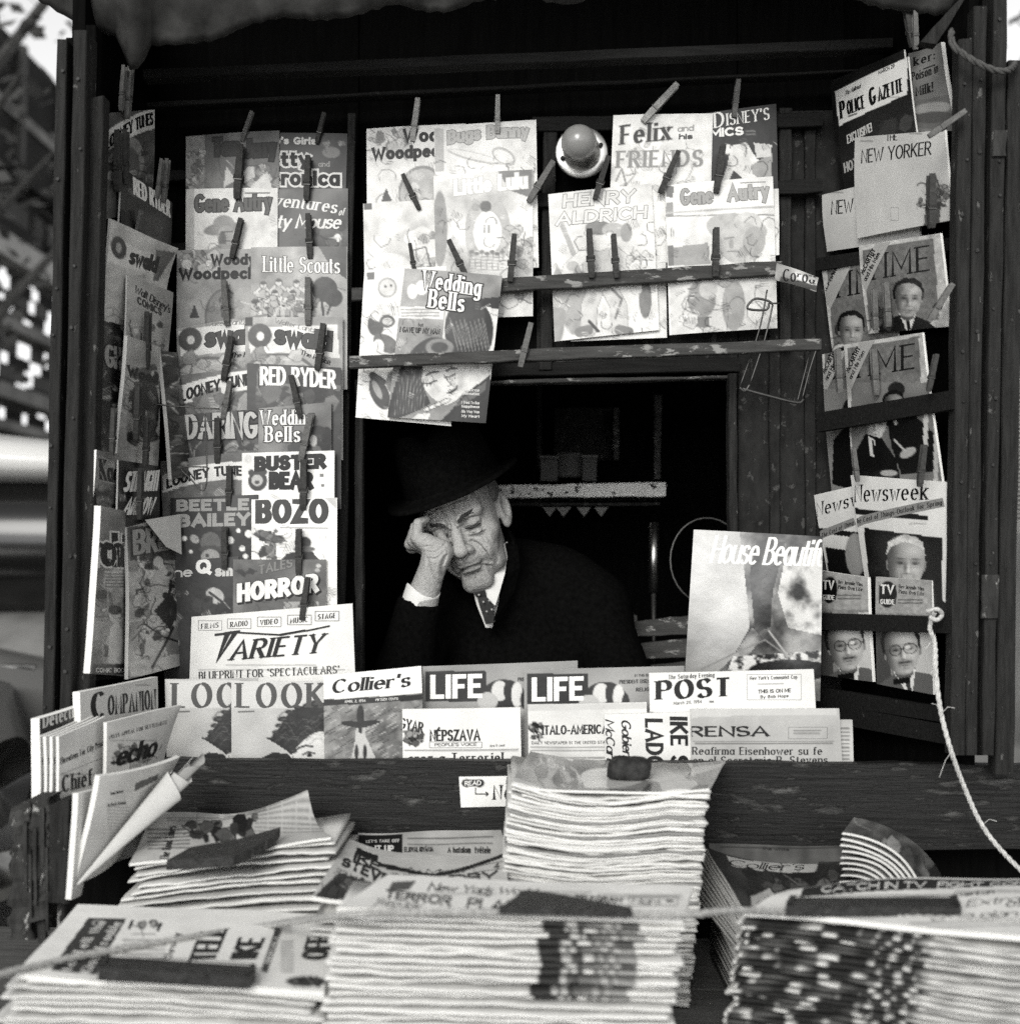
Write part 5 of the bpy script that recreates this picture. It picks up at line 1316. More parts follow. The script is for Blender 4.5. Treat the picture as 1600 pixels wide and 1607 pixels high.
def tv(a, dx, dy, sx=1, eg=0):
    a.f(.36); a.n(.08, 40, 8); a.p([1374 + dx, 905 + dy, 1461 + dx * .9, 910 + dy, 1461 + dx * .9, 965 + dy, 1374 + dx, 962 + dy], .44)
    x0 = 1380 + dx; y0 = 912 + dy
    a.e(x0 + 15, y0 + 21, 15 * sx, 21, .03); a.r(x0 + 1, y0 + 6, x0 + 29 * sx, y0 + 36, .03)
    a.n(.14, 5, 9, 2)
    a.w('TV', x0 + 3, y0 + 20, x0 + 26 * sx, y0 + 21, 15, 'gothic', .8, up=(0, -1)); a.w('GUIDE', x0 + 3, y0 + 36, x0 + 27 * sx, y0 + 37, 8, 'gothic', .8, up=(0, -1))
    a.w('How Juvenile Wins', x0 + 33 * sx, y0 + 11, x0 + 72 * sx, y0 + 15, 6, 'romanb', .05, up=(0, -1)); a.w('Plans Own Life', x0 + 33 * sx, y0 + 19, x0 + 72 * sx, y0 + 23, 6, 'romanb', .05, up=(0, -1)); a.t(x0 + 33 * sx, y0 + 27, x0 + 72 * sx, y0 + 40, 5, .12)
    a.r(1374 + dx, 968 + dy, 1400 + dx, 1100, .16); a.r(1440 * 1 + dx, 968 + dy, 1470 + dx, 1100, .6)
    a.head(1416 + dx * .97, 1020 + dy, 41, .5, .06, -8, .22, .8, glasses=True, tash=True); a.p([1404 + dx * .97, 1066 + dy, 1432 + dx * .97, 1062 + dy, 1430 + dx * .97, 1072 + dy, 1404 + dx * .97, 1075 + dy], .03)
def A(a): tv(a, -91, -7, .9)
mag((1285, 895, 1360, 906, 1369, 1070, 1288, 1059), 'small listings magazine left of its twin, man with glasses and moustache', A, .036, th=.006, edge=.8)
def A(a): tv(a, 0, 0)
mag((1374, 905, 1462, 911, 1464, 1090, 1375, 1073), 'small listings magazine right of its twin, man with glasses and moustache', A, .036, th=.006, edge=.8)
def A(a):
    a.f(.5); a.tex([1070, 828, 1300, 838, 1300, 1110, 1060, 1110], .30, .62, 110, 9, 1.6)
    a.tex([1160, 832, 1300, 840, 1300, 1110, 1090, 1110, 1150, 1030, 1176, 985, 1168, 900], .03, .42, 44, 10, 2.4); a.tex([1186, 850, 1232, 850, 1212, 930, 1208, 985, 1184, 990, 1176, 900], .04, .14, 26, 11, 2)
    a.tex([1232, 872, 1300, 860, 1300, 1000, 1236, 985, 1220, 930], .08, .66, 30, 12, 3); a.tex([1120, 1062, 1150, 1030, 1180, 985, 1196, 1000, 1160, 1046], .12, .42, 18, 13); a.tex([1150, 1030, 1300, 1020, 1300, 1054, 1140, 1056], .02, .66, 9, 14, 4)
    a.e(1240, 1052, 66, 17, .02); a.p([1070, 1056, 1140, 1056, 1120, 1110, 1060, 1110], .2); a.l([1100, 1050, 1150, 1026, 1200, 1004, 1236, 1030], 2.5, .3); a.l([1206, 990, 1236, 1030], 3, .45)
    a.w('House Beautiful', 1112, 884, 1298, 890, 44, 'script', .82, wk=1.25, sl=.24, up=(0, -1))
cover((1088, 831, 1290, 842, 1286, 1100, 1072, 1092), (2.36, 2.33), 'large glossy magazine with white script over rocks, right of the window', A, 'magazine', 'magazine', .006, 'gloss', bu=.008, bv=.004, wave=.0025)
def A(a): a.f(.72); a.t(1592, 600, 1660, 820, 7, .3)
cover((1588, 592, 1660, 586, 1664, 832, 1592, 838), (2.2, 2.1), 'white sheet hanging outside the right hand boards', A, 'newspaper', 'newspaper', .004, 'news')
# ---------------------------------------------------------------- magazines and papers standing in the front rack
gF = 'magazines in the front rack'
def fm(q, Y, lab, art, **k): return cover(q, Y, lab, art, k.pop('cat', 'magazine'), k.pop('name', 'magazine'), group=gF, **k)
def look(a, dx):
    a.f(.5); a.n(.12, 60, 41)
    a.p([363 + dx, 1068, 510 + dx, 1068, 510 + dx, 1110, 363 + dx, 1112], .6)
    a.p([456 + dx, 1184, 470 + dx, 1160, 516 + dx, 1140, 516 + dx, 1215, 452 + dx, 1215], .66); a.p([410 + dx, 1190, 430 + dx, 1180, 452 + dx, 1183, 460 + dx, 1192, 430 + dx, 1196], .04); a.l([420 + dx, 1158, 436 + dx, 1163], 3, .1)
    H = [424, 1161, 431, 1148, 440, 1141, 446, 1127, 458, 1115, 470, 1107, 486, 1109, 498, 1103, 513, 1102, 513, 1150, 500, 1147, 488, 1153, 474, 1164, 464, 1176, 458, 1185, 449, 1177, 438, 1170]
    a.tex([v + (dx if k % 2 == 0 else 0) for k, v in enumerate(H)], .012, .075, 16, 3, 1.6)
    for (hx, hy, hr) in ((446, 1128, 7), (456, 1117, 7), (468, 1109, 7), (482, 1107, 6), (497, 1103, 7), (434, 1148, 6), (440, 1138, 6), (462, 1178, 5), (484, 1155, 5), (500, 1147, 5), (428, 1158, 5)):
        hr = hr * (.45 + ((hx * 7 + hy * 3) % 10) / 14); hx += (hy * 5) % 5 - 2; a.e(hx + dx, hy, hr * 1.3, hr * .7, .03, -30 + hx % 60, 1.5); a.e(hx + dx + 1.5, hy + .5, hr * .8, hr * .3, .15, -30 + hx % 60, 1.5)
    q = random.Random(17)
    for i in range(46):
        x, y = 440 + dx + q.uniform(0, 70), 1118 + q.uniform(0, 44); c_ = q.uniform(6, 13)
        a.l([x - c_, y + c_ * .6, x - c_ * .3, y - c_ * .1, x + c_ * .6, y - c_ * .2, x + c_, y + c_ * .4], 1.0, q.choice([.2, .28, .01]), .55)
    a.l([461 + dx, 1180, 470 + dx, 1173, 480 + dx, 1170, 491 + dx, 1171], 3.2, .05); a.l([476 + dx, 1184, 484 + dx, 1180, 494 + dx, 1182], 2.6, .04); a.e(486 + dx, 1185, 4, 3, .03); a.e(500 + dx, 1160, 14, 8, .74, 0, 6, .5); a.l([461 + dx, 1186, 452 + dx, 1215], 1.5, .2)
    a.w('LOOK', 371 + dx, 1110, 510 + dx, 1110, 38, 'didone', .16, up=(0, -1), na=10); a.bar(374 + dx, 1117, 400 + dx, 1116, 2.5, .25)
def A(a): look(a, -101)
fm((259, 1066, 405, 1064, 407, 1290, 265, 1290), 2.222, 'magazine with large grey serif title and dark hair, left copy of the pair', A)
def A(a): look(a, 0)
fm((363, 1069, 512, 1069, 514, 1290, 365, 1290), 2.203, 'magazine with large grey serif title and dark hair, right copy of the pair', A)
def A(a):
    a.f(.3); a.n(.35, 16, 42); a.p([508, 1050, 664, 1040, 664, 1088, 508, 1098], .8); a.p([508, 1098, 664, 1089, 664, 1098, 508, 1108], .05)
    q = random.Random(5)
    for i in range(150):
        x, y = q.uniform(510, 664), q.uniform(1106, 1200); a.l([x, y, x - 9, y + 5], 1.3, q.choice([.1, .5, .16]))
    a.p([556, 1190, 559, 1140, 566, 1106, 573, 1140, 577, 1190], .5); a.e(566, 1124, 6, 18, .04); a.e(566, 1140, 3, 30, .05); a.p([536, 1132, 596, 1130, 596, 1134, 572, 1142, 560, 1142, 536, 1137], .05); a.p([552, 1190, 560, 1150, 572, 1150, 590, 1190], .55); a.e(560, 1180, 3, 12, .05); a.e(573, 1180, 3, 12, .05)
    a.w("Collier's", 520, 1088, 644, 1077, 21, 'ital', .02, up=(0, -1), sl=.16, wk=1.35); a.w('APRIL 2, 1954', 541, 1103, 574, 1101, 4, 'tiny', .75, up=(0, -1)); a.w('FIFTEEN CENTS', 590, 1100, 625, 1098, 4, 'tiny', .75, up=(0, -1))
fm((508, 1060, 661, 1045, 668, 1285, 510, 1292), 2.184, 'magazine with white band over a grey picture of an aircraft', A)
def life(a, dx, dy):
    a.f(.37); a.n(.12, 50, 43); a.r(668 + dx, 1053 + dy, 763 + dx, 1101 + dy, .035); a.e(790 + dx, 1092 + dy, 34, 26, .04); a.e(784 + dx, 1084 + dy, 13, 16, .62); a.e(800 + dx, 1084 + dy, 10, 17, .05); a.e(811 + dx, 1090 + dy, 9, 20, .66); a.e(822 + dx, 1098 + dy, 6, 14, .05); a.e(765 + dx, 1100 + dy, 16, 14, .5)
    a.p([750 + dx, 1112 + dy, 830 + dx, 1112 + dy, 840 + dx, 1220, 745 + dx, 1220], .5)
    a.w('LIFE', 675 + dx, 1097 + dy, 757 + dx, 1095 + dy, 38, 'fat', .82, up=(0, -1), wk=.86)
    a.w('PRESIDENT EISENHOWER', 812 + dx, 1069 + dy, 880 + dx, 1067 + dy, 6, 'gothic', .06, up=(0, -1)); a.w('RELIGION', 838 + dx, 1081 + dy, 872 + dx, 1080 + dy, 6, 'gothic', .06, up=(0, -1)); a.w('IN THIS ISSUE', 836 + dx, 1058 + dy, 866 + dx, 1057 + dy, 4, 'sans', .1, up=(0, -1))
def A(a): life(a, 0, 0)
fm((663, 1046, 906, 1037, 906, 1290, 664, 1292), 2.216, 'grey magazine with black title block, left copy behind its twin', A)
def A(a): life(a, 159, 4)
fm((822, 1051, 1073, 1045, 1074, 1290, 823, 1292), 2.199, 'grey magazine with black title block, right copy beside the white banner magazine', A)
def A(a):
    a.f(.74); a.n(.06, 60, 44); a.r(1015, 1118, 1300, 1290, .3)
    a.w('The Saturday Evening', 1048, 1066, 1120, 1062, 7, 'romanb', .06, up=(0, -1)); a.w('POST', 1028, 1098, 1147, 1092, 29, 'didone', .03, up=(0, -1), wk=1.35, na=10); a.w('March 20, 1954', 1056, 1106, 1100, 1103, 5, 'tiny', .1, up=(0, -1)); a.bar(1112, 1101, 1119, 1101, 3, .3)
    a.frame(1171, 1058, 1256, 1098, .9, .45); a.w("New York's Communist Cop", 1175, 1067, 1250, 1065, 6, 'tiny', .06, up=(0, -1)); a.t(1188, 1071, 1232, 1075, 4, .3); a.w('THIS IS ON ME', 1188, 1088, 1240, 1086, 6, 'sans', .06, up=(0, -1)); a.w('By Bob Hope', 1192, 1096, 1236, 1094, 5, 'tiny', .06, up=(0, -1))
fm((1018, 1056, 1276, 1050, 1288, 1290, 1022, 1292), 2.180, 'white banner magazine with heavy black roman title and boxed headlines', A)
def nwp(q, Y, lab, art, **k): return fm(q, Y, lab, art, cat='newspaper', name='newspaper', mat='news', th=k.pop('th', .006), edge=.75, **k)
def A(a):
    a.f(.74); a.n(.05, 50, 45); a.e(650, 1155, 16, 13, .45); a.s_(8, 16, 636, 1146, 664, 1168, .06, .7, 2, 6); a.t(636, 1175, 815, 1181, 5, .35, 2); a.t(640, 1196, 812, 1290, 6, .3, 5, 4)
    a.w('MAGYAR', 606, 1138, 664, 1151, 17, 'gothic', .04, up=(.1, -1)); a.w('NÉPSZAVA', 674, 1163, 754, 1162, 18, 'gothic', .04, up=(0, -1)); a.w("PEOPLE'S VOICE", 682, 1171, 748, 1170, 5, 'sans', .1, up=(0, -1)); a.frame(674, 1164, 756, 1173, .8, .3); a.w('Ara 5 cent', 768, 1172, 792, 1171, 4, 'tiny', .15, up=(0, -1)); a.bar(634, 1177, 814, 1175, .8, .4)
    a.w('ország Terrorjel', 640, 1198, 790, 1196, 16, 'romanb', .04, up=(0, -1))
nwp((631, 1113, 816, 1110, 820, 1290, 634, 1292), 2.172, 'white folded newspaper with a round emblem left of its black title', A)
def A(a):
    a.f(.68); a.n(.08, 50, 46); a.s_(9, 22, 830, 1135, 850, 1158, .05, .6, 2, 5); a.t(833, 1170, 1012, 1180, 5, .3, 2); a.t(833, 1186, 1012, 1290, 6, .3, 6, 4); a.p([828, 1106, 1014, 1103, 1014, 1112, 828, 1116], .6)
    a.w('ITALO-AMERICANO', 850, 1153, 972, 1151, 15, 'gothic', .05, up=(0, -1)); a.w('DAILY NEWSPAPER IN THE UNITED STATES', 834, 1168, 960, 1167, 5, 'tiny', .08, up=(0, -1))
nwp((828, 1106, 1014, 1102, 1018, 1290, 830, 1292), 2.174, 'grey folded newspaper with condensed italic style masthead behind the magazine stack', A)
def A(a):
    a.f(.7); a.n(.06, 50, 47)
    R_ = (1, .02)
    a.w('McCarthy', 949, 1128, 952, 1216, 14, 'script', .04, up=R_, wk=1.6); a.w('Gobierno', 974, 1128, 977, 1206, 15, 'script', .04, up=R_, wk=1.6); a.w('LADO', 1011, 1127, 1013, 1206, 28, 'gothic', .03, up=R_); a.w('IKE SE', 1050, 1124, 1052, 1222, 28, 'gothic', .03, up=R_)
nwp((948, 1121, 1090, 1117, 1092, 1290, 950, 1292), 2.166, 'newspaper set on its side with tall black headlines running downwards', A)
def A(a):
    a.f(.5); a.n(.1, 40, 48); a.p([1082, 1112, 1312, 1112, 1312, 1122, 1100, 1124, 1084, 1128], .58); a.t(1090, 1164, 1308, 1170, 5, .2, 3); a.t(1090, 1206, 1308, 1290, 6, .2, 6, 4)
    a.frame(1236, 1141, 1297, 1159, .8, .3); a.t(1244, 1144, 1290, 1157, 4.5, .25, 8); a.bar(1086, 1163, 1308, 1163, .8, .3)
    a.w('PRENSA', 1056, 1156, 1206, 1155, 16, 'romanb', .03, up=(0, -1), wk=1.6); a.w('Reafirma Eisenhower su fe', 1085, 1184, 1289, 1184, 12, 'roman', .05, up=(0, -1), wk=1.3); a.w('en el Secretario R. Stevens', 1086, 1199, 1298, 1198, 12, 'roman', .05, up=(0, -1), wk=1.3)
nwp((1083, 1113, 1316, 1112, 1326, 1290, 1084, 1292), 2.160, 'grey folded newspaper with wide serif title at the right end of the rack', A, bu=.001)
def A(a): a.f(.56); a.n(.1, 40, 49); a.t(1316, 1140, 1334, 1290, 6, .25)
nwp((1130, 1128, 1337, 1130, 1340, 1290, 1134, 1292), 2.176, 'grey newspaper showing only its right edge behind the wide serif title', A)
def A(a):
    a.f(.78); a.n(.04, 50, 50); a.r(724, 1264, 742, 1270, .8)
    a.e(732, 1229, 8, 6.5, .03); a.e(752, 1229, 8, 6.5, .03); a.r(730, 1223, 752, 1235, .03)
    a.w('READ', 729, 1233, 755, 1232, 7.5, 'sans', .8, up=(0, -1)); a.bar(746, 1236, 746, 1247, 1.5); a.bar(746, 1246, 764, 1246, 1.8); a.bar(762, 1243, 766, 1246, 2); a.bar(762, 1249, 766, 1246, 2); a.w('News', 773, 1255, 836, 1253, 23, 'romanb', .03, up=(0, -1))
cover((720, 1219, 850, 1217, 850, 1264, 723, 1267), 2.127, 'small white card reading an invitation, stuck on the dark front board', A, 'sign', 'paper_sign', .0012, 'cover', bu=0, bv=0, wave=.0002)

# ---------------------------------------------------------------- papers standing at the left end of the rack
def A(a): a.f(.6); a.n(.1, 40, 51); a.w('C', 140, 1128, 162, 1125, 40, 'didone', .05, up=(0, -1)); a.w('OMPANION', 164, 1123, 243, 1112, 30, 'didone', .05, up=(0, -1), wk=.8); a.t(210, 1073, 236, 1077, 5, .3)
fm((126, 1086, 247, 1062, 246, 1330, 132, 1370), (2.0, 2.2), 'pale magazine with tall decorative title standing at the left end', A, th=.012, edge=.9)
def A(a): a.f(.06); a.n(.4, 30, 52); a.w('Detective', 66, 1143, 130, 1120, 22, 'romanb', .6, up=(0, -1)); a.s_(6, 12, 66, 1120, 122, 1150, .03, .3, 3, 8)
fm((62, 1128, 126, 1108, 124, 1300, 62, 1330), (1.93, 2.02), 'dark covered magazine with a thick white spine at far left', A, th=.014, edge=.9)
def chief(a, dx):
    a.f(.68); a.n(.06, 40, 53); a.t(94 + dx, 1213, 158 + dx, 1218, 5, .4, 2); a.t(96 + dx, 1250, 150 + dx, 1290, 5, .4, 3)
    a.w('Threatens For City Prison', 92 + dx, 1200, 163 + dx, 1169, 10, 'romanb', .12, up=(0, -1)); a.w('Chief', 94 + dx, 1244, 141 + dx, 1232, 26, 'romanb', .1, up=(0, -1)); a.bar(93 + dx, 1215, 164 + dx, 1187, .8, .4)
for k in range(4):
    dx = -9.5 * (3 - k)
    def A(a, dx=dx): chief(a, dx)
    nwp((92 + dx, 1156, 166 + dx, 1124, 160 + dx, 1290, 90 + dx, 1318), (1.915 - .006 * k, 2.03 - .006 * k), ['first and rearmost of four folded newspapers at left, by the white spine', 'second of four folded newspapers fanned at left behind the front pair', 'third of four folded newspapers fanned at left, just behind the front one', 'frontmost of four folded newspapers fanned at the left end of the rack'][k], A, th=.0045)
def A(a):
    a.f(.62); a.n(.1, 40, 54); a.t(172, 1160, 250, 1168, 5, .4, 4); a.s_(5, 30, 172, 1170, 245, 1200, .1, .6, 3, 8); a.p([245, 1120, 275, 1112, 240, 1190], .6)
    a.w('NISTS APPEAL FOR SETTLEMENT', 170, 1160, 256, 1136, 6, 'romanb', .12, up=(0, -1)); a.w('echo', 177, 1204, 240, 1186, 30, 'script', .06, up=(0, -1), wk=1.8)
nwp((168, 1134, 276, 1106, 232, 1300, 164, 1330), (1.98, 2.13), 'folded newspaper with a dark handwritten style title beside the fanned four', A, curl=[(1, 0, .5, .01)])
def A(a): a.f(.7); a.n(.06, 40, 55); a.p([196, 1240, 236, 1220, 236, 1212, 200, 1226], .25); a.t(160, 1262, 190, 1330, 5, .45, 4); a.w('Some Interest', 165, 1246, 182, 1241, 5, 'romanb', .1, up=(0, -1)); a.w('In Dock Hearing', 161, 1264, 184, 1259, 5, 'romanb', .1, up=(0, -1)); a.p([205, 1240, 240, 1225, 240, 1300, 180, 1380], .62)
nwp((157, 1218, 282, 1187, 196, 1330, 119, 1388), (1.84, 2.02), 'newspaper leaning out at an angle above the splintered blocks', A, bu=.012, th=.008)
def A(a): a.f(.72); a.n(.06, 40, 56); a.t(125, 1290, 140, 1340, 5, .45)
nwp((122, 1245, 158, 1236, 128, 1400, 112, 1412), (1.83, 1.9), 'narrow folded newspaper wedged upright against the splintered block', A, bu=.004, th=.008)
# rolled paper cone
cone = empty('rolled_newspaper', at(128, 1384, 1.83), 'rolled newspaper cone pointing down to the left beside the leaning paper', 'newspaper')
tip = at(122, 1388, 1.83); mth = at(282, 1226, 1.97); ax = mth - tip
s1 = np.cross(ax, [0, 1, 0]); s1 /= np.linalg.norm(s1); s2 = np.cross(ax, s1); s2 /= np.linalg.norm(s2)
for k, (ro, ri, sh_, tone) in enumerate(((.022, .3, 0, .58), (.015, .12, .018, .5), (.009, .12, .03, .3))):
    V = []; F = []; n1, n2 = 16, 34
    for i in range(n1 + 1):
        t = i / n1
        for j in range(n2 + 1):
            th_ = 2 * math.pi * 1.05 * j / n2
            rr = (ro - .004 * j / n2) * (.06 + .94 * t) 
            end = 1 + sh_ * 6 * t * t - .10 * math.sin(th_ * .5 + k) * t ** 3
            V.append(tip + ax * (t * end) + s1 * rr * math.cos(th_) + s2 * rr * .55 * math.sin(th_))
    F = grid_faces(n2, n1)
    g = np.full(len(V), tone); 
    o = mesh('rolled_sheet', V, F, M['news'], cone, True, cols=g)

# ---------------------------------------------------------------- stacks
TOPS = []
def lie(sh, x, y, lift=0):
    """point of the sheet under pixel (x,y), raised by lift"""
    n = np.cross(sh.C[2] - sh.C[3], sh.C[0] - sh.C[3]); n /= np.linalg.norm(n)
    if n[2] < 0: n = -n
    d = _f + _r * (x - CX) / FPX + _u * (CY - y) / FPX
    k = np.dot(sh.C[3] + n * lift - CAM, n) / np.dot(d, n)
    return CAM + d * k
def proj(P):
    d = np.asarray(P) - CAM; z = d @ _f
    return np.stack([CX + FPX * (d @ _r) / z, CY - FPX * (d @ _u) / z], -1)

def paper(name, O, ex, ey, W, D, t, warp, tone, lab, cat, group, seed, nx=40, fold=True, mat='news', back=None):
    """one folded paper of a pile: fold towards the viewer"""
    if fold: prof = [(1, 1), (.5, 1.02), (.10, .95), (.055, .82), (.016, .78), (.004, .66), (0, .5), (.004, .34), (.016, .22), (.055, .18), (.10, .05), (1, 0)]
    else: prof = [(1, 1), (.5, 1), (.03, .99), (.003, .94), (0, .84), (0, .16), (.003, .06), (.03, .01), (1, 0)]
    q = random.Random(seed)
    ph = [q.uniform(0, 6.28) for _ in range(4)]
    wv = q.choice([.6, .8, 1, 1, 1.3, 2.4])
    n = len(prof); V = []; C = []
    for i in range(nx + 1):
        s = i / nx; x = s * W
        wob = wv * (.0007 * math.sin(5 * s + ph[0]) + .0004 * math.sin(17 * s + ph[1]) + .0002 * math.sin(53 * s + ph[2]))
        fr = .0022 * math.sin(3 * s + ph[2]) + .0010 * math.sin(31 * s + ph[3])
        for (py, pz) in prof:
            y = py * D + (fr if py < .2 else 0)
            z = t * pz * (1 + .12 * math.sin(7 * s + ph[1]) + .05 * math.sin(29 * s + ph[3])) + wob + warp(s, py)
            e = .004 * (min(s, 1 - s) < .02)
            V.append(O + ex * x + ey * y + np.array([0, 0, z]))
            g_ = tone(s, py, pz, q)
            if fold and pz < .45 and py < .2: g_ *= .34 + .16 * math.sin(s * 61 + ph[0]) * math.sin(s * 23 + ph[2])     # fold underside darkened as painted gap shade, streaked like print
            C.append(g_)
    F = []
    for i in range(nx):
        for k in range(n):
            F.append((i * n + k, i * n + (k + 1) % n, (i + 1) * n + (k + 1) % n, (i + 1) * n + k))
    F.append(tuple(range(n - 1, -1, -1))); F.append(tuple(nx * n + k for k in range(n)))
    o = mesh(name, V, F, M[mat], None, True, cols=C, loc=O + ex * W / 2 + ey * D / 2)
    return tag(o, lab, cat, group)

def stack(name, FL, FR, D, t, warp0, tone, lab, cat, group, seed, zb=zt + .002, jx=.006, jy=.006, tilt0=0, nx=40, fold=True, mat='news', drift=0, maxn=80, rotj=.006, grow=0, tj=.2, yb=0):
    """pile from its top front edge FL-FR down to the table"""
    FL, FR = np.array(FL), np.array(FR)
    ex0 = FR - FL; dz = ex0[2]; ex0[2] = 0; W = np.linalg.norm(ex0); ex0 /= W
    ztop = FL[2]; q = random.Random(seed); i = 0; z = ztop
    if tilt0: z = ztop
    total = max(1, (ztop - zb) / t)
    while z - t > zb and i < maxn:
        tt = t * q.uniform(1 - tj, 1 + tj); z -= tt
        f = max(0, 1 - i / total)
        a = q.uniform(-rotj, rotj); ex = np.array([ex0[0] * math.cos(a) - ex0[1] * math.sin(a), ex0[0] * math.sin(a) + ex0[1] * math.cos(a), 0])
        ey = np.array([-ex[1], ex[0], 0])
        O = np.array([FL[0], FL[1], z]) + ex * (q.uniform(-jx, jx) + drift * i) + ey * (q.uniform(-jy, jy) - yb * i)
        w = W + grow * i
        sl = dz * f
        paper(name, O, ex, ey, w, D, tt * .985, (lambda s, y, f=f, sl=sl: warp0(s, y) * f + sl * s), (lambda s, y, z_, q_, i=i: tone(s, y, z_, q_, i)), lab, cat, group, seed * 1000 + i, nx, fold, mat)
        i += 1
    return ex0, np.array([-ex0[1], ex0[0], 0]), W

def topsheet(C, lab, art, name='newspaper', cat='newspaper', mat='news', th=.005, group=None, bu=0, bv=0, curl=None, cell=2.0, wave=.0012, edge=.76):
    q = proj(np.array(C)).ravel()
    a = Art(q, cell, .7)
    a.q = q.reshape(4, 2)
    art(a)
    sh = Sheet(C, bu, bv, int(q[0]), wave, curl)
    if sh.n[2] < 0: sh.n = -sh.n
    TOPS.append(sh)
    return publish(a, sh, name, lab, cat, th, mat, group, edge)

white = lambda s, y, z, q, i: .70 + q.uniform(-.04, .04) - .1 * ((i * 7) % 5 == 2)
# left front pile
FL, FR = at(26, 1536, 1.50), at(508, 1566, 1.50)
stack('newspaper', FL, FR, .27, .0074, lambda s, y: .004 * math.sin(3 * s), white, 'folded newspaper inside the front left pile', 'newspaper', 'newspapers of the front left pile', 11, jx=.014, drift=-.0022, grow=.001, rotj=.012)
def A(a):
    a.f(.8); a.n(.05, 60, 61)
    a.p([137, 1443, 197, 1446, 150, 1528, 78, 1524], .13); a.w('to Tell the', 110, 1524, 166, 1450, 17, 'romanb', .7, up=(-1, 0), wk=.9); a.w('Kiss Trouble', 140, 1527, 190, 1453, 17, 'romanb', .7, up=(-1, 0), wk=.9); a.e(152, 1453, 10, 5, .6, 0, None, 1, .75)
    a.bar(199, 1466, 206, 1450, 4, .04); a.bar(244, 1470, 251, 1456, 4, .04); a.s_(3, 8, 210, 1452, 242, 1466, .2, .5, 3, 6)
    a.t(190, 1480, 260, 1524, 6, .35, 3, 2); a.w('Dewey', 266, 1508, 282, 1472, 12, 'romanb', .05, up=(-1, 0))
    a.w('TELL', 334, 1514, 356, 1462, 42, 'gothic', .03, up=(-1, 0)); a.w('IKE', 400, 1512, 415, 1474, 42, 'gothic', .03, up=(-1, 0)); a.w('OFF', 512, 1514, 523, 1472, 42, 'gothic', .03, up=(-1, 0))
    a.bar(413, 1532, 436, 1458, 10, .12); a.w('SERVICE', 421, 1520, 438, 1470, 7, 'gothic', .7, up=(-1, 0)); a.e(480, 1544, 32, 7, .14); a.s_(4, 10, 452, 1538, 505, 1550, .04, .4, 3, 8); a.t(205, 1472, 246, 1478, 4, .2, 5); a.t(360, 1524, 410, 1552, 5, .25, 5, 2); a.t(140, 1532, 230, 1548, 5, .3, 6, 3); a.t(430, 1452, 460, 1470, 4, .3, 7); a.t(440, 1478, 462, 1536, 5, .3, 8)
up1 = np.array([0, 0, .006])
topsheet([at(122, 1428, 1.78) + up1, at(536, 1442, 1.78) + up1, FR + up1, FL + up1], 'top newspaper of the front left pile with sideways black headline under an iron bar', A, th=.006, wave=.002)
LFs = TOPS[-1]
# middle front pile
def midtone(s, y, z, q, i):
    if y > .5: return .7
    d = .012 * ((i * 7) % 5 - 2) * .6 - .004 * max(0, i - 8)
    s = s - d
    g = .73 + q.uniform(-.04, .04)
    if i > 11: return g - (.1 if (i * 3) % 4 == 0 else 0)
    if .60 < s < .665: g = .045
    elif .665 < s < .705: g = .5 if (i * 5 + int(s * 90)) % 3 else .12
    elif .705 < s < .725: g = .08
    elif .725 < s < .755: g = .66 if i % 2 else .16
    elif .755 < s < .775: g = .2
    elif .775 < s < .83: g = .42 if (i * 3 + int(s * 60)) % 2 else .2
    elif .83 < s < .88: g = .3 if i % 3 else .1
    return g
FL, FR = at(528, 1434, 1.50), at(1072, 1452, 1.50)
stack('newspaper', FL, FR, .15, .0078, lambda s, y: 0, midtone, 'folded newspaper inside the front middle pile', 'newspaper', 'newspapers of the front middle pile', 12, nx=110, jx=.006, drift=-.0008, rotj=.004, tj=.12)
def A(a):
    a.f(.8); a.n(.06, 60, 62); a.p([614, 1386, 652, 1384, 640, 1398, 606, 1400], .2); a.t(640, 1404, 780, 1410, 4, .3, 2); a.t(670, 1432, 730, 1440, 4, .25, 3, 2); a.t(820, 1436, 960, 1446, 4, .2, 4, 3); a.t(830, 1400, 930, 1412, 4, .3, 4, 2); a.p([935, 1404, 1070, 1404, 1070, 1412, 935, 1412], .6)
    a.w('New York World', 668, 1400, 838, 1410, 14, 'script', .05, up=(.25, -1), wk=1.5); a.w('The', 744, 1411, 768, 1412, 7, 'script', .06, up=(.2, -1), wk=1.6); a.w('TERROR', 600, 1412, 706, 1426, 15, 'gothic', .03, up=(.25, -1)); a.w('PLAN', 730, 1428, 812, 1434, 15, 'gothic', .03, up=(.25, -1)); a.w('Republic', 590, 1421, 664, 1430, 9, 'roman', .06, up=(.25, -1)); a.w('Of', 584, 1428, 618, 1433, 9, 'roman', .06, up=(.25, -1))
    a.w('TELEGRAM', 900, 1415, 975, 1418, 8, 'gothic', .06, up=(.1, -1)); a.frame(986, 1408, 1062, 1422, .8, .3); a.w('Night', 991, 1419, 1036, 1420, 8, 'roman', .05, up=(.1, -1)); a.w('POLICE', 968, 1446, 1056, 1448, 14, 'gothic', .03, up=(.1, -1)); a.w('*', 1044, 1419, 1056, 1419, 8, 'sans', .1, up=(0, -1))
up2 = np.array([0, 0, .007])
topsheet([at(610, 1382, 1.665) + up2, at(1086, 1402, 1.66) + up2, FR + up2, FL + up2], 'top newspaper of the front middle pile with slanting headlines under an iron wedge', A, th=.006, bu=.0, wave=.0012)
MFs = TOPS[-1]
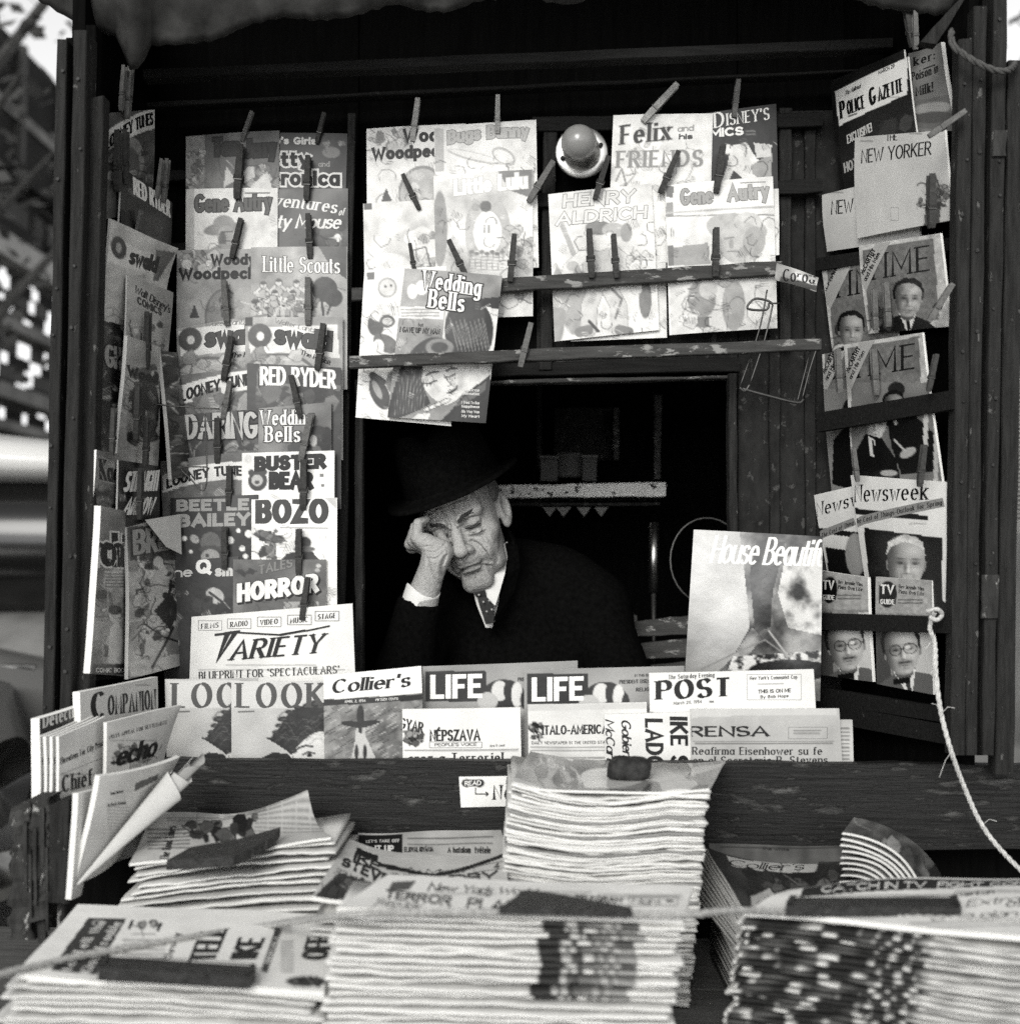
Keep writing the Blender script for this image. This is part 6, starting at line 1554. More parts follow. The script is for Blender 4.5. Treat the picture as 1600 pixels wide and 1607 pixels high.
# right front pile
def rtone(s, y, z, q, i):
    if y > .5: return .6
    p1, p2, p3 = 1.9 * math.sin(i * 1.7) + i * .13, 2.3 * math.sin(i * .9 + 1), 1.1 * math.sin(i * 2.3)
    w1 = math.sin(s * 27 + p1) + .8 * math.sin(s * 49 + p2) + .35 * math.sin(s * 101 + p3)
    if s < .012: return .75
    sm = lambda v, a, b: max(0, min(1, (v - a) / (b - a)))
    gA = .025 + .56 * sm(w1, .6, 1.3) + .07 * sm(math.sin(s * 30 + i), -.2, 1)
    gB = .04 + .5 * sm(math.sin(s * 118 + 2.6 * math.sin(i * 2.1 + 1)) + .5 * math.sin(s * 61 + p2), .3, 1.0)
    gC = .64 - .16 * sm(math.sin(s * 37 + p2 + i), 0, 1) - .12 * (i % 3 == 0)
    u1, u2 = sm(s, .40, .43), sm(s, .55, .60)
    g = gA * (1 - u1) + gB * u1; g = g * (1 - u2) + gC * u2
    return g
FL, FR = at(1166, 1436, 1.60), at(1700, 1496, 1.45)
stack('newspaper', FL, FR, .10, .0066, lambda s, y: .003 * math.sin(6 * s), rtone, 'folded newspaper inside the front right pile', 'newspaper', 'newspapers of the front right pile', 13, nx=140, jx=.008, rotj=.006, tj=.25, drift=-.001)
def A(a):
    a.f(.76); a.n(.06, 60, 63); a.p([1260, 1396, 1460, 1388, 1560, 1383, 1720, 1380, 1720, 1392, 1560, 1396, 1460, 1402, 1255, 1412], .08); a.t(1500, 1403, 1680, 1412, 4, .25, 3, 2); a.t(1300, 1412, 1480, 1440, 5, .25, 6, 3); a.t(1610, 1436, 1700, 1470, 5, .25, 6, 2); a.t(1440, 1452, 1690, 1466, 6, .4, 4, 2)
    a.w('CATCH IN TV', 1288, 1408, 1452, 1401, 9, 'gothic', .72, up=(.05, -1)); a.w('FIGHT CONTEST', 1470, 1400, 1676, 1391, 9, 'gothic', .72, up=(.05, -1)); a.w('American', 1490, 1420, 1560, 1413, 9, 'script', .06, up=(.1, -1), wk=1.5); a.w('Extra', 1520, 1435, 1602, 1426, 11, 'ital', .05, up=(.1, -1)); a.w('Over', 1452, 1444, 1500, 1442, 10, 'ital', .06, up=(.1, -1)); a.w('on a plan', 1470, 1453, 1600, 1448, 9, 'ital', .06, up=(.1, -1)); a.w('official', 1580, 1434, 1660, 1430, 11, 'ital', .06, up=(.1, -1))
up3 = np.array([0, 0, .006])
topsheet([at(1236, 1404, 1.715) + up3, at(1720, 1381, 1.74) + up3, FR + up3, FL + up3], 'top newspaper of the front right pile with white letters on a black band', A, th=.006, bu=.004, wave=.003)
RFs = TOPS[-1]
# left rear pile
FL, FR = at(203, 1364, 1.87), at(519, 1322, 1.87)
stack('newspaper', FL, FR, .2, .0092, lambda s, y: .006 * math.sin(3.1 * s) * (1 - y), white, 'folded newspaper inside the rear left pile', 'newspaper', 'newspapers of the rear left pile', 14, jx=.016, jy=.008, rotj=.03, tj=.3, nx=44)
def A(a):
    a.f(.5); a.n(.12, 40, 64); a.t(262, 1284, 420, 1294, 4, .2, 2, 5); a.s_(8, 26, 300, 1294, 400, 1320, .04, .3, 4, 12); a.t(232, 1300, 300, 1340, 6, .2, 3, 2); a.t(400, 1262, 512, 1312, 3.4, .3, 6, 5)
    a.w('The Road Times', 264, 1352, 276, 1298, 14, 'romanb', .07, up=(-1, 0))
up4 = np.array([0, 0, .005])
topsheet([at(240, 1280, 2.07) + up4, at(476, 1288, 2.07) + up4, FR + up4, FL + up4], 'top newspaper of the rear left pile with its right corner curled up', A, th=.004, curl=[(1.0, .15, .62, .05)], wave=.003)
LRs = TOPS[-1]
# tabloids behind the middle pile
FL, FR = at(490, 1410, 1.68), at(800, 1446, 1.68)
FR[2] = FL[2]
stack('tabloid', FL - np.array([0, 0, .016]), FR - np.array([0, 0, .016]), .25, .007, lambda s, y: 0, lambda s, y, z, q, i: .66 if (int(s * 30) + i) % 7 else .2, 'folded tabloid inside the pile behind the front middle pile', 'newspaper', 'tabloids of the middle pile', 15, jx=.01, drift=.0015, maxn=30)
def A(a):
    a.f(.6); a.n(.1, 40, 65); a.p([494, 1404, 530, 1372, 600, 1384, 572, 1424], .12); a.s_(6, 22, 505, 1378, 590, 1412, .06, .5, 4, 11); a.p([560, 1326, 594, 1336, 592, 1350, 556, 1338], .05); a.p([592, 1350, 680, 1362, 780, 1344, 796, 1340, 796, 1348, 690, 1368, 592, 1358], .05); a.t(625, 1390, 790, 1396, 5, .3, 2)
    a.w('IKE', 552, 1350, 594, 1366, 15, 'black', .04, up=(.3, -1)); a.w('STEVENS', 532, 1362, 640, 1395, 16, 'black', .04, up=(.3, -1)); a.w('22 Hurt, 9', 524, 1372, 592, 1390, 6, 'sans', .15, up=(.3, -1)); a.w('Daily Mirror', 606, 1361, 736, 1364, 8, 'ital', .05, up=(.1, -1)); a.w('STANDBY', 608, 1379, 780, 1381, 14, 'fat', .04, up=(.1, -1)); a.frame(744, 1356, 790, 1366, .7, .3); a.w('4', 775, 1366, 784, 1366, 9, 'sans', .1, up=(0, -1))
up5 = np.array([0, 0, .004])
topsheet([at(548, 1322, 2.0) + up5, at(792, 1346, 1.98) + up5, FR + up5, FL + up5], 'rumpled tabloid with heavy black headlines behind the front middle pile', A, name='tabloid', th=.005, bu=-.010, wave=.003)
def A(a):
    a.f(.52); a.n(.1, 40, 66); a.p([562, 1308, 632, 1308, 632, 1350, 556, 1350], .05); a.t(640, 1314, 776, 1322, 5, .15, 2); a.t(640, 1343, 776, 1356, 4, .15, 2, 3); a.t(640, 1324, 776, 1330, 3.5, .2, 9, 2)
    a.w("LET'S TAKE OFF", 574, 1324, 627, 1323, 6, 'gothic', .7, up=(0, -1)); a.w('IT UP', 588, 1340, 618, 1339, 11, 'fat', .75, up=(0, -1)); a.w('ELJOVAL KIVÁNJA', 634, 1339, 680, 1338, 9, 'gothic', .08, up=(0, -1)); a.w('A hatalom átvétele', 702, 1340, 770, 1339, 9, 'gothic', .08, up=(0, -1))
FL, FR = at(556, 1356, 2.0), at(800, 1352, 2.0); FR[2] = FL[2]
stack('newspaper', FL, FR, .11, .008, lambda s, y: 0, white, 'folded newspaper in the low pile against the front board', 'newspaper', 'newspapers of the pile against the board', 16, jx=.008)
topsheet([at(562, 1306, 2.105), at(786, 1304, 2.105), FR + up5, FL + up5], 'newspaper with a black corner block lying against the dark front board', A, th=.004, wave=.002)

# tall magazine pile
FL, FR = at(802, 1232, 1.86), at(1112, 1246, 1.86); FR[2] = FL[2] - .004
mw = lambda s, y: -.013 * math.sin(math.pi * min(1, s * 1.25) ** 1.0) * (1 - .5 * y) + .012 * max(0, .35 - s) 
stack('magazine', FL, FR, .24, .0037, mw, lambda s, y, z, q, i: .72 - (.34 if i % 6 == 3 else 0) - (.12 if i % 3 == 0 else 0) + q.uniform(-.05, .03), 'magazine inside the tall white edged pile in the middle', 'magazine', 'magazines of the tall middle pile', 17, jx=.0028, jy=.003, rotj=.008, fold=False, nx=44, drift=-.0003, tj=.45)
def A(a):
    a.f(.42); a.n(.2, 40, 67); a.p([880, 1188, 960, 1180, 960, 1210, 900, 1215], .12); a.s_(9, 40, 840, 1186, 960, 1230, .05, .75, 4, 12, .2); a.e(960, 1212, 50, 16, .7); a.p([1020, 1200, 1100, 1206, 1096, 1214, 1012, 1210], .08); a.p([1000, 1206, 1040, 1200, 1050, 1208, 1010, 1216], .6); a.e(1025, 1197, 8, 4, .06); a.p([1020, 1220, 1110, 1230, 1112, 1246, 1000, 1240], .16); a.p([802, 1236, 880, 1226, 1000, 1232, 990, 1240, 880, 1240], .2); a.e(930, 1222, 14, 6, .8); a.p([1080, 1216, 1130, 1206, 1136, 1200, 1090, 1198], .6)
    a.w('MAKES THE SALE', 1026, 1238, 1094, 1243, 5, 'gothic', .6, up=(.2, -1))
up6 = np.array([0, 0, .004])
topsheet([at(832, 1184, 2.11) + up6, at(1138, 1197, 2.10) + up6, FR + up6, FL + up6], 'top magazine of the tall middle pile, picture cover under a dark stone', A, 'magazine', 'magazine', 'gloss', .0035, bu=-.010, wave=.002)
sb = empty('dark_stone', at(986, 1222, 1.97), 'lump of dark stone weighing down the tall magazine pile', 'stone')
V = []; F = []
bm_n = 22; bm_m = 12
cpt = at(986, 1206, 1.97)
for j in range(bm_m + 1):
    ph_ = math.pi * j / bm_m
    for i in range(bm_n):
        th_ = 2 * math.pi * i / bm_n
        e = .75
        x = math.copysign(abs(math.sin(ph_)) ** .6, 1) * math.copysign(abs(math.cos(th_)) ** e, math.cos(th_)); y = abs(math.sin(ph_)) ** .6 * math.copysign(abs(math.sin(th_)) ** e, math.sin(th_)); z = math.copysign(abs(math.cos(ph_)) ** .6, math.cos(ph_))
        k = 1 + .07 * math.sin(3 * th_ + 2 * ph_) + .05 * math.sin(7 * th_ + 1.3) * math.sin(5 * ph_)
        V.append(cpt + np.array([.031 * x * k, .026 * y * k, .0165 * z * k]))
for j in range(bm_m):
    for i in range(bm_n): F.append((j * bm_n + i, j * bm_n + (i + 1) % bm_n, (j + 1) * bm_n + (i + 1) % bm_n, (j + 1) * bm_n + i))
mesh('rough_lump', V, F, M['soap'], sb, True)

# right rear: curled magazines
def colliers(a):
    a.f(.09); a.n(.5, 30, 68); a.p([1140, 1334, 1284, 1344, 1282, 1358, 1150, 1352], .66); a.s_(10, 40, 1170, 1360, 1320, 1410, .03, .3, 4, 14); a.p([1180, 1400, 1210, 1380, 1240, 1420, 1180, 1424], .6)
    a.w("Collier's", 1144, 1351, 1262, 1353, 12, 'ital', .03, up=(.1, -1))
plain = lambda a: a.f(.4).n(.2, 30, 5)
for k in range(11):
    d = 7.5 * (10 - k)
    C = [at(1104 + d * .16, 1326 + d * .98, 2.06), at(1330, 1362 + d * .55, 2.06), at(1345, 1424 + d * .5, 1.80), at(1166 - d * .15, 1424 + d * .95, 1.80)]
    dz_ = -.0066 * (10 - k)
    C = [at(1108, 1328, 2.06), at(1330, 1350, 2.06), at(1345, 1424, 1.80), at(1160, 1420, 1.80)]
    C[0] = C[0] + np.array([-.002 * (10 - k), 0, dz_]); C[3] = C[3] + np.array([.0008 * (10 - k), -.001 * k, dz_]); C[1] = C[1] + np.array([0, 0, dz_]); C[2] = C[2] + np.array([0, 0, dz_])
    topsheet(C, 'top magazine of the curled rear right pile, dark cover with white title band' if k == 10 else 'magazine inside the curled rear right pile', colliers if k == 10 else plain, 'magazine', 'magazine', 'gloss', .0036, 'magazines of the curled rear pile', bu=-.016, wave=.0015, edge=.72, cell=2 if k == 10 else 8)
bz = min(at(1108, 1328, 2.06)[2], at(1345, 1424, 1.8)[2]) - .076
nwx = 0
while bz - nwx * .009 > zt + .02:
    paper('magazine', np.array([at(1160, 1420, 1.82)[0], 1.83, bz - .012 - nwx * .009]), np.array([1., 0, 0]), np.array([0, 1., 0]), .2, .24, .0085, lambda s, y: 0, lambda s, y, z, q, : .6, 'magazine inside the curled rear right pile', 'magazine', 'magazines of the curled rear pile', 900 + nwx, 10, False)
    nwx += 1
def roll(a): a.f(.3); a.n(.5, 26, 70); a.s_(11, 24, 1320, 1280, 1470, 1400, .04, .6, 5, 18)
for k in range(9):
    j = 8 - k
    C = [at(1338, 1284, 2.08), at(1478, 1378, 2.08), at(1452, 1404, 1.94), at(1322, 1306, 1.94)]
    dz_ = np.array([0, 0, -.0085 * j])
    C = [C[0] + dz_ + np.array([.003 * j, 0, 0]), C[1] + dz_ * .45 - np.array([.006 * j, 0, 0]), C[2] + dz_ * .45 - np.array([.006 * j, 0, 0]), C[3] + dz_ + np.array([-.0015 * (j % 3), 0, 0])]
    topsheet(C, 'uppermost of the bent magazines leaning at the right of the table' if k == 8 else 'bent magazine under the uppermost one at the right of the table', roll if k % 2 == 0 else plain, 'magazine', 'magazine', 'gloss', .0034, 'bent magazines at the right', bu=.022, wave=.001, edge=.72, cell=3)
mm = MB(); a_ = at(1322, 1400, 1.94); mm.box((a_[0], 1.93, zt), (a_[0] + .14, 2.1, at(1322, 1390, 1.94)[2]))
tag(mm.build('cardboard_box', M['facade'], None, loc=(a_[0] + .07, 2.0, zt)), 'low dark cardboard box under the bent magazines', 'box')
def A(a): a.f(.2); a.n(.2, 30, 71); a.w('the white', 1196, 1334, 1238, 1335, 5, 'tiny', .05, up=(0, -1)); a.t(1130, 1328, 1320, 1332, 5, .1)
topsheet([at(1112, 1324, 2.115), at(1322, 1328, 2.115), at(1326, 1380, 2.07), at(1116, 1372, 2.07)], 'grey newspaper lying behind the curled rear right magazines', A, th=.004)

# iron weights
def bar_weight(name, pts, sh, h, lab, recess=True):
    P = [lie(sh, x, y, h + .003) for (x, y) in pts]     # back left, back right, front right, front left: top face
    up = np.array([0, 0, h])
    root = empty(name, sum(P) / 4 - up, lab, 'iron weight')
    m = MB(); m.hexa([P[3], P[2], P[2] - up, P[3] - up, P[0], P[1], P[1] - up, P[0] - up]); m.build('iron_body', M['iron'], root)
    m = MB(); c = sum(P) / 4; Q = [c + (p - c) * np.array([.93, .93, 1]) for p in P]; e = np.array([0, 0, .002])
    ring = []
    for p, q_ in zip(P, Q): ring += [p + e, q_ + e]
    k = len(m.V)
    m.add(ring + [p + e * .3 for p in ring[::1]], [(0, 2, 3, 1), (2, 4, 5, 3), (4, 6, 7, 5), (6, 0, 1, 7), (0, 8, 10, 2), (2, 10, 12, 4), (4, 12, 14, 6), (6, 14, 8, 0)])
    if recess: m.build('raised_rim', M['iron'], root)
    return root
bar_weight('iron_bar', [(166, 1500), (402, 1516), (392, 1532), (154, 1518)], LFs, .014, 'long flat iron bar on the sideways headline, front left')
bar_weight('iron_bar', [(1240, 1408), (1500, 1408), (1508, 1424), (1232, 1420)], RFs, .013, 'long flat iron bar on the black banded paper, front right')
wd = empty('iron_wedge', at(880, 1420, 1.62), 'dark iron wedge with a peaked top on the front middle pile', 'iron weight')
P = [lie(MFs, x, y, .012) for x, y in ((782, 1424), (992, 1430), (990, 1423), (868, 1401), (826, 1396))]
e = np.array([0, 0, -.007]); m = MB(); m.add([p for p in P] + [p + e for p in P], [(0, 1, 2, 3, 4), (9, 8, 7, 6, 5), (0, 5, 6, 1), (1, 6, 7, 2), (2, 7, 8, 3), (3, 8, 9, 4), (4, 9, 5, 0)]); m.build('iron_body', M['iron'], wd)
wd = empty('iron_slab', at(345, 1320, 1.95), 'dark pointed iron slab on the curled corner newspaper, rear left', 'iron weight')
P = [lie(LRs, x, y, .016) for x, y in ((262, 1350), (300, 1329), (372, 1317), (440, 1298), (428, 1314), (392, 1333), (366, 1344))]
up7 = np.array([0, 0, .013]); m = MB(); m.add(P + [p - up7 for p in P], [tuple(range(7)), tuple(range(13, 6, -1))] + [(i, i + 7, (i + 1) % 7 + 7, (i + 1) % 7) for i in range(7)]); m.build('iron_body', M['iron'], wd)

# splintered blocks at the left
bk = empty('splintered_post', at(50, 1480, 1.86), 'thick charred wooden post end at the left of the table', 'wooden post')
for i, (q_, Y, th) in enumerate((((18, 1268, 50, 1256, 54, 1474, 14, 1474), 1.87, .09), ((48, 1254, 80, 1250, 76, 1440, 46, 1448), 1.855, .09))):
    V, F = plank_geo(q_, Y, th, None, 26, .004, 50 + i); mesh('split_half', V, F, M['block'], bk)
m = MB()
for i, (x, y0, y1, w) in enumerate(((36, 1290, 1400, 6), (52, 1300, 1420, 5), (62, 1268, 1360, 7), (70, 1330, 1462, 5), (44, 1340, 1440, 5))):
    a_, b_ = at(x, y0, 1.85), at(x + 2, y1, 1.848); m.hexa([a_, a_ + [w * .0009, 0, 0], b_ + [w * .0007, 0, 0], b_, a_ + [0, .008, 0], a_ + [w * .0009, .008, 0], b_ + [w * .0007, .008, 0], b_ + [0, .008, 0]])
m.build('splinters', M['block'], bk)
b2 = empty('wooden_block', at(95, 1420, 1.84), 'dark squared wooden block on thin legs beside the charred post', 'wooden block')
V, F = plank_geo((78, 1264, 110, 1254, 109, 1418, 77, 1416), 1.835, .07, None, 14, .0015, 61); mesh('block_body', V, F, M['wood'], b2)
m = MB(); m.tube([at(98, 1417, 1.86), at(97, 1460, 1.86)], .006, 8); m.build('leg', M['block'], b2)
m = MB(); m.tube([at(66, 1440, 1.87), at(68, 1478, 1.87)], .007, 8); m.build('leg', M['block'], b2)
# ---------------------------------------------------------------- the sleeping news vendor
class Field:
    """implicit surface on a grid: smooth unions of rounded shapes, meshed by surface nets"""
    def __init__(s, lo, hi, h):
        s.lo = np.array(lo, float); s.h = h
        s.n = np.ceil((np.array(hi) - s.lo) / h).astype(int) + 1
        s.F = np.full(s.n, .06, dtype=np.float32)
    def _win(s, lo, hi):
        a = np.clip(np.floor((lo - s.lo) / s.h).astype(int), 0, s.n - 1); b = np.clip(np.ceil((hi - s.lo) / s.h).astype(int) + 1, 1, s.n)
        if np.any(b <= a): return None
        ax = [s.lo[i] + s.h * np.arange(a[i], b[i]) for i in range(3)]
        return tuple(slice(a[i], b[i]) for i in range(3)), np.stack(np.meshgrid(*ax, indexing='ij'), -1)
    def _mix(s, sl, d, k, cut):
        F = s.F[sl]
        if cut:
            d = -d; hh = np.clip(.5 - .5 * (F - d) / k, 0, 1); s.F[sl] = F * (1 - hh) + d * hh + k * hh * (1 - hh)
        else:
            hh = np.clip(.5 + .5 * (F - d) / k, 0, 1); s.F[sl] = F * (1 - hh) + d * hh - k * hh * (1 - hh)
    def cap(s, a, b, ra, rb=None, k=.008, cut=False):
        a, b = np.array(a, float), np.array(b, float); rb = ra if rb is None else rb
        m = max(ra, rb) + 3 * k + .012
        w = s._win(np.minimum(a, b) - m, np.maximum(a, b) + m)
        if w is None: return s
        sl, P = w; ab = b - a
        t = np.clip(((P - a) @ ab) / (ab @ ab + 1e-12), 0, 1)
        d = np.linalg.norm(P - a - t[..., None] * ab, axis=-1) - (ra + (rb - ra) * t)
        s._mix(sl, d, k, cut); return s
    def ell(s, c, r, Rm, k=.008, cut=False):
        """ellipsoid, radii r along the columns of Rm"""
        c = np.array(c, float); r = np.array(r, float); m = max(r) + 3 * k + .012
        w = s._win(c - m, c + m)
        if w is None: return s
        sl, P = w
        q = (P - c) @ Rm
        k0 = np.linalg.norm(q / r, axis=-1); k1 = np.linalg.norm(q / (r * r), axis=-1) + 1e-9
        s._mix(sl, k0 * (k0 - 1) / k1, k, cut); return s
    def surface(s):
        F = s.F; neg = F < 0
        nx, ny, nz = F.shape
        cnt = np.zeros((nx - 1, ny - 1, nz - 1), np.int8)
        for i in (0, 1):
            for j in (0, 1):
                for k in (0, 1): cnt += neg[i:nx - 1 + i, j:ny - 1 + j, k:nz - 1 + k]
        act = (cnt > 0) & (cnt < 8)
        idx = np.full(act.shape, -1, np.int64); I = np.argwhere(act); idx[act] = np.arange(len(I))
        acc = np.zeros((len(I), 3)); num = np.zeros(len(I))
        cr = [(i, j, k) for i in (0, 1) for j in (0, 1) for k in (0, 1)]
        for a in cr:
            for ax in range(3):
                if a[ax]: continue
                b = list(a); b[ax] = 1
                fa = F[I[:, 0] + a[0], I[:, 1] + a[1], I[:, 2] + a[2]]; fb = F[I[:, 0] + b[0], I[:, 1] + b[1], I[:, 2] + b[2]]
                c = (fa < 0) != (fb < 0); t = np.where(c, fa / (fa - fb + 1e-12), 0)
                p = np.array(a, float)[None] + np.zeros((len(I), 3)); p[:, ax] += t
                acc[c] += p[c]; num[c] += 1
        V = s.lo + s.h * (I + acc / num[:, None])
        Q = []
        for ax in range(3):
            o1, o2 = [i for i in range(3) if i != ax]
            sl0 = [slice(None)] * 3; sl1 = [slice(None)] * 3; sl0[ax] = slice(0, -1); sl1[ax] = slice(1, None)
            ch = neg[tuple(sl0)] != neg[tuple(sl1)]
            E = np.argwhere(ch)
            ok = (E[:, o1] > 0) & (E[:, o2] > 0) & (E[:, o1] < F.shape[o1] - 1) & (E[:, o2] < F.shape[o2] - 1)
            E = E[ok]; inside = neg[E[:, 0], E[:, 1], E[:, 2]]
            def cell(d1, d2):
                C = E.copy(); C[:, o1] -= d1; C[:, o2] -= d2; return idx[C[:, 0], C[:, 1], C[:, 2]]
            q = np.stack([cell(1, 1), cell(0, 1), cell(0, 0), cell(1, 0)], 1)
            flip = inside if ax != 1 else ~inside
            q[~flip] = q[~flip][:, ::-1]
            Q.append(q)
        return V, np.concatenate(Q)

def rot3(ax, a):
    return np.array(Matrix.Rotation(R(a), 3, ax))
EYES = at(715, 828, 2.56)
HR = rot3('Y', -20) @ rot3('Z', -13) @ rot3('X', 10)      # lean, turn, nod
BASE = np.array([[1, 0, 0], [0, -1, 0], [0, 0, 1.0]])       # local x right, y towards viewer, z up
HM = HR @ BASE
H0 = EYES - HM @ np.array([0, .082, 0])
def hp(x, y, z): return H0 + HM @ np.array([x, y, z])
fd = Field((-.26, 2.38, .99), (.14, 2.90, 1.44), .0018)
fd.ell(hp(0, -.018, .035), (.076, .096, .088), HM, .01)
fd.ell(hp(0, .022, -.03), (.065, .062, .088), HM, .02)
fd.ell(hp(.003, .034, -.084), (.049, .046, .036), HM, .02)
fd.cap(hp(-.012, .074, -.112), hp(.012, .074, -.112), .019, k=.016)
for s_ in (-1, 1):
    fd.ell(hp(s_ * .046, .052, -.030), (.023, .024, .02), HM, .016)
    fd.ell(hp(s_ * .036, .062, -.058), (.022, .022, .028), HM, .012)
    if s_ > 0: fd.ell(hp(s_ * .042, .046, -.086), (.018, .022, .022), HM, .010)
fd.cap(hp(-.042, .070, .020), hp(.042, .070, .020), .016, k=.016)
fd.ell(hp(0, .066, .040), (.05, .022, .03), HM, .016)
for s_ in (-1, 1):
    fd.ell(hp(s_ * .032, .104, -.001), (.019, .022, .012), HM, .010, True)
    fd.ell(hp(s_ * .032, .071, -.002), (.0165, .0165, .0125), HM, .004)
    fd.cap(hp(s_ * .018, .086, -.006), hp(s_ * .046, .080, -.007), .0022, k=.003, cut=True)
    fd.cap(hp(s_ * .016, .094, .016), hp(s_ * .050, .078, .019), .0075, .005, k=.008)
    fd.cap(hp(s_ * .022, .083, -.020), hp(s_ * .046, .074, -.018), .0018, k=.004, cut=True)
fd.cap(hp(0, .084, .010), hp(0, .109, -.036), .0085, .0115, .010)
fd.ell(hp(0, .112, -.042), (.0135, .0125, .0115), HM, .006)
for s_ in (-1, 1):
    fd.ell(hp(s_ * .0145, .099, -.044), (.0088, .0115, .0092), HM, .005)
    fd.ell(hp(s_ * .0075, .104, -.053), (.0035, .006, .004), HM, .003, True)
    fd.cap(hp(s_ * .023, .098, -.038), hp(s_ * .041, .086, -.074), .0052, .0034, .0045, True)
    fd.ell(hp(s_ * .043, .074, -.052), (.012, .012, .022), HM @ rot3('Y', s_ * 18), .006)
    fd.cap(hp(s_ * .030, .086, -.078), hp(s_ * .036, .080, -.096), .0018, k=.006, cut=True)
fd.ell(hp(0, .086, -.062), (.027, .016, .013), HM, .014)
fd.ell(hp(0, .089, -.073), (.022, .0075, .0032), HM, .006)
fd.ell(hp(0, .088, -.084), (.019, .0085, .0042), HM, .007)
fd.cap(hp(-.031, .089, -.089), hp(0, .102, -.0775), .0022, .0028, .003, True); fd.cap(hp(0, .102, -.0775), hp(.032, .089, -.091), .0028, .0022, .003, True)
fd.cap(hp(-.018, .094, -.097), hp(.018, .094, -.097), .003, k=.008, cut=True)
for zz in (.030, .038, .047, .056):
    fd.cap(hp(-.036, .078, zz - .003), hp(0, .090, zz + .001), .0016, k=.004, cut=True); fd.cap(hp(0, .090, zz + .001), hp(.038, .078, zz - .002), .0016, k=.004, cut=True)
for s_ in (-1, 1):
    for (a0, b0) in ((.002, .010), (-.004, .002), (-.010, -.008)): fd.cap(hp(s_ * .049, .070, a0), hp(s_ * .062, .052, b0), .0014, k=.004, cut=True)
    fd.ell(hp(s_ * .032, .080, -.019), (.014, .009, .0052), HM, .003)
    fd.cap(hp(s_ * .020, .088, -.024), hp(s_ * .044, .075, -.027), .0022, k=.004, cut=True)
    fd.cap(hp(s_ * .046, .072, -.050), hp(s_ * .050, .060, -.082), .0020, k=.006, cut=True)
    fd.cap(hp(s_ * .014, .096, -.092), hp(s_ * .024, .088, -.104), .0016, k=.005, cut=True)
fd.cap(hp(-.008, .098, -.101), hp(.012, .097, -.101), .0022, k=.005, cut=True)
for s_ in (-1, 1): fd.cap(hp(s_ * .006, .094, .008), hp(s_ * .008, .093, .030), .0014, k=.004, cut=True)
fd.cap(hp(-.012, .093, -.001), hp(.012, .093, -.001), .0016, k=.005, cut=True)
for s_ in (-1, 1):
    Er = HM @ rot3('Z', s_ * 22) @ rot3('X', 8)
    fd.ell(hp(s_ * .079, -.008, -.008), (.009, .020, .033), Er, .006)
    fd.ell(hp(s_ * .085, -.002, -.004), (.006, .010, .020), Er, .004, True)
    fd.ell(hp(s_ * .076, -.002, -.034), (.007, .010, .011), Er, .004)
# neck, trunk, supporting arm, all one skin
NB = at(778, 930, 2.74)
fd.cap(hp(0, -.03, -.06), NB, .052, .048, .02)
fd.cap(NB, at(790, 995, 2.80), .05, .07, .03)
SH = at(672, 975, 2.72); EL = at(634, 1060, 2.56)
fd.cap(at(780, 985, 2.76), SH, .06, .05, .03); fd.cap(SH, EL, .045, .038, .02)
WR = at(683, 878, 2.52)
fd.cap(EL, at(660, 945, 2.535), .034, .030, .02); fd.cap(at(660, 945, 2.535), WR, .029, .0235, .012)
fd.cap(WR, at(690, 866, 2.525), .0225, .021, .012)
fd.cap(at(690, 866, 2.525), at(668, 850, 2.522), .021, .016, .012)
fd.cap(at(686, 872, 2.56), at(664, 856, 2.56), .020, .016, .012)
fd.cap(at(680, 860, 2.54), at(656, 848, 2.54), .018, .015, .012)
for i, (x, y, Y) in enumerate(((653, 845, 2.520), (647, 848, 2.540), (643, 854, 2.560), (646, 860, 2.578))):
    a_ = at(x, y, Y); b_ = at(x + 3 + i, y - 24 + i * 3, Y + .004); c_ = at(x + 15 + i, y - 30 + i * 4, Y + .016)
    fd.cap(at(672, 856, Y), a_, .0125, .0105, .008); fd.cap(a_, b_, .0100, .0086, .0018); fd.cap(b_, c_, .0088, .0074, .0018)
fd.cap(at(692, 866, 2.53), at(697, 852, 2.548), .0120, .0100, .006); fd.cap(at(697, 852, 2.548), at(692, 840, 2.562), .0095, .0075, .004)
V, F = fd.surface()
# skin tone: lips, stubble and lids a little darker (their own colour); temple and right cheek shade painted in
loc_ = (V - H0) @ HM
# age lines pressed into the surface, each with the swelling of skin beside it
LINES = []
for s_ in (-1, 1):
    LINES += [([(s_ * .019, -.034), (s_ * .030, -.047), (s_ * .037, -.064), (s_ * .036, -.082)], .0042, .0030), ([(s_ * .029, -.088), (s_ * .033, -.104)], .0024, .0026),
              ([(s_ * .006, .006), (s_ * .008, .030)], .0022, .0022), ([(s_ * .015, -.014), (s_ * .030, -.021), (s_ * .047, -.015)], .0026, .0022), ([(s_ * .020, -.026), (s_ * .034, -.031), (s_ * .050, -.024)], .0018, .0022),
              ([(s_ * .050, -.028), (s_ * .055, -.055), (s_ * .047, -.088)], .0026, .0034), ([(s_ * .016, -.006), (s_ * .031, -.0090), (s_ * .048, -.005)], .0024, .0017), ([(s_ * .017, .008), (s_ * .032, .011), (s_ * .048, .005)], .0020, .0018)]
for z_ in (.027, .036, .045, .054): LINES.append(([(-.042, z_ - .004), (-.02, z_ + .001), (0, z_ - .001), (.02, z_ + .002), (.044, z_ - .003)], .0017, .0019))
LINES += [([(-.032, -.089), (-.014, -.0795), (0, -.0778), (.014, -.0795), (.033, -.091)], .0034, .0022), ([(-.018, -.0965), (0, -.0945), (.019, -.097)], .0026, .0032), ([(-.014, -.001), (.014, -.001)], .0020, .0022)]
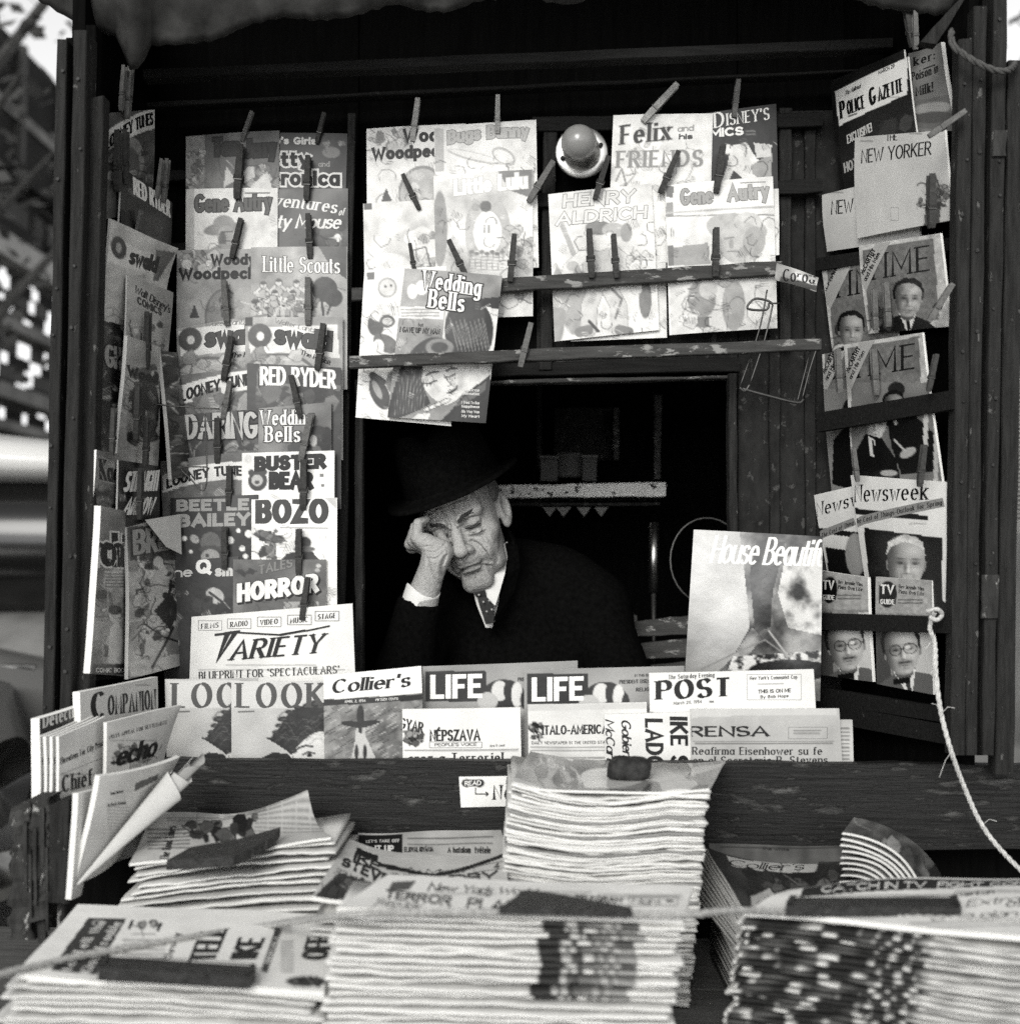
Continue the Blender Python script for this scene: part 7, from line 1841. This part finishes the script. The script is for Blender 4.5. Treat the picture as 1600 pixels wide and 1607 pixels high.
for (pl, dep, sg) in LINES:
    pl = np.array(pl); dd = np.full(len(V), 9.)
    for i in range(len(pl) - 1):
        a_, b_ = pl[i], pl[i + 1]; ab = b_ - a_; pp = loc_[:, [0, 2]]
        t = np.clip(((pp - a_) @ ab) / (ab @ ab), 0, 1); dd = np.minimum(dd, np.linalg.norm(pp - a_ - t[:, None] * ab, axis=1))
    k_ = (-dep * np.exp(-(dd / sg) ** 2) + .4 * dep * np.exp(-((dd - 2.1 * sg) / (1.1 * sg)) ** 2)) * np.clip((loc_[:, 1] - .03) / .03, 0, 1)
    V = V + k_[:, None] * HM[:, 1]
g = np.full(len(V), .36)
def spot(c, r, v, am):
    global g
    d = np.linalg.norm((loc_ - np.array(c)) / np.array(r), axis=1); m = np.clip(1.4 - d, 0, 1) * am; g = g * (1 - m) + v * m
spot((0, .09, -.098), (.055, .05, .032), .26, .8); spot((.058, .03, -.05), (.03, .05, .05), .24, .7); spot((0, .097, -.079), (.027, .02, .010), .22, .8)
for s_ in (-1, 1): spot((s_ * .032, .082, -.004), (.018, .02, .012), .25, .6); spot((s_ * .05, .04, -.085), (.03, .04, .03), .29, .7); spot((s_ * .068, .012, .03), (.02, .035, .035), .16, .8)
rn = np.random.default_rng(2); 
for k in range(60):
    c_ = np.array([rn.uniform(-.07, .07), rn.uniform(.03, .11), rn.uniform(-.11, .06)]); spot(c_, np.full(3, rn.uniform(.004, .012)), rn.uniform(.2, .42), .45)
st_ = np.clip(1.5 - np.linalg.norm((loc_ - np.array([0, .06, -.085])) / np.array([.075, .07, .055]), axis=1), 0, 1)      # stubble
g = g * (1 + rn.normal(0, .07, len(V)) - st_ * np.clip(rn.normal(0, .34, len(V)), 0, .7))

def m_skin():
    m, nt, b = _mat('skin'); N, L = nt.nodes.new, nt.links.new
    a_ = N('ShaderNodeAttribute'); a_.attribute_name = 'ink'; L(a_.outputs['Color'], b.inputs['Base Color'])
    b.inputs['Roughness'].default_value = .6; b.inputs['Specular IOR Level'].default_value = .3
    tc = N('ShaderNodeTexCoord'); nz = N('ShaderNodeTexNoise'); nz.inputs['Scale'].default_value = 120; nz.inputs['Detail'].default_value = 7; nz.inputs['Roughness'].default_value = .65
    L(tc.outputs['Object'], nz.inputs['Vector']); bp = N('ShaderNodeBump'); bp.inputs['Strength'].default_value = .8; bp.inputs['Distance'].default_value = .004
    L(nz.outputs[0], bp.inputs['Height']); L(bp.outputs[0], b.inputs['Normal']); return m
M['skin'] = m_skin()
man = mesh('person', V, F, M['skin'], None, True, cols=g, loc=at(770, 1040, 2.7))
tag(man, 'elderly man in black hat and dark coat dozing with his cheek on his hand', 'person')
# eyebrows: short hairs
m = MB(); q = random.Random(6)
for s_ in (-1, 1):
    for k in range(130):
        t = q.random(); c = np.array([np.interp(t, [0, .35, .7, 1], [.012, .022, .036, .049]), np.interp(t, [0, .35, .7, 1], [.1005, .0985, .092, .082]), np.interp(t, [0, .35, .7, 1], [.012, .0172, .0195, .0165]) + q.uniform(-.0032, .0032) * (1 - .5 * t)])
        d = np.array([.0065, -.0008 - .004 * t, q.uniform(-.001, .0045)]); a_ = hp(s_ * c[0], c[1] + .0006, c[2]); b_ = hp(s_ * (c[0] + d[0]), c[1] + d[1] + .001, c[2] + d[2])
        m.tube([a_, (a_ + b_) / 2 + HM @ np.array([0, .0008, 0]), b_], [.0009, .0009, .0004], 4)
m.build('eyebrows', M['tie'], man, True)
m = MB()
for s_ in (-1, 1): m.tube([hp(s_ * .017, .0845, -.0065), hp(s_ * .026, .0872, -.0088), hp(s_ * .036, .0868, -.0092), hp(s_ * .047, .0795, -.0075)], [.0010, .0021, .0022, .0011], 6)
m.build('eye_slits', M['tie'], man, True)  # dark tubes drawn in for the shaded slits of the closed eyes
# side hair
f2 = Field((-.26, 2.38, 1.1), (.14, 2.90, 1.50), .003)
for s_ in (-1, 1):
    f2.ell(hp(s_ * .070, -.012, .032), (.012, .034, .026), HM, .006)
f2.ell(hp(0, -.065, .0), (.070, .058, .062), HM, .01)
V, F = f2.surface(); mesh('hair', V, F, m_plain('grey_hair', .10, .8, 0, .5, 260, .3, .8), man, True)
# hat
HZ = .059
Hm4 = Matrix([[*HM[0], H0[0]], [*HM[1], H0[1]], [*HM[2], H0[2]], [0, 0, 0, 1]])
V = []; n = 48
prof = [(.154, -.004), (.152, .002), (.14, .004), (.118, .008), (.108, .016), (.106, .03), (.104, .06), (.100, .09), (.094, .116), (.078, .130), (.04, .124), (.004, .112)]
for (r, z) in prof:
    for k in range(n):
        a = 2 * math.pi * k / n; c, s_ = math.cos(a), math.sin(a)
        x = r * c * .86; y = r * s_ * 1.05 - .014
        zz = z
        if r > .110:
            t = (r - .110) / .05
            zz += .004 * t * max(0, s_) ** 2 + .014 * t * abs(c) ** 3
        if z > .1: zz -= .02 * math.exp(-(x / .02) ** 2)
        if z > .05: x *= 1 - .1 * max(0, s_) * (z - .05) / .07
        V.append(hp(x, y, HZ + zz))
F = []
for i in range(len(prof) - 1):
    for k in range(n): F.append((i * n + k, i * n + (k + 1) % n, (i + 1) * n + (k + 1) % n, (i + 1) * n + k))
F.append(tuple((len(prof) - 1) * n + k for k in range(n)))
# underside of the brim and inner band
o = len(V); inner = [(.154, -.006), (.14, .0), (.118, .004), (.104, .006), (.102, .05)]
for (r, z) in inner:
    for k in range(n):
        a = 2 * math.pi * k / n; c, s_ = math.cos(a), math.sin(a); x = r * c * .86; y = r * s_ * 1.05 - .014; zz = z
        if r > .110:
            t = (r - .110) / .05; zz += .004 * t * max(0, s_) ** 2 + .014 * t * abs(c) ** 3
        V.append(hp(x, y, HZ + zz))
for i in range(len(inner) - 1):
    for k in range(n): F.append((o + i * n + k, o + (i + 1) * n + k, o + (i + 1) * n + (k + 1) % n, o + i * n + (k + 1) % n))
for k in range(n): F.append((k, o + k, o + (k + 1) % n, (k + 1) % n))
hat = mesh('hat', V, F, M['hat'], man, True)
V = []; F = []
for (r, z) in ((.1095, .012), (.1085, .038)):
    for k in range(n):
        a = 2 * math.pi * k / n; V.append(hp(r * math.cos(a) * .86, r * math.sin(a) * 1.05 - .014, HZ + z))
for k in range(n): F.append((k, (k + 1) % n, n + (k + 1) % n, n + k))
mesh('hat_band', V, F, M['coat'], hat, True)
# coat
f3 = Field((-.50, 2.46, .86), (.42, 3.06, 1.30), .0048)
I3 = np.eye(3)
f3.ell(at(800, 1075, 2.80), (.25, .145, .30), I3, .04)
f3.cap(at(690, 975, 2.74), at(880, 940, 2.78), .075, .085, .05)
f3.cap(at(870, 935, 2.79), at(925, 960, 2.76), .085, .08, .04)
f3.cap(at(925, 960, 2.76), at(985, 1085, 2.62), .074, .056, .03)
f3.cap(at(985, 1085, 2.62), at(840, 1100, 2.56), .05, .042, .03)
f3.cap(at(672, 972, 2.72), at(634, 1062, 2.57), .072, .055, .03)
f3.cap(at(634, 1062, 2.57), at(656, 955, 2.54), .054, .042, .02)
# neck opening
f3.cap(hp(.004, -.03, -.08), at(784, 940, 2.72), .068, .074, .03)
f3.ell(hp(.0, .012, -.062), (.072, .088, .085), HM, .006, True)
f3.cap(at(752, 912, 2.585), at(764, 975, 2.585), .022, .008, .006, True)
f3.cap(at(660, 940, 2.535), at(672, 905, 2.53), .034, .034, .004, True)
V, F = f3.surface(); mesh('coat', V, F, M['coat'], man, True)
# collar of the coat, lapels
def strip(name, pts, w, mat, th=.004, nseg=None):
    """folded cloth strip: pts = list of (outer, inner) world points"""
    V = []; F = []
    for (a_, b_) in pts:
        a_, b_ = np.array(a_), np.array(b_); nn = np.array([0, -1., .1]); V += [a_, b_, b_ - nn * th, a_ - nn * th]
    n_ = len(pts)
    for i in range(n_ - 1):
        for k in range(4): F.append((i * 4 + k, i * 4 + (k + 1) % 4, (i + 1) * 4 + (k + 1) % 4, (i + 1) * 4 + k))
    F.append((0, 1, 2, 3)); F.append(tuple((n_ - 1) * 4 + k for k in (3, 2, 1, 0)))
    return mesh(name, V, F, mat, man, False)
strip('coat_collar', [(at(800, 838, 2.69), at(792, 852, 2.66)), (at(812, 856, 2.66), at(796, 872, 2.628)), (at(816, 890, 2.635), at(796, 902, 2.60)), (at(806, 930, 2.62), at(786, 934, 2.588)), (at(786, 975, 2.61), at(774, 974, 2.58))], 0, M['coat'], .006)
strip('shirt_collar', [(at(796, 850, 2.665), at(786, 856, 2.65)), (at(796, 874, 2.635), at(780, 884, 2.618)), (at(792, 900, 2.602), at(763, 905, 2.588)), (at(784, 928, 2.588), at(757, 915, 2.582)), (at(777, 950, 2.58), at(766, 943, 2.578))], 0, M['shirt'], .003)
strip('shirt_collar', [(at(727, 904, 2.585), at(739, 910, 2.585)), (at(730, 914, 2.582), at(743, 919, 2.582)), (at(737, 923, 2.58), at(744, 923, 2.58))], 0, M['shirt'], .003)
strip('shirt_front', [(at(738, 912, 2.60), at(786, 908, 2.602)), (at(748, 950, 2.602), at(782, 946, 2.602)), (at(762, 985, 2.61), at(772, 985, 2.61))], 0, M['shirt'], .004)
tie = strip('tie', [(at(737, 917, 2.578), at(756, 914, 2.578)), (at(743, 930, 2.571), at(761, 926, 2.571)), (at(749, 938, 2.575), at(763, 936, 2.575)), (at(752, 950, 2.577), at(773, 947, 2.577)), (at(762, 980, 2.585), at(777, 976, 2.585))], 0, M['tie'], .006)
m = MB()
for (x, y) in ((750, 934), (757, 945), (766, 943), (770, 957), (762, 960)):
    c = at(x, y, 2.568); m.tube([c, c + np.array([.0035, 0, .001])], .0022, 6)
m.build('tie_dots', M['pin_l'], tie, True)
# cuff of shirt and coat on the raised arm
ca, cb = at(657, 948, 2.536), at(664, 925, 2.532)
dv = (cb - ca) / np.linalg.norm(cb - ca); s1 = np.cross(dv, [0, 1, 0]); s1 /= np.linalg.norm(s1); s2 = np.cross(dv, s1)
V = []; F = []; n = 28
for (t, r) in ((-.2, .033), (.9, .0325), (1.0, .0315), (.9, .030), (-.2, .030)):
    for k in range(n):
        a = 2 * math.pi * k / n; V.append(ca + (cb - ca) * t + s1 * r * math.cos(a) + s2 * r * math.sin(a) + dv * .005 * math.sin(a * 2 + .6) * (t > .5))
for i in range(4):
    for k in range(n): F.append((i * n + k, i * n + (k + 1) % n, (i + 1) * n + (k + 1) % n, (i + 1) * n + k))
mesh('shirt_cuff', V, F, M['shirt'], man, True)
# ---------------------------------------------------------------- light bulb
bb = empty('light_bulb', at(912, 240, 2.42), 'frosted light bulb in a round metal socket plate over the window', 'light bulb')
c = at(912, 240, 2.418)
Mb = Matrix.Translation(Vector(c)) @ Matrix.Rotation(R(90), 4, 'X')
m = MB(); m.lathe([(.046, 0), (.0475, .003), (.045, .006), (.036, .004), (.030, .006), (.027, .018), (.022, .03), (.020, .034), (.004, .034)], Mb, 36); pl = m.build('socket_plate', m_plain('worn_tin', .5, .35, .9, .35, 40, bump=.2), bb, True)
cb_ = at(908, 224, 2.335)
d_ = Vector(cb_) - Vector(c); Mq = Matrix.Translation(Vector(c)) @ d_.to_track_quat('Z', 'Y').to_matrix().to_4x4()
L_ = d_.length
m = MB(); prof = [(.0135, .03), (.015, .040)]
for k in range(13):
    a = R(-62 + 152 * k / 12); prof.append((.0305 * math.cos(a) + .0004, L_ + .0305 * math.sin(a)))
m.lathe(prof, Mq, 32)
gm, nt, b_ = _mat('frosted_glass'); b_.inputs['Base Color'].default_value = G(.22); b_.inputs['Roughness'].default_value = .22; b_.inputs['Specular IOR Level'].default_value = .6
m.build('glass_bulb', gm, bb, True)
m = MB()
for a in (R(20), R(200)):
    p = Vector(c) + Vector((.036 * math.cos(a), -.006, .036 * math.sin(a))); m.tube([p, p + Vector((0, -.004, 0))], .004, 8)
m.build('screw', M['iron'], pl, True)

# ---------------------------------------------------------------- clothespins
def pin_proto(tone):
    V = {}
    root = empty('clothespin', (0, 0, 0))
    for sgn in (1, -1):
        secs = [(0, .0044, .0060, .0094), (.012, .0046, .0052, .0092), (.030, .0050, .0028, .0086), (.046, .0052, .0010, .0080), (.050, .0050, .0006, .0062), (.054, .0050, .0006, .0062), (.058, .0052, .0005, .0080), (.072, .0050, .0004, .0066), (.080, .0044, .0004, .0036)]
        m = MB(); P = []
        for (x, w, z0, z1) in secs: P += [(x, -w, sgn * z0), (x, w, sgn * z0), (x, w, sgn * z1), (x, -w, sgn * z1)]
        Fq = []
        for i in range(len(secs) - 1):
            for k in range(4): Fq.append((i * 4 + k, i * 4 + (k + 1) % 4, (i + 1) * 4 + (k + 1) % 4, (i + 1) * 4 + k))
        Fq.append((0, 1, 2, 3)); Fq.append(tuple((len(secs) - 1) * 4 + k for k in (3, 2, 1, 0)))
        m.add(P, Fq); m.build('prong', M['pin_' + tone], root)
    m = MB(); pts = [(.052, -.0062, .0070), (.052, .0062, .0070)]
    m.tube(pts, .0011, 6); m.tube([(.052, .0062, .007), (.044, .0066, .002), (.044, .0066, -.002), (.052, .0062, -.007)], .0010, 6); m.tube([(.052, -.0062, .007), (.044, -.0066, .002), (.044, -.0066, -.002), (.052, -.0062, -.007)], .0010, 6); m.tube([(.052, -.0062, -.007), (.052, .0062, -.007)], .0011, 6)
    m.build('spring', M['wire'], root)
    return root
protos = {}
def pin(x0, y0, x1, y1, Y, tone, lab):
    P0, P1 = at(x0, y0, Y - .004), at(x1, y1, Y)
    L_ = np.linalg.norm(P1 - P0); sc = max(.7, min(1.35, L_ / .08))
    ex = (P1 - P0) / L_; ez = np.array([0, -1., 0]) - ex * (-ex[1]); ez /= np.linalg.norm(ez); ey = np.cross(ez, ex)
    wd_ = .68 if x0 < 268 else 1
    ey = ey * wd_
    Mx = Matrix(((ex[0] * sc, ey[0] * sc, ez[0] * sc, P0[0]), (ex[1] * sc, ey[1] * sc, ez[1] * sc, P0[1]), (ex[2] * sc, ey[2] * sc, ez[2] * sc, P0[2]), (0, 0, 0, 1)))
    if tone not in protos:
        protos[tone] = pin_proto(tone); o = protos[tone]
    else:
        src = protos[tone]; o = src.copy(); COL.objects.link(o)
        for ch in list(src.children):
            c_ = ch.copy(); COL.objects.link(c_); c_.parent = o
    o.matrix_world = Mx
    tag(o, lab, 'clothespin', 'clothespins holding the comics')
tn = {'d': 'dark', 'm': 'grey', 'l': 'pale'}
PINS = [
 (396, 175, 380, 222, 2.415, 'm', 'clipped over the top edge of the grey dark lettered comic, top left rack'), (509, 177, 499, 217, 2.42, 'd', 'clipped over the top edge of the white outlined script comic'),
 (379, 228, 372, 312, 2.405, 'd', 'between the dark lettered comic and the cowboy hat portrait'), (484, 245, 481, 315, 2.41, 'd', 'across the white outlined script at the top right of the left rack'),
 (379, 343, 364, 405, 2.4, 'd', 'crossing the cowboy hat portrait on the left rack'), (484, 336, 487, 406, 2.4, 'd', 'from the slanted script comic down to the scouts comic'),
 (352, 440, 357, 511, 2.39, 'm', 'below the heavy black word lines in the left rack'), (484, 436, 484, 511, 2.388, 'm', 'standing beside the drawn trees of the scouts comic'),
 (364, 528, 351, 598, 2.38, 'd', 'crossing the left of the two ringed letter comics'), (508, 508, 498, 581, 2.372, 'd', 'crossing the right of the two ringed letter comics'),
 (362, 598, 350, 660, 2.375, 'm', 'covering the curved ribbon title under the ringed letter comic'), (457, 589, 472, 656, 2.365, 'd', 'leaning across the tall white block title, left rack'),
 (489, 649, 472, 724, 2.358, 'm', 'crossing the bells comic of the left rack'), (342, 656, 342, 728, 2.365, 'd', 'in the middle of the large pale capital letters, left rack'),
 (477, 721, 476, 800, 2.35, 'd', 'crossing the white bear comic'), (361, 731, 359, 796, 2.358, 'd', 'between the lower ribbon title and the dotted black comic'),
 (353, 827, 353, 894, 2.345, 'd', 'beside the round helmet on the dotted black comic'), (469, 830, 469, 902, 2.338, 'd', 'on the white comic with large grey rounded capitals'),
 (483, 906, 474, 974, 2.325, 'd', 'holding the white newspaper under the slanted capitals'),
 (656, 155, 647, 222, 2.42, 'l', 'clipped over the black lettered comic at the window corner'), (781, 150, 780, 210, 2.413, 'l', 'clipped over the faint grey script comic'),
 (632, 274, 658, 329, 2.41, 'd', 'on the smudged comic at the upper left over the window'), (643, 382, 650, 424, 2.375, 'd', 'standing just above the bells comic over the window'),
 (704, 377, 733, 437, 2.37, 'd', 'leaning on the top edge of the bells comic over the window'), (807, 368, 800, 442, 2.375, 'd', 'holding the doll comic to the scuffed rail'),
 (868, 254, 829, 317, 2.4, 'm', 'slanting between the doll comic and the light bulb'), (833, 507, 816, 576, 2.322, 'm', 'hanging alone on the lowest rail over the window'),
 (1062, 133, 1008, 191, 2.405, 'l', 'slanting above the heavy serif comic beside the bulb'), (1158, 121, 1151, 184, 2.415, 'm', 'clipped over the top right black script comic'),
 (954, 246, 933, 313, 2.395, 'd', 'right under the light bulb on the outlined capitals comic'), (1064, 238, 1035, 303, 2.395, 'd', 'slanting across the heavy serif comic'),
 (1134, 228, 1123, 303, 2.39, 'd', 'on the black script comic above the large hatted head'), (924, 360, 928, 436, 2.375, 'd', 'left one of two on the striding figure comic'),
 (962, 368, 967, 436, 2.374, 'd', 'right one of two on the striding figure comic'), (1123, 358, 1122, 434, 2.372, 'd', 'holding the large hatted head comic to the rail'),
 (196, 104, 190, 174, 2.185, 'm', 'left one of two above the topmost side wall comic'), (206, 106, 200, 186, 2.208, 'm', 'right one of two above the topmost side wall comic'),
 (186, 206, 185, 300, 2.174, 'd', 'in front of the topmost comic on the left side wall'), (198, 205, 197, 290, 2.202, 'd', 'beside another dark one on the topmost side wall comic'),
 (255, 250, 247, 312, 2.317, 'm', 'left one of two above the black slanting title, side wall'), (264, 250, 257, 318, 2.34, 'm', 'right one of two above the black slanting title, side wall'),
 (193, 330, 196, 374, 2.199, 'd', 'above the tilted pale comic on the side wall'), (222, 330, 214, 368, 2.241, 'm', 'standing between the slanting title and the tilted pale comic'),
 (233, 490, 230, 580, 2.246, 'd', 'upright on the dark script comic of the side wall'), (219, 600, 214, 690, 2.181, 'd', 'upright over the dark figure comic of the side wall'),
 (180, 640, 176, 715, 2.093, 'd', 'above the black serif lettered comic of the side wall'), (232, 655, 228, 735, 2.213, 'd', 'above the jagged white capitals of the side wall'),
 (222, 735, 219, 815, 2.192, 'd', 'across the jagged white capitals of the side wall'),
 (1513, 175, 1456, 214, 2.035, 'm', 'pinning the blank pale magazine to the right post'), (1460, 274, 1461, 358, 2.1, 'd', 'in front of the small tree on the blank pale magazine'),
 (1370, 455, 1373, 518, 2.26, 'm', 'left one of two beside the dark haired man in a suit'), (1388, 444, 1393, 513, 2.23, 'm', 'right one of two beside the dark haired man in a suit'),
 (1493, 446, 1456, 505, 2.06, 'm', 'slanting at the right edge below the small tree magazine'), (1313, 548, 1317, 617, 2.32, 'm', 'leftmost of three on the lower sashed magazines'),
 (1369, 548, 1374, 620, 2.24, 'm', 'middle of three on the lower sashed magazines'), (1468, 556, 1456, 614, 2.08, 'd', 'rightmost of three on the lower sashed magazines'),
 (1338, 704, 1345, 756, 2.28, 'm', 'between the two photographs of suited men'), (1449, 698, 1442, 764, 2.11, 'd', 'above the white haired man on the news magazine'),
 (1420, 12, 1431, 74, 2.17, 'd', 'left one of two over the bold serif headline newspaper'), (1434, 18, 1436, 78, 2.16, 'm', 'right one of two over the bold serif headline newspaper'),
]
for (x0, y0, x1, y1, Y, tone, lab) in PINS: pin(x0, y0, x1, y1, Y, tone, tn[tone] + ' clothespin ' + lab)

# ---------------------------------------------------------------- wires, tag, ropes
def smooth_path(pts, n=8):
    pts = [np.array(p, float) for p in pts]; out = []
    for i in range(len(pts) - 1):
        p0, p1, p2, p3 = pts[max(i - 1, 0)], pts[i], pts[i + 1], pts[min(i + 2, len(pts) - 1)]
        for k in range(n):
            t = k / n; out.append(.5 * ((2 * p1) + (-p0 + p2) * t + (2 * p0 - 5 * p1 + 4 * p2 - p3) * t * t + (-p0 + 3 * p1 - 3 * p2 + p3) * t ** 3))
    return out + [pts[-1]]
hw = empty('wire_rack', at(1215, 620, 2.3), 'bent wire magazine hanger dangling beside the hatted head comic', 'wire hanger')
def wp(L, Y): return [at(x, y, Y) for x, y in L]
m = MB(); m.tube(smooth_path(wp([(1203, 455), (1190, 520), (1160, 608)], 2.36), 5), .0016, 6); m.tube(smooth_path(wp([(1212, 478), (1200, 530), (1176, 603)], 2.33), 5), .0016, 6); m.build('wire_arm', M['wire'], hw, True)
m = MB(); m.tube(smooth_path(wp([(1283, 540), (1270, 580), (1258, 626)], 2.33), 5), .0016, 6); m.tube(smooth_path(wp([(1274, 538), (1262, 585), (1250, 632)], 2.36), 5), .0016, 6); m.build('wire_arm', M['wire'], hw, True)
m = MB(); m.tube(smooth_path(wp([(1160, 608), (1168, 614), (1176, 603)], 2.34), 4), .0025, 6); m.tube(smooth_path(wp([(1164, 610), (1200, 620), (1250, 632), (1260, 626)], 2.34), 5), .0028, 6); m.build('wire_base', M['wire'], hw, True)
m = MB(); m.tube(smooth_path(wp([(1212, 478), (1204, 472), (1184, 469), (1172, 481), (1178, 486), (1202, 486), (1206, 476)], 2.33), 4), .0022, 6); m.tube(wp([(1206, 476), (1222, 476)], 2.34), .0016, 6); m.build('wire_loop', M['wire'], hw, True)
lw = empty('wire_hook', at(310, 700, 2.30), 'thin bent wire hook hanging over the left rack capitals', 'wire hook')
m = MB(); m.tube(smooth_path(wp([(240, 634), (270, 637), (345, 642)], 2.29), 4), .0013, 6); m.tube(smooth_path(wp([(322, 650), (324, 700), (325, 752), (318, 770), (300, 752), (285, 734), (325, 733)], 2.29), 5), .0013, 6); m.tube(smooth_path(wp([(297, 662), (340, 660)], 2.29), 4), .0013, 6); m.build('wire_arm', M['wire'], lw, True)
tg = empty('tin_tag', at(1250, 435, 2.38), 'curled pale tag with letters nailed at the right end of the rail', 'tag')
def A(a):
    a.f(.5); a.n(.3, 20, 3); a.p([1226, 436, 1284, 450, 1284, 458, 1222, 446], .2); a.w('Corou', 1229, 443, 1279, 447, 19, 'roman', .06, wk=1.3)
a = Art((1218, 413, 1284, 436, 1280, 458, 1216, 440), 1.6, .5); A(a)
C = [at(1218, 413, 2.375), at(1284, 436, 2.345), at(1280, 458, 2.345), at(1216, 440, 2.375)]
publish(a, Sheet(C, .010, .004, 3), 'tag_plate', None, 'tag', .0015, 'gloss', None, .4, tg)
def roped(name, pts, r, mat, lab, cat, strands=3, twist=60):
    path = smooth_path(pts, 14); m = MB()
    d = np.cumsum([0] + [np.linalg.norm(path[i + 1] - path[i]) for i in range(len(path) - 1)])
    q_ = np.arange(0, d[-1], r * .9); P = np.stack([np.interp(q_, d, [p[i] for p in path]) for i in range(3)], 1)
    T = np.gradient(P, axis=0); T /= np.linalg.norm(T, axis=1)[:, None]
    S1 = np.cross(T, [0, .3, 1.]); S1 /= np.linalg.norm(S1, axis=1)[:, None]; S2 = np.cross(T, S1)
    for k in range(strands):
        ph = q_ / (r * 9) * 2 * math.pi + 2 * math.pi * k / strands
        W = P + (S1 * np.cos(ph)[:, None] + S2 * np.sin(ph)[:, None]) * r * .5
        m.tube(list(W), r * .56, 6)
    o = m.build(name, mat, None, True, loc=pts[len(pts) // 2]); return tag(o, lab, cat)
RP = [(-60, 1545, 1.44), (80, 1510, 1.56), (200, 1487, 1.63), (300, 1471, 1.65), (420, 1452, 1.58), (528, 1437, 1.488), (640, 1432, 1.483), (800, 1432, 1.484), (930, 1434, 1.484), (1070, 1436, 1.488), (1140, 1430, 1.52), (1220, 1431, 1.575), (1340, 1438, 1.57), (1500, 1443, 1.545), (1680, 1452, 1.52)]
roped('rope', [lie(LFs, x, y, .006) if 60 < x < 440 else at(x, y, Y) for x, y, Y in RP], .0042, M['rope'], 'grey rope stretched across the front newspaper piles', 'rope')
TW = [(1466, 962, 2.075), (1458, 985, 2.07), (1466, 1010, 2.07), (1468, 1060, 2.05), (1476, 1120, 2.035), (1492, 1180, 2.03), (1512, 1235, 2.05), (1540, 1295, 2.05), (1580, 1345, 2.03), (1660, 1420, 1.95)]
tw = roped('twine', [at(*p) for p in TW], .0037, M['twine'], 'pale frayed twine hanging from the right rail across the board', 'twine')
m = MB()
p = at(1466, 966, 2.06); m.tube(smooth_path([p + np.array([-.012, 0, .006]), p + np.array([0, -.010, .010]), p + np.array([.010, -.002, .002]), p + np.array([0, -.010, -.006]), p + np.array([-.009, -.004, -.002])], 5), .0034, 7)
m.build('knot', M['twine'], tw, True)
m = MB()
q = random.Random(4)
for k in range(7):
    i = q.randrange(2, len(TW) - 2); p = at(*TW[i]); e = p + np.array([q.uniform(-.03, .03), -.01, q.uniform(-.04, .02)]); m.tube([p, (p + e) / 2 + np.array([0, 0, .006]), e], .0005, 4)
m.build('frayed_fibres', M['twine'], tw)
roped('cord', [at(*p) for p in [(1492, 48, 2.05), (1494, 70, 2.03), (1512, 86, 2.025), (1530, 97, 2.02), (1548, 106, 2.02), (1568, 112, 2.02), (1584, 109, 2.03), (1592, 100, 2.06)]], .0052, M['cord'], 'dark cord tied round the top of the right posts', 'cord')
